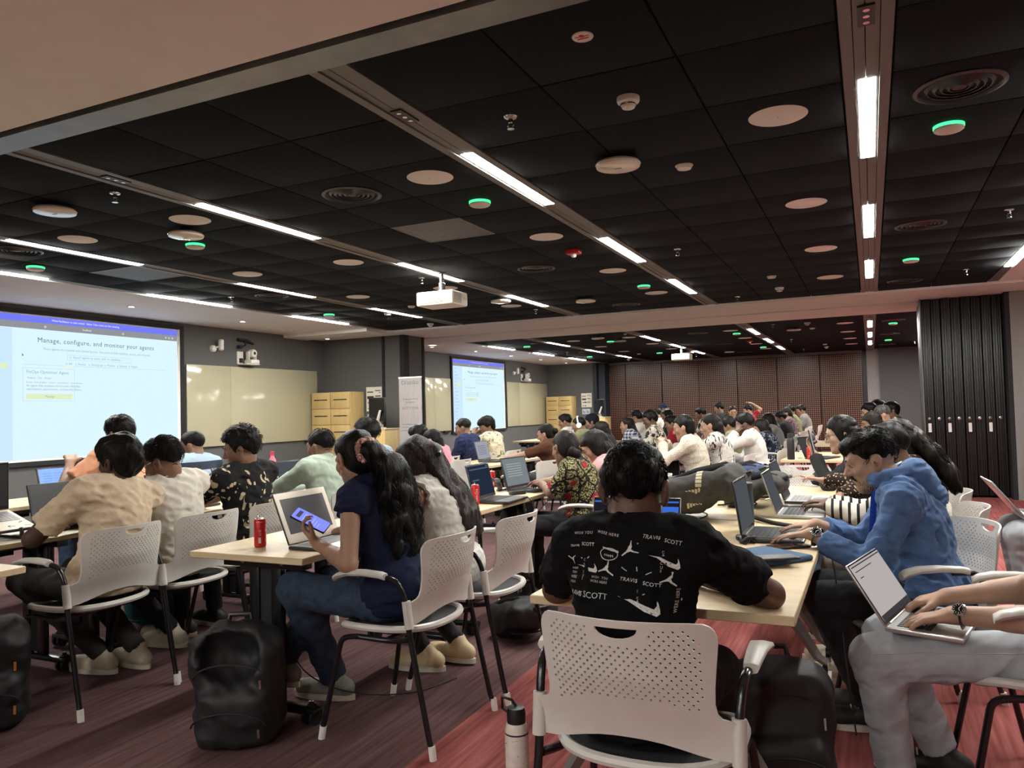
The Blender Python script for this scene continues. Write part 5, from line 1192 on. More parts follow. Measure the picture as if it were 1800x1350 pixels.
def hairtufts(I, n, ln, seed, m=None, z0=0.02, r=0.0014, amp=0.012, es=1.0):
    """short locks lying over the crown so the outline is hair, not a cap"""
    g = np.random.RandomState(seed); HF = I['HF']; L_ = []
    for _ in range(n):
        v = U(g.randn(3)*np.array((1, 1, 0.8))+np.array((0, 0, 0.5))); p = np.array((v[0]*0.087, -0.014+v[1]*0.107, 0.034+v[2]*0.099))
        if p[2] < np.interp(p[1], HZ[0], HZ[1])+z0: continue
        tng = U(np.array((0.25*g.randn(), 0.6 if p[1] > -0.02 else -0.6, 0.0 if p[2] > 0.06 else -0.8))+g.randn(3)*0.35); tng = tng-v*(tng@v); tng = U(tng); l = []
        l1 = ln*g.uniform(0.8, 1.2); a1 = amp*g.uniform(0.3, 1); E3 = np.array((0.086, 0.106, 0.099))*es; C3 = np.array((0, -0.014, 0.034))
        for s in np.linspace(0, 1, 6): q = U((p+tng*l1*s-C3)/E3); q = C3+q*E3*(1+(0.002+a1*math.sin(s*2.4))/0.095); l.append(I['hcn']+HF.T@q)
        L_.append(l)
    strands('hair_locks', L_, r, m or HAIR, I['hair'])['kind'] = 'stuff'
def lanyard(I, m):
    nb, up, rt, fw = I['nb'], I['up'], I['rt'], I['fw']; pts = [nb+up*(0.012-0.02*(1+math.cos(a))*0.5)+rt*math.sin(a)*0.074+fw*(0.008+math.cos(a)*0.078) for a in np.linspace(math.pi*0.25, math.pi*1.75, 16)]
    MB().tube(pts, 0.008, 6, flat=0.35).build('lanyard', m, I['t'])
def glasses(I, m=None):
    hp = I['hp']; g = MB()
    for s in (-1, 1):
        g.tube([hp(s*0.033+0.024*math.cos(a), 0.100, 0.0+0.019*math.sin(a)) for a in np.linspace(0, 6.283, 16, endpoint=False)], 0.0016, 5, closed=True)
        g.tube([hp(s*0.057, 0.098, 0.006), hp(s*0.078, 0.05, 0.006), hp(s*0.080, -0.005, 0.008)], 0.0016, 5)
    g.tube([hp(-0.009, 0.101, 0.004), hp(0.009, 0.101, 0.004)], 0.0016, 5); g.build('glasses', m or m_black, I['t'])
def wristwatch(I, s, label=None):
    S_, E, Wp, fd = I['joints'][s]; ax = U(Wp-E); c = Wp-ax*0.025; b = np.array((-0.75, 0.0, 0.66)); b = U(b-ax*(b@ax)); a = np.cross(b, ax)
    r = 0.034; o = MB().tube([c+(a*math.cos(q)+b*math.sin(q))*r for q in np.linspace(0, 6.283, 22, endpoint=False)], 0.009, 6, closed=True, flat=0.35).build('watch_strap', m_black, I['t'])
    M_ = Matrix.Translation(Vector(c+b*(r+0.001))) @ Matrix((Vector(a), Vector(np.cross(b, a)), Vector(b))).transposed().to_4x4()
    w_ = MB().lathe([(0.018, -0.004), (0.0215, 0.0), (0.0215, 0.006), (0.018, 0.009), (0.0165, 0.0075)], 24, M=M_, cap=False).build('watch_case', m_chrome, I['t']); MB().lathe([(0, 0.0074), (0.0168, 0.0074)], 20, M=M_, cap=False).build('watch_dial', m_bezel, w_)
    h = MB()
    for q in range(12): an = q*0.5236; h.box(-0.0007, 0.0007, 0.012, 0.0155, 0.0076, 0.0084, M_ @ Matrix.Rotation(an, 4, 'Z'))
    h.box(-0.0007, 0.0007, 0, 0.011, 0.008, 0.0088, M_ @ Matrix.Rotation(1.0, 4, 'Z')); h.box(-0.0007, 0.0007, 0, 0.008, 0.008, 0.0088, M_ @ Matrix.Rotation(-1.2, 4, 'Z')); h.build('watch_hands', m_plast, w_)
def ears(I, m, s, r=0.012):
    hp = I['hp']; MB().tube([hp(s*0.088, -0.004+r*math.cos(a)*0.9, -0.052-r*0.6+r*math.sin(a)) for a in np.linspace(0, 6.283, 14, endpoint=False)], 0.0016, 5, closed=True).build('earring', m, I['t'])
# ================================================================== front rows
# cream tee man at the frame edge
I = make_person('person', 'man in a cream tee seen from behind, closest to the big screen edge', (-3.44, 2.60), 90, (-3.44, 2.68, 1.11), (8, -6, 0), hands=((-3.93, 2.66, 0.775), (-3.93, 2.86, 0.775)), elbows=((-3.66, 2.38, 0.76, 1), (-3.66, 2.93, 0.76, 1)), tone='e', hvol=1.3, shirt=K['cream'], pants=D['olive'], shoe=SHO['white'], hair='mop', seed=1, feet=((-3.72, 2.78, 0.10), (-3.62, 2.92, 0.10)), knees=((-3.86, 2.46, 0.53), (-3.86, 2.74, 0.53)), bulk=1.03, **PB)
hairtufts(I, 800, 0.045, 11, r=0.0019, amp=0.012); lanyard(I, cl('lanyard_navy', (0.012, 0.016, 0.07)))
# off-white shirt man
I = make_person('person', 'man in off-white collared shirt with thin glasses, next to the cream tee man', (-3.46, 3.05), 90, (-3.48, 2.98, 1.09), (18, -24, 0), hands=((-3.98, 2.98, 0.77), (-3.98, 3.25, 0.77)), elbows=((-3.55, 2.72, 0.72), (-3.6, 3.45, 0.7)), tone='c', shirt=K['offwhite'], pants=D['black'], shoe=SHO['white'], hair='short', seed=2, collar=True, sleeve='long', feet=((-3.74, 3.25, 0.10), (-3.86, 3.30, 0.10)), **PB)
hairtufts(I, 700, 0.04, 12, r=0.0018, amp=0.010); glasses(I, m_chrome)
# black floral shirt, curly hair
I = make_person('person', 'man with tall curly hair in a black floral shirt', (-3.46, 3.56), 90, (-3.45, 3.52, 1.13), (30, -14, 0), hands=((-3.95, 3.42, 0.77), (-3.95, 3.7, 0.77)), elbows=((-3.5, 3.26, 0.72), (-3.6, 3.95, 0.7)), tone='c', shirt=K['floral'], pants=D['black'], shoe=SHO['black'], hair='curly', seed=3, sleeve='half', hb=0.008, hc=0.009, wr=0.006, hvol=1.25)
hairtufts(I, 500, 0.026, 13, amp=0.022, r=0.002)
# pale green shirt
I = make_person('person', 'man in a pale green shirt seen from behind before the lockers', (-3.42, 4.27), 90, (-3.50, 4.32, 1.10), (0, -8, 0), hands=((-3.95, 4.1, 0.77), (-3.95, 4.45, 0.77)), tone='c', shirt=K['pale_green'], pants=D['black'], shoe=SHO['black'], hair='crop', seed=4, collar=True, sleeve='long', hb=0.009, hc=0.010, wr=0.005); hairtufts(I, 400, 0.03, 16, r=0.0018, amp=0.005, es=0.93)
# light blue shirt
I = make_person('person', 'man in a faded blue shirt behind the pale green shirt man', (-3.46, 4.88), 90, (-3.48, 4.83, 1.16), (-8, -4, 0), hands=((-3.95, 4.72, 0.77), (-3.95, 5.02, 0.77)), tone='c', shirt=K['denimsky'], pants=D['black'], shoe=SHO['black'], hair='short', seed=5, collar=True, sleeve='long', hb=0.010, hc=0.011); hairtufts(I, 400, 0.035, 17, r=0.002, amp=0.009)
# first row below the screen
I = make_person('person', 'person in a peach top directly below the big screen', (-4.98, 3.88), 90, (-5.04, 3.93, 1.225), (5, -8, 0), hands=((-5.2, 3.66, 1.03), (-5.2, 4.12, 1.03)), elbows=((-5.1, 3.5, 0.85), (-5.1, 4.3, 0.85)), tone='b', shirt=K['peach'], pants=D['blue'], shoe=SHO['white'], hair='mop', seed=6, sleeve='short', hb=0.011, hc=0.012); hairtufts(I, 400, 0.04, 18, r=0.002, amp=0.014)
I = make_person('person', 'man in a navy and sky banded polo below the big screen', (-4.98, 4.60), 90, (-5.06, 4.62, 1.10), (25, -12, 0), hands=((-5.55, 4.45, 0.77), (-5.55, 4.75, 0.77)), tone='c', shirt=K['bandst'], pants=D['black'], shoe=SHO['black'], hair='crop', seed=7, hb=0.010, hc=0.011)
lanyard(I, cl('lanyard_blue', (0.02, 0.03, 0.22)))
# navy sleeveless woman with phone
I = make_person('person', 'woman in a navy sleeveless top reading her phone, hair tied with a scrunchie', (-1.88, 2.80), 90, (-2.045, 2.755, 1.125), (-22, -22, 0), hands=((-2.13, 2.60, 0.775), (-2.30, 3.0, 0.765)), elbows=((-1.99, 2.52, 0.62), (-1.95, 3.15, 0.66)), sex='f', tone='b', shirt=K['navy'], sleeve='cap', pants=D['jeans'], shoe=SHO['grey'], hair='tied', seed=8, fdir=((-0.62, -0.15, 0.72), (-1, 0.1, -0.1)), pn=((0.45, 0.35, 0.75), None), curl=((48, 45, 42, 38), 25), thumb=((0.75, 0.55, 0.55), (0.6, 0.7, 0.25)), knees=((-2.30, 2.66, 0.56), (-2.28, 2.86, 0.54)), feet=((-2.32, 2.93, 0.10), (-2.44, 2.72, 0.22)), pantw=1.28, bulk=0.97, **PB)
NAVY = I
lw = I['lw']; hp = I['hp']
MB().tube([hp(0.0, -0.10, -0.005), hp(0.0, -0.115, -0.01)], 0.03, 12).build('hair_tie_base', HAIR, I['t'])
scr = MB(); rs = random.Random(4)
for k in range(14):
    a = k*0.449; p = np.array(hp(0.040*math.cos(a), -0.112, -0.008+0.040*math.sin(a))); q = np.array(hp(0.058*math.cos(a+0.25), -0.116+rs.uniform(-0.02, 0.02), -0.008+0.058*math.sin(a+0.25)))
    scr.tube([p, (p+q)/2+np.array((rs.uniform(-.01, .01), 0, rs.uniform(-.01, .01))), q], [0.020, 0.018, 0.008], 7)
scr.build('scrunchie', pat('cloth_scrunchie', blotch(30, 0.5, (0.62, 0.42, 0.34, 1), (0.30, 0.16, 0.12, 1))), I['t'])
T0 = hp(0, -0.12, -0.015)
NB_ = I['nb']; T1 = NB_-I['fw']*0.10+I['rt']*0.01
drape(I, [tuple(T0)+(0.015, 0.036), tuple(T1+np.array((0.0, -0.02, 0.035)))+(0.05, 0.05), tuple(T1+np.array((0.01, -0.04, -0.07)))+(0.085, 0.052), tuple(T1+np.array((0.02, -0.055, -0.18)))+(0.095, 0.048), tuple(T1+np.array((0.03, -0.065, -0.29)))+(0.085, 0.042), tuple(T1+np.array((0.035, -0.065, -0.38)))+(0.05, 0.025)], HAIR, 'ponytail', 0.009, 1100, 0.016, 5, 0.0016, 0.008)
ears(I, mat('gold', (0.75, 0.5, 0.2, 1), 0.25, metal=1.0), -1, 0.014)
# white top woman with long straight hair
I = make_person('person', 'woman in a white sleeveless top with very long straight hair, hand at her temple', (-1.93, 3.36), 90, (-2.085, 3.31, 1.07), (5, -34, 0), hands=((-2.13, 3.19, 0.93), (-2.45, 3.5, 0.765)), elbows=((-2.10, 3.02, 0.66), (-2.0, 3.7, 0.7)), sex='f', tone='b', shirt=K['white'], sleeve='none', pants=D['black'], shoe=SHO['ballet'], hair='long', hairm=HAIRL, seed=9, fdir=((-0.05, 0.25, 0.95), None), pn=((-0.1, 0.9, 0.1), None), curl=((55, 55, 50, 45), 25), knees=((-2.35, 3.28, 0.54), (-2.35, 3.48, 0.54)), feet=((-2.12, 3.42, 0.09), (-2.02, 3.58, 0.11)), pantw=0.9, **PB)
hp = I['hp']; T0 = hp(0, -0.075, 0.01)
drape(I, [tuple(hp(0, -0.045, 0.075))+(0.05, 0.035), tuple(hp(0, -0.095, 0.0))+(0.06, 0.034), tuple(T0+np.array((0.04, -0.07, -0.12)))+(0.065, 0.032), tuple(T0+np.array((0.075, -0.13, -0.20)))+(0.075, 0.030), tuple(T0+np.array((0.10, -0.18, -0.31)))+(0.080, 0.026), tuple(T0+np.array((0.115, -0.205, -0.41)))+(0.065, 0.020)], HAIRL, 'hair_length', 0.008, 900, 0.003, 6, 0.0015, 0.006, hair_mat('long_hair_sheen', (0.02, 0.016, 0.016, 1), (0.10, 0.08, 0.075, 1), 0.28, (160, 160, 5)))
rf = MB()
for s in (-1, 1):
    S_ = I['S'][0 if s < 0 else 1]*0.86+I['S0']*0.14; pts = [S_+I['fw']*0.075*math.cos(a)+I['up']*(0.068*math.sin(a)-0.01)+I['rt']*s*(0.012+0.008*math.sin(a*9)) for a in np.linspace(-0.6, 3.74, 30)]; rf.tube(pts, 0.010, 5, flat=0.4)
rf.build('ruffle', K['white'], I['t'])
MB().tube([hp(0.0, -0.11, -0.01), hp(0.02, -0.13, -0.03), hp(-0.02, -0.135, -0.045)], 0.012, 8).build('hair_claw', m_black, I['t'])
# batik dress woman
I = make_person('person', 'woman in a yellow and red batik print dress with a braid', (-1.78, 5.0), 96, (-1.92, 4.96, 1.045), (-38, -20, 6), hands=((-2.14, 5.06, 0.79), (-2.16, 5.2, 0.79)), elbows=((-1.95, 4.78, 0.76, 1), (-1.95, 5.27, 0.74, 1)), sex='f', tone='c', shirt=K['batik'], sleeve='half', pants=D['black'], shoe=SHO['black'], hair='tied', hairm=HAIRB, seed=10, bulk=1.08, hb=0.009, hc=0.010, wr=0.006)
hp = I['hp']; T0 = hp(0, -0.085, -0.055)
drape(I, [tuple(T0)+(0.012, 0.034), tuple(T0+np.array((0.04, -0.05, -0.08)))+(0.008, 0.028), tuple(T0+np.array((0.10, -0.09, -0.19)))+(0.01, 0.026), tuple(T0+np.array((0.15, -0.11, -0.30)))+(0.025, 0.038), tuple(T0+np.array((0.17, -0.12, -0.42)))+(0.02, 0.022)], HAIRB, 'braid', 0.009, 160, 0.01, 7)
MB().box(-0.02, 0.02, -0.008, 0.008, -0.006, 0.006, Matrix.Translation(Vector(hp(0, -0.085, 0.085))), ch=0.004).build('hair_clip', m_chrome, I['t'])
# pale pink top woman
I = make_person('person', 'woman in a pale pink top beside the batik dress woman', (-1.66, 5.50), 95, (-1.86, 5.42, 1.03), (15, -28, 0), hands=((-2.28, 5.35, 0.77), (-2.28, 5.6, 0.77)), sex='f', tone='b', shirt=K['palepink'], sleeve='short', pants=D['black'], shoe=SHO['black'], hair='wavy', hairm=HAIRB, seed=11, hb=0.010, hc=0.011)
hp = I['hp']; T0 = hp(0, -0.07, -0.02)
drape(I, [tuple(hp(0, -0.05, 0.07))+(0.045, 0.035), tuple(T0)+(0.055, 0.04), tuple(T0+np.array((0.03, -0.10, -0.10)))+(0.07, 0.038), tuple(T0+np.array((0.05, -0.16, -0.20)))+(0.06, 0.028), tuple(T0+np.array((0.06, -0.18, -0.28)))+(0.03, 0.015)], HAIRB, 'hair_length', 0.010, 160, 0.014, 8)
# ================================================================== black tee man, back to the camera
I = make_person('person', 'man in a black graphic tee with white prints, back to the camera', (-0.585, 1.99), 0, (-0.605, 2.10, 1.085), (-3, -12, 0), hands=((-0.82, 2.48, 0.765), (-0.52, 2.52, 0.765)), elbows=((-0.90, 2.22, 0.76, 1), (-0.285, 2.33, 0.765, 1)), tone='d', shirt=K['blacktee'], pants=D['black'], shoe=SHO['black'], hair='short', seed=12, bulk=1.0, sw=0.172, ear=1.10, hb=0.0055, hc=0.007, wr=0.0055, knees=((-0.72, 2.38, 0.52), (-0.45, 2.38, 0.52)), feet=((-0.74, 2.40, 0.1), (-0.44, 2.40, 0.1)))
BM = I; hairtufts(I, 1300, 0.034, 14, r=0.0016, amp=0.007, z0=0.045, es=0.97)
lanyard(I, cl('lanyard_dark', (0.01, 0.012, 0.04)))
# white print on the shirt back, laid onto the cloth
me = I['shirt'].data; bvh = BVHTree.FromPolygons([v.co[:] for v in me.vertices], [tuple(p.vertices) for p in me.polygons])
def on_back(x, z):
    h = bvh.ray_cast(Vector((x, -0.8, z)), Vector((0, 1, 0)))
    return None if h[0] is None else h[0]+h[1]*0.0016 if h[1].y < 0 else h[0]-h[1]*0.0016
PXS = 0.001395
def px(u, v): return ((u-1113)*PXS-0.0, 0.915-(v-985)*PXS*1.03)      # shirt back: centimetre grid read off the cloth
def decal(mb, pts2, faces):
    Vv = []
    for (x, z) in pts2:
        q = on_back(x, z)
        if q is None: return
        Vv.append(q)
    mb.add(Vv, faces)
def dtext(mb, s, u, v, h, rot=0, sp=1.0, shear=0.0):
    vs, fs = text_geo(s, h*PXS*1.4, 'LEFT', sp, shear); x0, z0 = px(u, v); c, sn = math.cos(R(rot)), math.sin(R(rot)); decal(mb, [(x0+p.x*c-p.y*sn, z0+p.x*sn+p.y*c) for p in vs], fs)
def dpoly(mb, poly, u, v, sc, rot=0, flip=1):
    x0, z0 = px(u, v); c, sn = math.cos(R(rot)), math.sin(R(rot)); P = [(x*sc*PXS*flip, y*sc*PXS) for x, y in poly]
    n_ = len(P); vs, es, fs, *_ = delaunay_2d_cdt([Vector(p) for p in P], [(i, (i+1) % n_) for i in range(n_)], [], 0, 1e-9, False)
    def ins(q):
        k_ = False
        for i in range(n_):
            (x1, y1), (x2, y2) = P[i], P[i-1]
            if (y1 > q.y) != (y2 > q.y) and q.x < (x2-x1)*(q.y-y1)/(y2-y1)+x1: k_ = not k_
        return k_
    fs = [tuple(f) for f in fs if ins((vs[f[0]]+vs[f[1]]+vs[f[2]])/3)]
    decal(mb, [(x0+p.x*c-p.y*sn, z0+p.x*sn+p.y*c) for p in vs], fs)
def dline(mb, pts, wd):
    P = [Vector(px(*p)) for p in pts]
    for a, b in zip(P, P[1:]):
        n = Vector((-(b-a).y, (b-a).x)).normalized()*wd*PXS/2; ks = max(2, int((b-a).length/0.008))
        for k in range(ks):
            p, q = a.lerp(b, k/ks), a.lerp(b, (k+1)/ks); decal(mb, [tuple(p+n), tuple(p-n), tuple(q-n), tuple(q+n)], [(0, 1, 2, 3)])
ink = MB(); emb = MB(); C0 = (980, 800); kk = 1/4.82
def cx(x, y): return C0[0]+x*kk, C0[1]+y*kk
for s, x, y, h, rt_, sp in (('WISH YOU', 100, 700, 24, 6, 1.25), ('WERE HERE', 335, 672, 25, -5, 1.25), ('TRAVI$', 770, 690, 33, -6, 1.0), ('SCOTT', 958, 722, 34, -10, 1.0), ('TRAVI$', 75, 805, 22, 8, 0.9), ('SCOTT', 195, 780, 30, 2, 1.0), ('WISH  YOU', 335, 1030, 20, 0, 1.2), ('WERE HERE', 325, 1062, 20, 0, 1.2), ('TRAVI$', 600, 1030, 33, -5, 1.05), ('SCOTT', 805, 1055, 34, -9, 1.0), ('RAVI$', 95, 1205, 40, 2, 0.85), ('SCOTT', 248, 1200, 54, 0, 1.0), ('WISH', 85, 1005, 20, 8, 1), ('YOU', 85, 1040, 20, 8, 1), ('WERE', 85, 1075, 20, 8, 1), ('HERE', 85, 1110, 20, 8, 1), ('WERE HERE', 1070, 1290, 26, 83, 1.1)):
    u, v = cx(x, y); dtext(ink, s, u, v, h*kk, rt_, sp, 0.15 if 'RAV' in s else 0.0)
for s, x, y in (('C', 945, 810), ('A', 945, 838), ('C', 938, 900), ('U', 940, 930), ('S', 940, 958), ('C', 235, 905), ('A', 235, 940), ('T', 228, 1010), ('U', 228, 1035), ('S', 228, 1060), ('C', 755, 1170), ('A', 755, 1200), ('1', 760, 1115)): u, v = cx(x, y); dtext(ink, s, u, v, 22*kk, 0)
swoosh = [(-62, 22), (-30, 12), (20, -14), (55, -26), (64, -18), (62, -4), (54, 12), (50, 16), (53, 2), (46, -6), (20, 2), (-20, 16)]
jump = [(-46, -14), (-20, -2), (-8, 8), (-2, 16), (6, 22), (10, 40), (16, 42), (13, 24), (16, 12), (10, 2), (20, -10), (46, -26), (44, -32), (12, -16), (2, -8), (-18, -10), (-44, -20)]
for (x, y, sc_, ro) in ((965, 880, 2.15*kk, -6), (265, 965, 1.85*kk, 14), (770, 1225, 2.9*kk, -4)): u, v = cx(x, y); dpoly(emb, swoosh, u, v, sc_, ro)
for (x, y, sc_, ro, fl) in ((672, 785, 1.6*kk, 18, 1), (475, 945, 1.65*kk, 0, 1), (1012, 1020, 1.5*kk, -8, 1), (105, 905, 1.0*kk, -60, -1)): u, v = cx(x, y); dpoly(emb, jump, u, v, sc_, ro, fl)
for (x, y, r_) in ((735, 738, 7), (495, 900, 8), (1033, 967, 7)): u, v = cx(x, y); dpoly(emb, [(r_*kk*math.cos(a), r_*kk*math.sin(a)) for a in np.linspace(0, 6.283, 10, endpoint=False)], u, v, 1.0)
dline(emb, [cx(483+92*math.cos(a), 828+46*math.sin(a)) for a in np.linspace(0, 6.283, 28)], 1.2); dline(emb, [cx(430, 842), cx(535, 838)], 0.8)
for q in range(5): x = 440+q*22; dline(emb, [cx(x, 830), cx(x+6, 850)], 1.0)
for q in range(12): x = 415+q*14; dline(emb, [cx(x, 775+q*2), cx(x+8, 790+q*2)], 2.2)
for a, b in (((620, 920), (668, 948)), ((748, 915), (758, 948)), ((832, 972), (878, 955)), ((205, 880), (215, 888)), ((272, 880), (288, 865)), ((810, 1132), (830, 1124)), ((1100, 1180), (1098, 1200))): dline(emb, [cx(*a), cx(*b)], 1.6)
m_print = mat('white_shirt_print', (0.58, 0.56, 0.53, 1), 0.8, noise=0.25, nscale=220)
ink.build('printed_lettering', m_print, I['shirt'])['kind'] = 'stuff'; emb.build('printed_emblems', m_print, I['shirt'])['kind'] = 'stuff'
MB().tube([BM['hp'](0.08, -0.01, -0.04), BM['hp'](0.075, 0.0, -0.075), BM['hp'](0.07, 0.01, -0.13)], 0.002, 5).build('earphone_wire', m_plast, I['t'])
# ================================================================== blue hoodie man
I = make_person('person', 'man in a blue hoodie with a watch typing in profile', (0.17, 3.50), 92, (-0.01, 3.50, 1.075), (4, -20, 0), hands=((-0.24, 3.34, 0.785), (-0.24, 3.62, 0.785)), elbows=((0.05, 3.22, 0.60), (0.05, 3.85, 0.62)), tone='a', shirt=K['hoodie'], sleeve='long', pants=D['black'], shoe=SHO['black'], hair='crop', seed=13, fdir=((-1, 0.08, -0.12), (-1, -0.1, -0.12)), curl=(14, 14), hb=0.0045, hc=0.0065, wr=0.0075, cuffcut=0.22, bulk=0.98, knees=((-0.20, 3.36, 0.52), (-0.20, 3.58, 0.52)), feet=((-0.05, 3.44, 0.10), (-0.02, 3.62, 0.10)), pantw=1.15, slouch=0.10)
HD = I; hp = I['hp']
F = Field(I['hcn']-0.14, I['hcn']+0.16, 0.006); F.ell(hp(0, 0.010, 0.082), (0.066, 0.080, 0.038), I['HF'], 0.02); F.ell(hp(0, 0.066, 0.066), (0.052, 0.028, 0.026), I['HF'], 0.03); F.wrinkle(0.006, 80, 3, (1, 0.6, 1)); field_obj('hair_top', F, HAIR, I['t'])
hairtufts(I, 900, 0.030, 15, r=0.0015, amp=0.006, es=0.95)
bd = MB(); gb = np.random.RandomState(2); L_ = []
for _ in range(900):
    x = gb.uniform(-1, 1); yq = gb.uniform(-0.02, 0.075); z = -0.055-0.05*gb.rand()-0.02*yq/0.07; p = np.array((x*0.062*(1-0.35*max(0, yq)/0.08), yq, z)); d = U(p-np.array((0, 0.01, -0.03)))
    L_.append([hp(*p), hp(*(p+d*0.006+np.array((0, 0.001, -0.005))))])
me = I['body'].data; bvh2 = BVHTree.FromPolygons([v.co[:] for v in me.vertices], [tuple(p.vertices) for p in me.polygons]); L2 = []
for l in L_:
    q = bvh2.find_nearest(Vector(l[0]))
    if q[0] is not None: n_ = np.array(q[1]); b = np.array(q[0]); L2.append([b, b+n_*0.0015+np.array((0, 0, -0.004))])
strands('stubble', L2, 0.0006, HAIR, I['t'])['kind'] = 'stuff'
mu = MB()
for s in (-1, 1): mu.tube([hp(s*0.002, 0.099, -0.046), hp(s*0.016, 0.094, -0.050), hp(s*0.027, 0.083, -0.064)], [0.005, 0.0055, 0.002], 7)
mu.build('moustache', HAIR, I['t'])
nb, up, rt, fw = I['nb'], I['up'], I['rt'], I['fw']
F = Field(nb-0.26, nb+0.24, 0.0065)       # hood lying on the back of the neck
for q, a in enumerate(np.linspace(-2.35, 2.35, 17)):
    b = nb+up*(0.035-0.02*math.cos(a))+rt*math.sin(a)*0.098-fw*(math.cos(a)*0.085+0.005)
    if q: F.cone(pb, b, 0.027, 0.027, 0.02)
    pb = b
F.cone(nb-fw*0.10+up*0.0, nb-fw*0.115-up*0.11, 0.055, 0.042, 0.05); F.cone(nb-fw*0.10-rt*0.06, nb-fw*0.11-up*0.10-rt*0.03, 0.045, 0.036, 0.05); F.cone(nb-fw*0.10+rt*0.06, nb-fw*0.11-up*0.10+rt*0.03, 0.045, 0.036, 0.05)
F.wrinkle(0.007, 70, 21, (1, 1, 1.6)); F.cone(nb-up*0.02+fw*0.03, hp(0, -0.01, 0.0), 0.068, 0.075, 0.01, op=-1); field_obj('hood', F, K['hoodie'], I['t'])
m_lan = cl('lanyard_royal', (0.015, 0.05, 0.36)); ln = MB()
for s in (-1, 1): ln.tube([nb+rt*s*0.085-fw*0.02+up*0.045, nb+rt*s*0.075+fw*0.075+up*0.0, I['chs']+rt*s*0.03+fw*0.165, I['wst']+fw*0.20+rt*s*0.008+up*0.02], 0.010, 6, flat=0.25)
ln.build('lanyard', m_lan, I['t'])
wristwatch(I, 0)
for s in (0, 1):
    S_, E, Wp, fd = I['joints'][s]; MB().tube([E+(Wp-E)*0.71, E+(Wp-E)*0.79], [0.047, 0.044], 16).build('cuff', K['hoodie'], I['t'])
# striped shirt
I = make_person('person', 'person in a black and white striped long-sleeve top behind the hoodie man', (0.24, 4.10), 90, (0.06, 4.12, 1.08), (0, -22, 0), hands=((-0.22, 4.24, 0.785), (-0.22, 4.42, 0.785)), elbows=((0.05, 3.9, 0.66), (0.05, 4.55, 0.66)), tone='d', shirt=K['stripe'], sleeve='long', pants=D['khaki'], shoe=SHO['white'], hair='short', seed=14, curl=(30, 30), hb=0.006, hc=0.009, wr=0.005)
# brown dotted sleeve woman, long loose hair
I = make_person('person', 'long-haired woman in dark brown dotted sleeves behind the hoodie man', (0.24, 4.80), 90, (0.12, 4.76, 1.085), (10, -24, 0), hands=((-0.32, 4.86, 0.85), (-0.20, 4.60, 0.785)), elbows=((0.02, 4.55, 0.68), (0.0, 5.1, 0.7)), sex='f', tone='b', shirt=K['dotted'], sleeve='long', pants=D['black'], shoe=SHO['black'], hair='long', hairm=HAIRB, seed=15, curl=(35, 30), fdir=((-0.95, 0.05, 0.2), None), hb=0.0065, hc=0.009)
hp = I['hp']; T0 = hp(0, -0.07, 0.0)
drape(I, [tuple(hp(0, -0.04, 0.085))+(0.055, 0.035), tuple(T0+np.array((0, -0.02, 0)))+(0.07, 0.042), tuple(T0+np.array((0, -0.11, -0.09)))+(0.085, 0.045), tuple(T0+np.array((0, -0.18, -0.19)))+(0.085, 0.04), tuple(T0+np.array((0, -0.22, -0.28)))+(0.06, 0.028)], HAIRB, 'hair_length', 0.009, 500, 0.012, 9, 0.0016, 0.008)
# glasses woman
I = make_person('person', 'woman with glasses looking at her phone at the end of the flip-top tables', (0.05, 5.68), 90, (-0.19, 5.70, 1.10), (4, -14, 0), hands=((-0.36, 5.62, 0.97), (-0.40, 5.82, 0.79)), elbows=((-0.05, 5.45, 0.74), (-0.05, 5.95, 0.7)), sex='f', tone='a', shirt=K['charcoal'], sleeve='long', pants=D['blue'], shoe=SHO['white'], hair='long', seed=16, fdir=((-0.5, 0, 0.8), None), pn=((0.7, 0, 0.4), None), curl=(40, 25), hb=0.007, hc=0.011)
glasses(I); hp = I['hp']; T0 = hp(0, -0.07, 0.0)
drape(I, [tuple(hp(0, -0.04, 0.08))+(0.05, 0.03), tuple(T0)+(0.06, 0.04), tuple(T0+np.array((0, -0.06, -0.12)))+(0.06, 0.035), tuple(T0+np.array((0, -0.08, -0.2)))+(0.04, 0.02)], HAIR, 'hair_length', 0.010, 120, 0.003, 10)
# pale grey jeans person, lap laptop, cut by the frame
I = make_person('person', 'person in pale grey jeans typing on a lap laptop', (0.57, 2.93), 90, (0.72, 2.95, 1.19), (0, -10, 0), hands=((0.21, 2.80, 0.632), (0.21, 3.0, 0.645)), elbows=((0.47, 2.72, 0.655, 1), (0.47, 3.12, 0.665, 1)), tone='a', shirt=K['blacktee'], sleeve='short', pants=D['grey'], shoe=SHO['black'], hair='short', seed=17, knees=((-0.015, 2.80, 0.475), (0.02, 3.06, 0.475)), feet=((0.03, 2.82, 0.10), (0.17, 3.08, 0.10)), fdir=((-1, 0.06, -0.22), (-0.95, 0.05, -0.25)), curl=(16, 28), hb=0.0045, hc=0.0065, wr=0.006, pantw=1.22, hip=0.53)
wristwatch(I, 0)
K_, A_ = I['knees'], I['ankles']; me = I['pants'].data; bv = BVHTree.FromPolygons([v.co[:] for v in me.vertices], [tuple(p.vertices) for p in me.polygons]); sm = []
for s in np.linspace(0.02, 1.0, 40):
    c = I['Hc']+np.array((-0.085, 0.03, -0.01)); c = c*(1-s)+K_[0]*s; q = bv.ray_cast(Vector(c)+Vector((-0.3, 0, 0.035)), Vector((1, 0, 0)))
    if q[0]: sm.append(q[0]+q[1]*0.001)
if len(sm) > 3: MB().tube(sm, 0.0022, 5).build('seam', D['grey'], I['pants'])
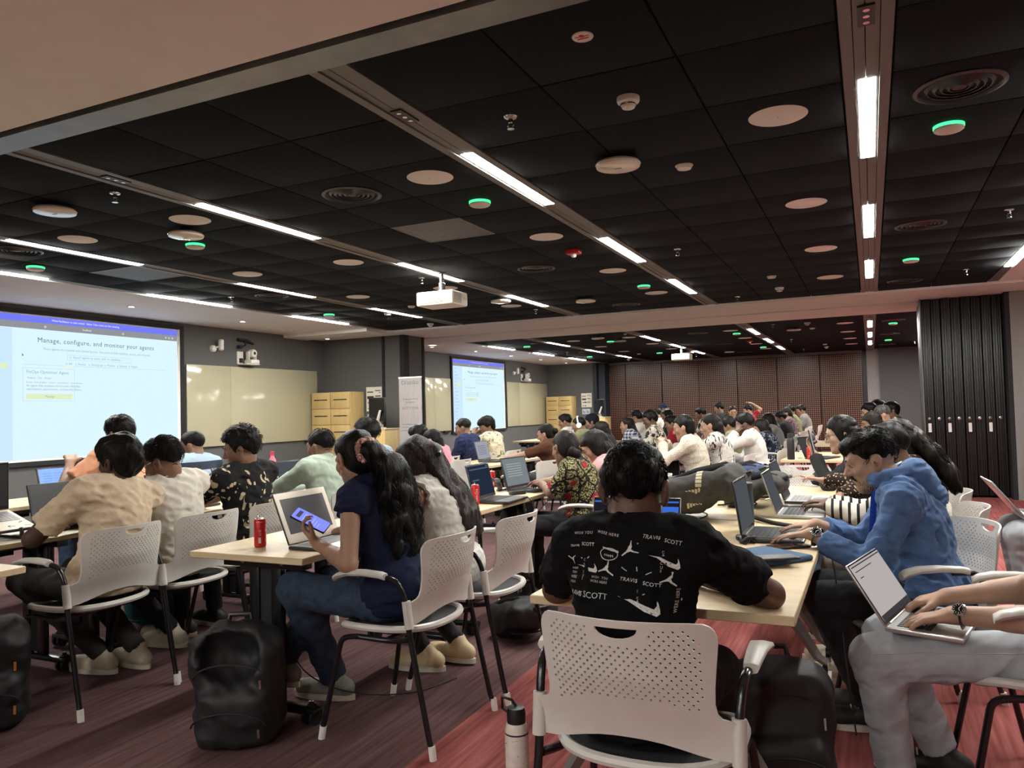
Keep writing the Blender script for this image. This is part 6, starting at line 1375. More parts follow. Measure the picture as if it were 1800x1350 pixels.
# person at the frame edge behind, pale jeans
I = make_person('person', 'person in pale jeans at the frame edge, behind the hoodie man chair', (1.13, 4.72), 90, (1.2, 4.72, 1.2), (0, -10, 0), hands=((0.78, 4.6, 0.74), (0.8, 4.85, 0.74)), tone='c', shirt=K['charcoal'], sleeve='long', pants=D['grey'], shoe=SHO['black'], hair='short', seed=18, knees=((0.66, 4.62, 0.62), (0.66, 4.84, 0.62)), feet=((0.72, 4.62, 0.1), (0.72, 4.86, 0.1)), pantw=1.15, hb=0.010, hc=0.011, hip=0.60)
# ================================================================== people further back
def far(head, sex, tone, shirt, hair, label, sleeve='short', yaw=10, pitch=-14, rz=90, hb=0.013, seed=0, drop=None, hands=(None, None), back=0.13, hm=None, pants='black', elbows=(None, None), seat=True, curl=(25, 25), collar=False, bulk=1.0):
    loc = (head[0]+back*math.sin(R(rz)), head[1]-back*math.cos(R(rz)))
    I = make_person('person', label, loc, rz, head, (yaw, pitch, 0), hands=hands, elbows=elbows, sex=sex, tone=tone, shirt=K[shirt], sleeve=sleeve, pants=D[pants], shoe=SHO['black'], hair=hair, hairm=hm, seed=seed+100, hb=hb, hc=hb+0.001, wr=0.005, curl=curl, collar=collar, bulk=bulk, group='attendees further back')
    if drop:
        hp = I['hp']; T0 = hp(0, -0.08, -0.02); w_, ln = drop
        drape(I, [tuple(hp(0, -0.05, 0.06))+(w_*0.6, 0.03), tuple(T0)+(w_*0.8, 0.036), tuple(T0+np.array((0.0, -0.05, -ln*0.45)))+(w_, 0.034), tuple(T0+np.array((0.0, -0.06, -ln)))+(w_*0.6, 0.02)], hm or HAIR, 'hair_length', hb, 0, 0, seed, amp=0.006)
    return I
P = far((-4.31, 7.17, 1.02), 'f', 'b', 'pink', 'tied', 'woman in a bright pink top with a black ponytail, below the far banner', seed=1, drop=(0.03, 0.36), hb=0.011)
P = far((-4.74, 7.60, 1.06), 'm', 'b', 'peach', 'mop', 'person in a salmon shirt leaning on one hand beside the pink top woman', seed=2, hands=(None, (-4.72, 7.78, 1.0)), elbows=(None, (-4.6, 7.98, 0.78)))
P = far((-4.62, 8.45, 1.12), 'm', 'c', 'navyshirt', 'crop', 'man in a dark navy patterned shirt before the far screen', sleeve='long', seed=3, yaw=20, hb=0.011)
P = far((-4.53, 8.92, 1.13), 'm', 'c', 'creamprint', 'mop', 'man in a cream shirt with black sketches before the far screen', seed=4, yaw=45, hb=0.011, hands=((-4.66, 8.80, 1.04), None), elbows=((-4.7, 8.55, 0.78), None))
P = far((-3.36, 8.10, 1.04), 'f', 'b', 'brown', 'bun', 'woman in a brown puff-sleeve dress typing in profile', seed=5, yaw=0, hb=0.010, hands=((-3.82, 8.0, 0.775), (-3.82, 8.2, 0.775)), pants='black', sleeve='half'); glasses(P); BR = P
MB().lathe([(0, -0.04), (0.03, -0.03), (0.042, 0.0), (0.03, 0.03), (0, 0.04)], 14, tuple(P['hp'](0, -0.115, 0.01)), cap=False).build('hair_bun', HAIR, P['t'])
P = far((-4.26, 11.05, 1.13), 'm', 'c', 'offwhite', 'short', 'man in a pale hooded top near the far lockers', seed=6)
P = far((-3.79, 10.38, 1.09), 'm', 'c', 'olive', 'crop', 'person wearing white over-ear headphones', seed=7, hb=0.012); HPH = P
P = far((-3.79, 10.95, 1.12), 'f', 'c', 'charcoal', 'hijab', 'person with a black head covering beside the headphone wearer', seed=8, hm=cl('headscarf', (0.008, 0.009, 0.014)))
P = far((-3.35, 10.05, 1.02), 'f', 'b', 'charcoal', 'wavy', 'woman in a black top with a wavy ponytail, hand at her chin', seed=9, drop=(0.045, 0.26), hm=HAIRB, hands=((-3.46, 9.95, 0.93), None), elbows=((-3.4, 9.8, 0.76), None))
P = far((-3.25, 10.95, 1.06), 'f', 'b', 'plaid', 'tied', 'woman in a navy plaid shirt with a low ponytail', seed=10, drop=(0.04, 0.25), hm=HAIRB, yaw=0, pitch=-5)
P = far((-2.86, 10.78, 1.14), 'm', 'd', 'bwleaf', 'curly', 'bearded man in a black and white leaf print shirt', seed=11, yaw=25)
P = far((-3.40, 12.0, 1.16), 'm', 'c', 'white', 'short', 'man in a white shirt behind the leaf print shirt man', seed=12, yaw=-30)
P = far((-2.75, 11.62, 1.06), 'm', 'c', 'maroon', 'short', 'man in a dark red tee behind the leaf print shirt man', seed=13)
P = far((-1.64, 7.42, 1.11), 'f', 'b', 'lace', 'bun', 'woman in a white lace top resting her chin on folded hands', sleeve='long', seed=14, yaw=0, hb=0.010, hands=((-1.83, 7.34, 0.97), (-1.84, 7.48, 0.98)), elbows=((-1.98, 7.20, 0.76), (-2.0, 7.65, 0.76)), curl=(70, 70), pants='blue'); LC = P
P = far((-1.52, 8.13, 1.11), 'f', 'b', 'lineprint', 'tied', 'woman in a white top with fine black line print and long ponytail', seed=15, yaw=0, hb=0.011, drop=(0.045, 0.42), hm=HAIRB, pants='blue', hands=((-1.95, 8.0, 0.775), (-1.95, 8.25, 0.775)))
P = far((-1.29, 8.92, 1.10), 'm', 'd', 'white', 'short', 'man in a white shirt with his cheek on his hand', sleeve='long', seed=16, yaw=5, hb=0.011, collar=True, hands=((-1.36, 8.80, 1.02), None), elbows=((-1.62, 8.62, 0.76), None), curl=(20, 25), pants='blue')
P = far((-1.62, 9.75, 1.06), 'm', 'c', 'olive', 'short', 'man in a sage green tee behind the line print top woman', seed=17)
P = far((-1.33, 10.65, 1.0), 'f', 'b', 'navydots', 'long', 'woman in a navy dotted top behind the white shirt man', seed=18, drop=(0.06, 0.3), hm=HAIRB)
far((-1.46, 12.57, 1.06), 'f', 'c', 'grey', 'long', 'woman in grey with dull brown hair near the partition line', seed=19, drop=(0.06, 0.25), hm=HAIRB)
far((-1.50, 14.76, 1.06), 'm', 'c', 'charcoal', 'short', 'person in a black jacket in the far hall, near the panel wall', sleeve='long', seed=20)
far((-1.60, 16.87, 1.12), 'f', 'b', 'greyprint', 'tied', 'long-haired woman in a mauve print top by the panel wall', seed=21, drop=(0.05, 0.4), hm=HAIRB)
far((-1.62, 18.0, 1.16), 'm', 'c', 'olive', 'short', 'man in an olive shirt by the panel wall', seed=22)
far((-1.46, 18.9, 1.16), 'm', 'c', 'grey', 'short', 'man in a grey shirt in the last row by the panel wall', seed=23)
far((-2.77, 17.48, 1.18), 'm', 'b', 'charcoal', 'short', 'man in dark clothes facing the camera from the back row', seed=24, yaw=0, rz=200)
far((-3.23, 18.4, 1.26), 'm', 'c', 'charcoal', 'curly', 'person with big curly hair in the back row', seed=25)
far((-2.62, 18.7, 1.19), 'm', 'b', 'maroon', 'short', 'person with a raised hand in the back row', seed=26, hands=(None, (-2.55, 18.9, 1.35)), elbows=(None, (-2.4, 19.0, 1.05)))
far((-3.02, 15.2, 1.16), 'm', 'c', 'bwleaf', 'short', 'man in a patterned shirt in the middle of the far hall', seed=27)
far((-4.66, 18.8, 1.28), 'm', 'c', 'charcoal', 'hijab', 'person in a dark navy cap at the far panel wall', seed=28, hm=cl('cap_navy', (0.012, 0.016, 0.035)))
far((-4.31, 16.8, 1.17), 'm', 'b', 'white', 'short', 'man in white at the far panel wall below the far camera side', seed=29, yaw=-20)
far((-3.36, 13.9, 1.15), 'm', 'c', 'charcoal', 'short', 'man in black with thick hair in the middle of the far hall', seed=30)
far((-3.62, 14.9, 1.17), 'f', 'c', 'charcoal', 'wavy', 'woman with dark wavy hair in the middle of the far hall', seed=31, drop=(0.05, 0.2))
far((-0.02, 11.57, 1.18), 'm', 'b', 'charcoal', 'short', 'man with swept black hair in front of the grey column', seed=32, yaw=10)
far((0.12, 10.5, 1.15), 'm', 'b', 'grey', 'crop', 'person with a metal hairband and greying hair near the partition', seed=33, hm=hair_mat('greying_hair', (0.02, 0.02, 0.018, 1), (0.12, 0.11, 0.10, 1)))
far((0.26, 12.3, 1.18), 'm', 'c', 'charcoal', 'mop', 'person with a round mop of hair nearest the folding partition', seed=34)
far((0.10, 13.5, 1.22), 'm', 'c', 'charcoal', 'short', 'person half hidden behind the mop-haired one by the partition', seed=35)
far((0.0, 9.2, 1.08), 'f', 'c', 'charcoal', 'wavy', 'woman with brown hair bent low behind the glasses woman', seed=36, drop=(0.06, 0.22), hm=HAIRB)
# white headphones
t = empty('headphones', (0, 0, 0), 0, 'white over-ear headphones on the person before the far lockers', 'headphones'); hp = HPH['hp']; M_ = HPH['t']
def wl(p): v = Matrix.Translation((M_.location.x, M_.location.y, 0)) @ Matrix.Rotation(M_.rotation_euler.z, 4, 'Z') @ Vector(p); return v
t.location = wl(hp(0, 0, 0)); o = t.location.copy(); hb_ = MB(); hb_.tube([wl(hp(0.092*math.cos(a), -0.012, 0.02+0.108*math.sin(a)))-o for a in np.linspace(0, math.pi, 14)], 0.011, 8); hb_.build('headband', m_plast, t)
for s in (-1, 1): MB().tube([wl(hp(s*0.080, -0.012, -0.005))-o, wl(hp(s*0.108, -0.012, -0.005))-o], [0.040, 0.034], 16).build('ear_cup', m_plast, t)
# ------------------------------------------------------------------ chairs
CH = [(-1.83, 2.80, 90, 'the woman in the navy sleeveless top'), (-1.80, 3.40, 90, 'the woman in white with very long hair'), (-3.47, 2.55, 90, 'the cream tee man'), (-3.45, 3.05, 90, 'the off-white shirt man'), (-3.44, 3.56, 90, 'the black floral shirt man'), (-3.42, 4.27, 90, 'the pale green shirt man'), (-3.42, 4.88, 90, 'the faded blue shirt man'), (-4.96, 3.9, 90, 'the peach top person'), (-4.96, 4.62, 90, 'the banded polo man'),
      (-0.555, 2.02, 0, 'the black graphic tee man'), (0.13, 3.52, 110, 'the blue hoodie man'), (0.17, 4.14, 95, 'the striped top person'), (0.17, 4.82, 92, 'the dotted sleeve woman'), (0.08, 5.68, 90, 'the glasses woman'), (0.46, 2.95, 90, 'the pale grey jeans person'), (1.15, 4.72, 90, 'the pale jeans person at the frame edge'), (-1.76, 5.02, 96, 'the batik dress woman'), (-1.64, 5.55, 95, 'the pale pink top woman'),
      (-4.18, 7.17, 90, 'the bright pink top woman'), (-4.6, 7.68, 90, 'the salmon shirt person'), (-4.48, 8.42, 90, 'the dark navy shirt man'), (-4.40, 8.95, 90, 'the cream sketch shirt man'), (-3.2, 8.1, 90, 'the brown dress woman'), (-1.50, 7.42, 90, 'the white lace top woman'), (-1.38, 8.13, 90, 'the line print top woman'), (-1.15, 8.92, 90, 'the cheek-on-hand man'), (-1.48, 9.75, 90, 'the sage green tee man'), (-1.2, 10.65, 90, 'the navy dotted top woman'),
      (-3.22, 10.05, 90, 'the wavy ponytail woman'), (-3.12, 10.95, 90, 'the plaid shirt woman'), (-2.72, 10.8, 90, 'the leaf print shirt man'), (-1.33, 12.57, 90, 'the dull brown haired woman'), (-1.37, 14.76, 90, 'the black jacket person'), (-1.45, 16.87, 90, 'the mauve print woman'), (-1.48, 18.0, 90, 'the olive shirt man'), (-1.32, 18.9, 90, 'the last row grey shirt man')]
for x, y, rz, s in CH: chair(x, y, rz, 'grey white perforated stacking chair under '+s)
for x, y, rz, s in ((-0.52, 6.25, 178, 'empty perforated chair at the far end of the flip-top tables'), (-3.22, 5.62, 28, 'empty perforated chair with a handle slot behind the dark laptop table'), (-4.2, 9.75, 80, 'empty perforated chair beside the brown dress woman table'), (-3.15, 7.15, 80, 'empty perforated chair between the brown dress and pink top women'), (-1.32, 11.4, 90, 'empty perforated chair before the dull brown haired woman'), (-1.35, 15.6, 90, 'empty perforated chair beyond the black jacket person')): chair(x, y, rz, s)
t = empty('stool', (1.86, 11.2, 0), 0, 'black stool with a pale rim by the side wall', 'stool')
MB().lathe([(0, 0.545), (0.16, 0.55), (0.165, 0.56), (0.15, 0.575), (0, 0.57)], 28, cap=False).build('seat_pad', m_pad, t); MB().tube([(0.17*math.cos(a), 0.17*math.sin(a), 0.56) for a in np.linspace(0, 6.283, 30, endpoint=False)], 0.014, 8, closed=True).build('seat_rim', m_shell, t)
for q in range(4):
    a = q*1.571+0.785; o = MB().tube([(0.12*math.cos(a), 0.12*math.sin(a), 0.55), (0.19*math.cos(a), 0.19*math.sin(a), 0.03)], 0.012, 8).build('leg', m_tube, t); MB().tube([(0.187*math.cos(a), 0.187*math.sin(a), 0.06), (0.194*math.cos(a), 0.194*math.sin(a), 0.0)], 0.016, 8).build('foot_cap', m_cap, o)
# ------------------------------------------------------------------ laptops in place
lt = laptop(-2.215, 2.84, TZ, 92, 'silver-bezel laptop with a grey screen before the navy top woman', 0.37, 0.25, 112, m_dark, m_silver, m_wkeys, mat('champagne_bezel', (0.50, 0.44, 0.36, 1), 0.35, metal=0.4), m_off, bz=0.032, chin=0.045)
laptop(-2.20, 4.52, TZ, 93, 'black laptop with a dark blue screen behind the red can', 0.35, 0.24, 104, screen=d_navy, lines=[(0.05, 0.95, 0.86, 0.90), (0.1, 0.4, 0.5, 0.54), (0.85, 0.95, 0.92, 0.96)], strip=disp('navyline', (0.06, 0.08, 0.12, 1)))
laptop(-2.27, 5.20, TZ, 84, 'black laptop with a grey page beside the batik dress woman', 0.35, 0.24, 104, screen=d_grey, lines=[(0.12, 0.75, 0.78-0.09*k, 0.80-0.09*k) for k in range(6)], strip=disp('greyline', (0.30, 0.32, 0.32, 1)))
t = laptop(-4.06, 2.40, TZ+0.075, 90, 'dark laptop with a cream keyboard on a stand at the frame edge', 0.38, 0.26, 108, m_dark, m_cream, m_wkeys, screen=m_off, tilt=(18, 0), pad=False)
sk = MB(); rs = random.Random(2)
for k in range(14): x, y = rs.uniform(-0.17, 0.17), rs.uniform(-0.115, -0.04); sk.tube([(x, y, 0.0195), (x+rs.uniform(-0.03, 0.03), y+rs.uniform(-0.02, 0.02), 0.0195), (x+rs.uniform(-0.04, 0.04), y+rs.uniform(-0.02, 0.02), 0.0195)], 0.0008, 4)
sk.build('pen_doodles', m_inkd, t)
s = empty('laptop_stand', (-4.06, 2.40, TZ), R(90), 'black laptop stand under the cream keyboard laptop', 'laptop stand')
for q in (-1, 1):
    MB().tube([(q*0.10, -0.13, 0.008), (q*0.10, 0.10, 0.008), (q*0.10, 0.12, 0.09)], 0.008, 8).build('leg', m_black, s); MB().tube([(q*0.10, -0.13, 0.008), (q*0.10, -0.135, 0.035), (q*0.10, -0.125, 0.055)], 0.010, 8).build('hook', m_black, s)
laptop(-4.10, 2.92, TZ, 88, 'open black laptop in front of the cream tee man', 0.35, 0.24, 105, screen=m_off)
laptop(-4.12, 3.32, TZ, 90, 'open grey laptop in front of the off-white shirt man', 0.34, 0.23, 105, m_silver)
laptop(-5.62, 3.98, TZ, 92, 'laptop with a bright blue page below the big screen', 0.36, 0.24, 105, screen=d_blue, lines=[(0.1, 0.3, 0.8-0.1*k, 0.83-0.1*k) for k in range(6)]+[(0.35, 0.6, 0.8-0.1*k, 0.82-0.1*k) for k in range(6)], strip=disp('blueline', (0.14, 0.26, 0.8, 1)))
laptop(-4.12, 3.72, TZ, 90, 'open black laptop in front of the floral shirt man', screen=m_off)
laptop(-4.14, 4.30, TZ, 90, 'laptop with a red and blue screen by the pale green shirt man', screen=disp('redblue', (0.08, 0.14, 0.45, 1)), lines=[(0.0, 1.0, 0.82, 0.98)], strip=disp('redbar', (0.5, 0.1, 0.12, 1)))
laptop(-4.14, 4.95, TZ, 90, 'open black laptop in front of the faded blue shirt man', screen=d_dim)
laptop(-4.02, 8.08, TZ, 92, 'black laptop with a pale screen in front of the brown dress woman', 0.35, 0.24, 104, screen=d_pale, lines=[(0.15, 0.8, 0.75-0.1*k, 0.77-0.1*k) for k in range(6)])
laptop(-2.12, 7.62, TZ, 96, 'grey laptop tilted before the white lace top woman', 0.33, 0.23, 112, m_silver, screen=d_pale)
laptop(-2.25, 8.3, TZ, 90, 'dark laptop before the line print top woman', screen=m_off); laptop(-3.0+0.45, 9.55, TZ, 90, 'dark laptop behind the pink can', screen=m_off)
laptop(-0.395, 3.56, TZ, 90, 'dark laptop under the hoodie man hands', 0.36, 0.25, 98, m_dark, m_dark, m_keys, screen=d_dim)
laptop(-0.345, 4.30, TZ, 90, 'silver laptop under the striped sleeves', 0.33, 0.23, 108, m_silver, m_silver, m_keys, screen=d_dim)
laptop(-0.36, 4.92, TZ, 90, 'dark lidded laptop with a pale keyboard under the dotted sleeves', 0.34, 0.24, 110, m_dark, m_plast, m_wkeys, screen=d_dim)
laptop(-0.83, 2.74, TZ, 4, 'rounded silver laptop with a blue wallpaper before the black tee man', 0.345, 0.24, 112, m_silver, m_silver, m_keys, m_bezel, disp('desk', (0.008, 0.008, 0.012, 1)), 0.008, 0.012, [(0.72, 1.0, 0.0, 0.86), (0.0, 1.0, 0.93, 0.96)], strip=disp('wall', (0.03, 0.10, 0.42, 1)))
laptop(0.165, 2.90, 0.572, 74, 'laptop with a grey document page on the pale grey jeans lap', 0.325, 0.225, 122, m_silver, m_silver, m_keys, m_bezel, d_doc, 0.008, 0.014, [(0.0, 1.0, 0.0, 0.09), (0.02, 0.98, 0.95, 0.97), (0.06, 0.6, 0.86, 0.875), (0.1, 0.2, 0.74, 0.755)], tilt=(0, -2), strip=disp('dock', (0.03, 0.03, 0.035, 1)))
laptop(0.78, 4.74, 0.70, 92, 'laptop with a dark lid on the lap of the frame edge person', 0.33, 0.23, 128, m_silver, m_plast, m_keys, m_bezel, m_off)
laptop(-0.48, 8.75, TZ, 70, 'dark laptop on the flask table', screen=m_off); laptop(-0.3, 12.1, TZ, 80, 'open laptop on the table behind the flask table', screen=d_dim)
# ------------------------------------------------------------------ drink cans
m_canr = mat('can_red', (0.50, 0.018, 0.02, 1), 0.3, metal=0.25); m_alu = mat('can_aluminium', (0.72, 0.70, 0.68, 1), 0.25, metal=0.9)
CANP = [None]
def can(x, y, z, rz, label):
    if CANP[0] is None:
        t = empty('drink_can'); MB().lathe([(0.021, 0.0), (0.0255, 0.004), (0.0265, 0.010), (0.0265, 0.118), (0.0235, 0.126), (0.0225, 0.127)], 28, cap=False).build('body', m_canr, t)
        MB().lathe([(0.0, 0.123), (0.020, 0.123), (0.0215, 0.128), (0.0235, 0.1275), (0.0235, 0.1245)], 28, cap=False).build('top', m_alu, t); MB().lathe([(0.0, 0.004), (0.018, 0.003), (0.021, 0.0)], 24, cap=False).build('bottom', m_alu, t)
        MB().tube([(0.002, 0, 0.125), (0.006, 0.002, 0.132), (0.004, 0.0, 0.142)], 0.003, 6).build('pull_tab', m_alu, t)
        w_ = MB(); r = 0.02675
        def rib(a0, a1, z0, z1, k=8):
            A = np.linspace(a0, a1, k)
            for p, q in zip(A, A[1:]): w_.quad((r*math.cos(p), r*math.sin(p), z0), (r*math.cos(q), r*math.sin(q), z0), (r*math.cos(q), r*math.sin(q), z1), (r*math.cos(p), r*math.sin(p), z1))
        vs, fs = text_geo('Coca-Cola', 0.026, 'LEFT', 0.95, 0.3)
        for rep in (0.0, math.pi): w_.add([(r*math.cos(-v.y/r*0.9+rep), r*math.sin(-v.y/r*0.9+rep), 0.022+v.x*0.72) for v in vs], fs)
        o = w_.build('white_lettering', mat('can_white', (0.8, 0.76, 0.72, 1), 0.35), t); w2 = MB(); w_ = w2
        rib(1.35, 1.75, 0.02, 0.045); rib(1.5, 1.8, 0.055, 0.058); rib(1.5, 1.8, 0.062, 0.064); rib(1.4, 1.8, 0.070, 0.072); rib(1.4, 1.8, 0.076, 0.078); rib(-1.8, -1.4, 0.02, 0.045); rib(-1.8, -1.4, 0.06, 0.063); rib(-1.8, -1.4, 0.07, 0.072); rib(1.0, 2.1, 0.112, 0.114, 12)
        w2.build('label_panel', mat('can_label_grey', (0.55, 0.5, 0.48, 1), 0.4), t); CANP[0] = t
    else: t = copy_tree(CANP[0])
    t.location = (x, y, z); t.rotation_euler = (0, 0, R(rz)); return tag(t, label, 'can', 'slim red drink cans')
can(-2.52, 2.68, TZ, -140, 'slim red can alone at the corner of the closest table'); can(-2.275, 4.30, TZ, 150, 'slim red can in front of the dark blue laptop screen'); can(-2.66, 5.30, TZ, 60, 'slim red can behind the black headphones')
can(-0.60, 8.60, TZ, 0, 'slim red can beside the tall black flask'); can(-0.50, 11.75, TZ, 0, 'slim red can on the table behind the flask table'); can(-2.05, 7.95, TZ, 0, 'slim pinkish red can by the white lace top woman')
# ------------------------------------------------------------------ phones and small things
def phone(loc, M3, label, scr=None, l=0.16, w_=0.076):
    t = empty('smartphone', loc, 0, label, 'phone', 'smartphones'); A = M3.to_4x4()
    v, f = rbox(-w_/2, w_/2, -l/2, l/2, -0.0045, 0.0045, 0.0035); mesh_obj('case', [A @ Vector(p) for p in v], f, m_black, t)
    MB().prism(rrect(w_-0.006, l-0.006, 0.008), 0.0042, 0.0052, A).build('display', scr or m_off, t); return t
def basis(x, y, z): return Matrix((Vector(x).normalized(), Vector(y).normalized(), Vector(z).normalized())).transposed()
yv = Vector((-0.80, -0.36, 0.46)).normalized(); nv = Vector((0.40, -0.30, 0.86)); nv = (nv-yv*nv.dot(yv)).normalized(); xv = yv.cross(nv)
ph = phone((-2.165, 2.60, 0.872), basis(xv, yv, nv), 'phone with a blue-violet screen held by the navy top woman', disp('violet', (0.17, 0.20, 0.78, 1)))
A = basis(xv, yv, nv).to_4x4(); b = MB().box(-0.022, 0.022, 0.045, 0.062, 0.0052, 0.0060, A); b.build('message_bubble', disp('bubble', (0.05, 0.05, 0.10, 1)), ph)
b = MB()
for k in range(6): b.box(-0.028, 0.02-0.01*(k % 3), 0.028-0.014*k, 0.031-0.014*k, 0.0052, 0.0058, A)
b.build('message_lines', disp('mline', (0.30, 0.34, 0.9, 1)), ph)['kind'] = 'stuff'
phone((-0.325, 3.31, TZ+0.006), Matrix.Rotation(R(-52), 3, 'Z'), 'brown cased phone on the table under the hoodie sleeve', mat('brown_glass', (0.05, 0.025, 0.02, 1), 0.1))
phone((-0.335, 2.92, TZ+0.030), Matrix.Rotation(R(-58), 3, 'Z'), 'black phone lying on the blue sleeve', m_off)
phone((-0.40, 4.62, TZ+0.005), Matrix.Rotation(R(-70), 3, 'Z'), 'black phone beside the silver laptop')
yv = Vector((-0.2, 0.1, 1)).normalized(); nv = Vector((1, 0, 0.2)); nv = (nv-yv*nv.dot(yv)).normalized()
phone((-0.375, 5.61, 1.05), basis(yv.cross(nv), yv, nv), 'phone held up by the glasses woman', disp('pal', (0.3, 0.3, 0.3, 1)))
t = empty('laptop_sleeve', (-0.42, 3.0, TZ), R(-38), 'slate blue laptop sleeve flat on the flip-top table', 'sleeve')
v, f = rbox(-0.125, 0.125, -0.18, 0.18, 0.0, 0.022, 0.011, 3); mesh_obj('body', v, f, cl('sleeve_blue', (0.055, 0.11, 0.20)), t); MB().tube([(-0.126, -0.17, 0.012), (-0.126, 0.17, 0.012)], 0.003, 6).build('zipper', m_black, t); MB().box(-0.08, 0.05, -0.178, -0.172, 0.003, 0.018).build('edge_binding', m_black, t)
t = empty('paper_sheets', (-4.0, 2.60, TZ), R(100), 'loose white papers at the table edge beside the cream tee man', 'paper')
for k in range(3): MB().box(-0.105, 0.105, -0.148, 0.148, 0.0005+0.0008*k, 0.0011+0.0008*k, Matrix.Rotation(R(6*k), 4, 'Z') @ Matrix.Translation((0.0, -0.05, 0))).build('sheet', m_paper, t)
MB().tube([(-0.06, 0.06, 0.008), (0.05, 0.03, 0.008)], 0.004, 6).build('pen', m_plast, t)
t = empty('tissue_pouch', (-2.68, 4.92, TZ), R(20), 'small teal pouch on the dark laptop table', 'pouch'); v, f = rbox(-0.05, 0.05, -0.07, 0.07, 0.0, 0.045, 0.02, 3); mesh_obj('body', v, f, mat('teal_plastic', (0.10, 0.38, 0.38, 1), 0.35), t); MB().box(-0.03, 0.03, -0.05, 0.02, 0.0448, 0.0458).build('opening', m_dark, t)
def cable(pts, label, r=0.003, m=None, name='power_cable', sm=6):
    P_ = [Vector(p) for p in pts]; o_ = P_[0].copy(); out = []
    for i in range(len(P_)-1):
        a, b, c, d = P_[max(i-1, 0)], P_[i], P_[i+1], P_[min(i+2, len(P_)-1)]
        for k in range(sm): t_ = k/sm; out.append(0.5*((2*b)+(c-a)*t_+(2*a-5*b+4*c-d)*t_*t_+(3*b-a-3*c+d)*t_**3)-o_)
    out.append(P_[-1]-o_); o = MB().tube(out, r, 6).build(name, m or m_black, None); o.location = o_; return tag(o, label, 'cable')
cable([(-0.40, 3.30, TZ+0.006), (-0.27, 3.33, TZ+0.008), (-0.19, 3.36, TZ+0.002), (-0.16, 3.35, 0.66), (-0.14, 3.33, 0.45), (-0.12, 3.30, 0.22), (-0.10, 3.3, 0.02)], 'black charging cable hanging off the table by the hoodie man')
cable([(-2.30, 4.72, TZ+0.006), (-2.14, 4.75, TZ+0.006), (-2.09, 4.74, TZ-0.02), (-2.10, 4.8, 0.62), (-2.16, 4.95, 0.58), (-2.12, 5.1, 0.66), (-2.09, 5.12, 0.70)], 'black cable looping below the dark laptop table edge')
cable([(-2.44, 2.7, 0.66), (-2.38, 2.68, 0.40), (-2.30, 2.7, 0.20), (-2.2, 2.9, 0.05), (-2.0, 3.1, 0.006), (-1.9, 3.35, 0.006)], 'black cable trailing on the floor under the navy top woman')
cable([(-4.0, 7.55, TZ+0.004), (-4.12, 7.50, TZ-0.02), (-4.16, 7.52, 0.5), (-4.1, 7.6, 0.2), (-4.0, 7.7, 0.01)], 'cable hanging off the brown dress woman table')
cable([(-0.62, 4.30, TZ+0.008), (-0.56, 4.05, TZ+0.016), (-0.45, 3.92, TZ+0.010), (-0.33, 3.86, TZ+0.006), (-0.24, 3.98, TZ+0.006)], 'black strap lying between the dark and silver laptops', 0.010, m_blackmat, 'bag_strap')
t = empty('cable_knot', (-0.50, 3.36, TZ), 0, 'bunched black cable tie beside the hoodie man laptop', 'cable'); rs = random.Random(6); MB().tube([(0.03*math.cos(a)*(1+0.3*math.sin(3*a)), 0.025*math.sin(a), 0.018+0.012*math.sin(2.3*a)) for a in np.linspace(0, 15, 60)], 0.006, 6).build('loops', m_black, t)
t = empty('headset', (-2.48, 5.02, TZ), R(30), 'black headphones with tangled cord on the dark laptop table', 'headphones')
for q in (0, 1): MB().lathe([(0.0, 0.0), (0.038, 0.0), (0.042, 0.012), (0.04, 0.03), (0.025, 0.036), (0, 0.034)], 20, M=Matrix.Translation((0.0, 0.075*q, 0.05)) @ Matrix.Rotation(R(70), 4, 'Y'), cap=False).build('ear_cup', m_black, t)
MB().tube([(0.0, 0.0, 0.07), (-0.03, 0.0, 0.10), (-0.07, 0.035, 0.08), (-0.03, 0.075, 0.09), (0.0, 0.08, 0.07)], 0.007, 8).build('headband', m_black, t); MB().tube([(0.05+0.04*math.cos(a)*(1+0.2*math.sin(2.3*a)), 0.10+0.05*math.sin(a*1.07), 0.006+0.004*math.sin(3*a)) for a in np.linspace(0, 22, 90)], 0.0025, 5).build('cord', m_black, t)
t = empty('laptop_charger', (-2.26, 4.90, TZ), R(60), 'black laptop charger brick beside the headphones', 'charger'); v, f = rbox(-0.06, 0.06, -0.026, 0.026, 0, 0.028, 0.008); mesh_obj('brick', v, f, m_black, t); MB().tube([(0.06, 0, 0.014), (0.10, 0.02, 0.01), (0.13, -0.02, 0.006), (0.17, 0.01, 0.005)], 0.004, 6).build('lead', m_black, t)
t = empty('sticky_notes', (-0.62, 5.0, TZ+0.0), R(10), 'block of neon green sticky notes behind the grey backpack', 'sticky notes'); MB().box(-0.038, 0.038, -0.038, 0.038, 0.145, 0.165).build('neon_block', mat('neon_green', (0.55, 0.85, 0.03, 1), 0.7), t); v, f = rbox(-0.07, 0.07, -0.06, 0.06, 0.0, 0.144, 0.01); mesh_obj('box', v, f, m_paper, t)
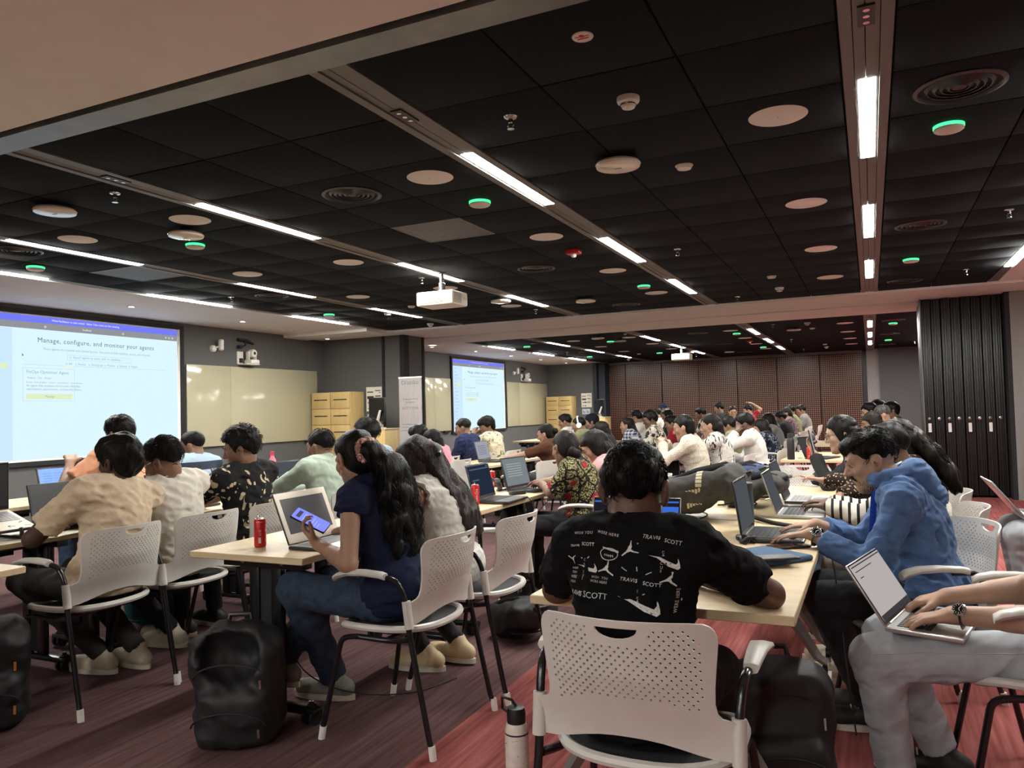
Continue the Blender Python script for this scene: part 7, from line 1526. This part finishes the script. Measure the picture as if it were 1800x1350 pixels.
# ------------------------------------------------------------------ bottles
def bottle(x, y, z, prof, m, label, capm=None, capprof=None, band=None, rz=0):
    t = empty('water_bottle', (x, y, z), R(rz), label, 'bottle', 'drink bottles'); MB().lathe(prof, 28).build('body', m, t)
    if capprof: MB().lathe(capprof, 24).build('lid', capm or m_black, t)
    return t
bottle(-0.78, 8.58, TZ, [(0.036, 0), (0.038, 0.01), (0.038, 0.20), (0.030, 0.225), (0.028, 0.23)], m_black, 'tall black steel flask on the far flip-top table', m_blackmat, [(0.030, 0.228), (0.030, 0.27), (0.026, 0.275)])
bottle(-0.565, 3.86, TZ, [(0.034, 0), (0.036, 0.008), (0.036, 0.13), (0.034, 0.14), (0.034, 0.175)], mat('forest_bottle', (0.028, 0.045, 0.05, 1), 0.35), 'dark green bottle behind the hoodie man laptop', mat('dark_lid', (0.03, 0.035, 0.035, 1), 0.5), [(0.035, 0.175), (0.035, 0.205), (0.03, 0.21)])
bottle(-5.56, 6.10, TZ, [(0.038, 0), (0.040, 0.01), (0.040, 0.12), (0.036, 0.15), (0.018, 0.18), (0.016, 0.20)], mat('pink_plastic', (0.62, 0.12, 0.18, 1), 0.25), 'translucent red bottle on the table below the screen', mat('red_lid', (0.5, 0.03, 0.08, 1), 0.4), [(0.019, 0.198), (0.019, 0.235), (0.016, 0.238)])
t = bottle(-1.19, 2.52, 0, [(0.040, 0), (0.042, 0.008), (0.042, 0.175), (0.036, 0.20), (0.030, 0.205)], mat('chipped_white_enamel', (0.70, 0.62, 0.55, 1), 0.4, noise=0.1, nscale=30), 'scuffed white steel bottle with black flip lid on the carpet', m_black, [(0.033, 0.203), (0.034, 0.235), (0.030, 0.255), (0.0, 0.258)])
MB().tube([(-0.034, 0, 0.235), (-0.055, 0, 0.245), (-0.055, 0, 0.285), (-0.015, 0, 0.278), (0.0, 0, 0.258)], 0.006, 6).build('carry_loop', m_black, t); rs = random.Random(5); sc_ = MB()
for k in range(26):
    a, zz = rs.uniform(0, 6.28), rs.uniform(0.03, 0.17); dz = rs.uniform(0.001, 0.004); da = rs.uniform(0.05, 0.25); r = 0.0423; sc_.quad((r*math.cos(a), r*math.sin(a), zz), (r*math.cos(a+da), r*math.sin(a+da), zz+0.002), (r*math.cos(a+da), r*math.sin(a+da), zz+dz+0.002), (r*math.cos(a), r*math.sin(a), zz+dz))
sc_.build('scuff_marks', mat('scuff', (0.12, 0.09, 0.08, 1), 0.7), t); MB().lathe([(0.0421, 0.165), (0.0425, 0.168), (0.0421, 0.171)], 28, cap=False).build('rim_band', m_blackmat, t)
# ------------------------------------------------------------------ backpacks
def backpack(loc, rz, label, m, size=(0.30, 0.20, 0.44), lean=0, lying=False, open_top=False, seed=0, logo=False, h=0.010, zips=2, orange=False):
    t = empty('backpack', loc, R(rz), label, 'backpack', 'backpacks'); w_, d, H = size; F = Field((-w_*0.75, -d*1.4, -0.02), (w_*0.75, d*1.4, H*1.15), h)
    F.box((0, 0, H*0.48), (w_/2, d/2, H*0.48), np.eye(3), 0.07, 0.0); F.ell((0, 0, H*0.86), (w_*0.46, d*0.44, H*0.16), None, 0.06); F.box((0, -d*0.52, H*0.30), (w_*0.40, d*0.22, H*0.26), np.eye(3), 0.045, 0.04)
    if open_top: F.ell((0, -d*0.30, H*0.80), (w_*0.36, d*0.40, H*0.22), None, 0.04, -1)
    F.wrinkle(0.010, 20, seed, (1, 1, 1.2)); F.wrinkle(0.005, 48, seed+1); F.half((0, 0, 0.004), (0, 0, -1)); V, Q = F.mesh(); M_ = Matrix.Rotation(R(lean), 4, 'X')
    if lying: M_ = Matrix.Translation((0, 0, d*0.5)) @ Matrix.Rotation(R(78), 4, 'X')
    V = np.array([M_ @ Vector(p) for p in V]); V[:, 2] -= V[:, 2].min()-0.002; dz = 0.0; b = mesh_obj('body', V, Q, m, t, True); T_ = M_
    off = Vector((0, 0, float(np.min(V[:, 2])-0.002)))
    def X(p): return T_ @ Vector(p)
    hd = MB().tube([X((-0.05, d*0.30, H*0.97)), X((-0.04, d*0.36, H*1.08)), X((0.04, d*0.36, H*1.08)), X((0.05, d*0.30, H*0.97))], 0.011, 8).build('top_handle', m_black, t)
    for s_ in (-1, 1): MB().tube([X((s_*0.07, d*0.45, H*0.95)), X((s_*0.085, d*0.72, H*0.80)), X((s_*0.095, d*0.70, H*0.45)), X((s_*0.12, d*0.50, H*0.10))], 0.019, 8, flat=0.35).build('shoulder_strap', m_blackmat, t)
    for k in range(zips):
        zz = H*(0.88-0.36*k); yy = -d*(0.50 if k == 0 else 0.78); z_ = MB().tube([X((w_*0.42*math.cos(a), yy+0.02-0.015*math.sin(a), zz-0.09+0.07*math.sin(a))) for a in np.linspace(0.1, 3.04, 14)], 0.004, 5).build('zipper', m_blackmat, t)
        MB().tube([X((w_*0.36, yy-0.012, zz-0.08)), X((w_*0.36, yy-0.016, zz-0.115))], 0.005, 6).build('zip_pull', mat('orange_tab', (0.5, 0.16, 0.03, 1), 0.5) if orange else m_chrome, t)
    if logo:
        bv = BVHTree.FromPolygons([tuple(p) for p in V], [tuple(int(i) for i in q) for q in Q]); lg = MB(); rs = random.Random(3)
        def pr(x, y):
            q = bv.ray_cast(Vector((-0.55, -0.24-x*1.3, 0.36+y*1.1)), Vector((1, 0, -0.55)).normalized()); return None if q[0] is None else q[0]+q[1]*0.002
        for (x0, x1, y0, y1) in [(-0.012+0.0*k, 0.012, 0.02+0.02*k, 0.036+0.02*k) for k in range(5)]+[(-0.05+0.012*k, -0.041+0.012*k, -0.05-0.004*abs(k-4), 0.0+0.004*(4-abs(k-4))) for k in range(9)]+[(-0.062, 0.062, -0.075, -0.067)]+[(-0.05+0.014*k, -0.04+0.014*k, -0.098, -0.082) for k in range(8)]:
            pts = [pr(x0, y0), pr(x1, y0), pr(x1, y1), pr(x0, y1)]
            if all(p is not None for p in pts): lg.quad(*pts)
        lg.build('cream_crest', mat('cream_print', (0.62, 0.55, 0.36, 1), 0.7), t)
    return t
m_bagb = mat('black_nylon', (0.012, 0.012, 0.013, 1), 0.6, noise=0.3, nscale=30, bumps=0.2, bscale=500); m_bagg = mat('charcoal_canvas', (0.045, 0.042, 0.038, 1), 0.85, noise=0.25, nscale=30, bumps=0.3, bscale=400); m_bagn = mat('navy_canvas', (0.02, 0.035, 0.10, 1), 0.85); m_bagt = mat('teal_canvas', (0.02, 0.14, 0.15, 1), 0.8)
backpack((-2.40, 2.44, 0), 28, 'slouching black backpack half open beside the closest table leg', m_bagb, (0.34, 0.24, 0.46), 12, open_top=True, seed=1, h=0.009)
backpack((-3.56, 2.10, 0), 55, 'black backpack with orange zip pulls under the cream tee man chair', m_bagb, (0.34, 0.22, 0.46), 10, seed=2, zips=2, orange=True)
backpack((-1.04, 4.08, TZ), 90, 'grey backpack with a cream crest lying on the flip-top table', m_bagg, (0.36, 0.16, 0.46), 0, True, seed=3, logo=True, h=0.009)
backpack((-0.80, 4.62, TZ), 82, 'dark grey soft bag behind the silver laptop', m_bagg, (0.30, 0.11, 0.36), 0, True, seed=4)
backpack((-1.0, 5.1, TZ), 85, 'navy bag behind the grey crest backpack', m_bagn, (0.32, 0.12, 0.38), 0, True, seed=5)
backpack((-0.30, 2.62, 0), 15, 'black backpack standing beside the black tee man chair', m_bagb, (0.32, 0.22, 0.47), -6, seed=6)
backpack((-2.02, 4.16, 0), 60, 'flat black bag on the carpet under the dark laptop table', m_bagb, (0.30, 0.16, 0.36), 0, True, seed=7)
backpack((-4.30, 3.64, 0), 40, 'teal bag on the carpet under the off-white shirt man table', m_bagt, (0.30, 0.18, 0.36), 0, True, seed=8)
t = empty('floor_outlet', (0.67, 6.82, 0), R(0), 'flush metal floor outlet box in the red carpet', 'outlet'); MB().box(-0.11, 0.11, -0.11, 0.11, 0.0, 0.006).build('frame', m_track, t); MB().box(-0.09, 0.09, -0.09, 0.09, 0.006, 0.008).build('lid', m_fabric2, t); MB().box(-0.03, 0.03, 0.07, 0.09, 0.008, 0.010).build('cable_slot', m_black, t)
t = empty('loose_cable_plug', (0.62, 4.35, 0.36), 0, 'black plug lead at the frame edge', 'cable'); 
MB().tube([(0.0, 0.0, 0.0), (0.05, 0.02, -0.01), (0.12, 0.04, -0.03), (0.2, 0.05, -0.02)], 0.006, 6).build('lead', m_black, t); t.location = (0.55, 4.4, 0.05)
if 'sc' in TSC: bpy.data.scenes.remove(TSC['sc'])
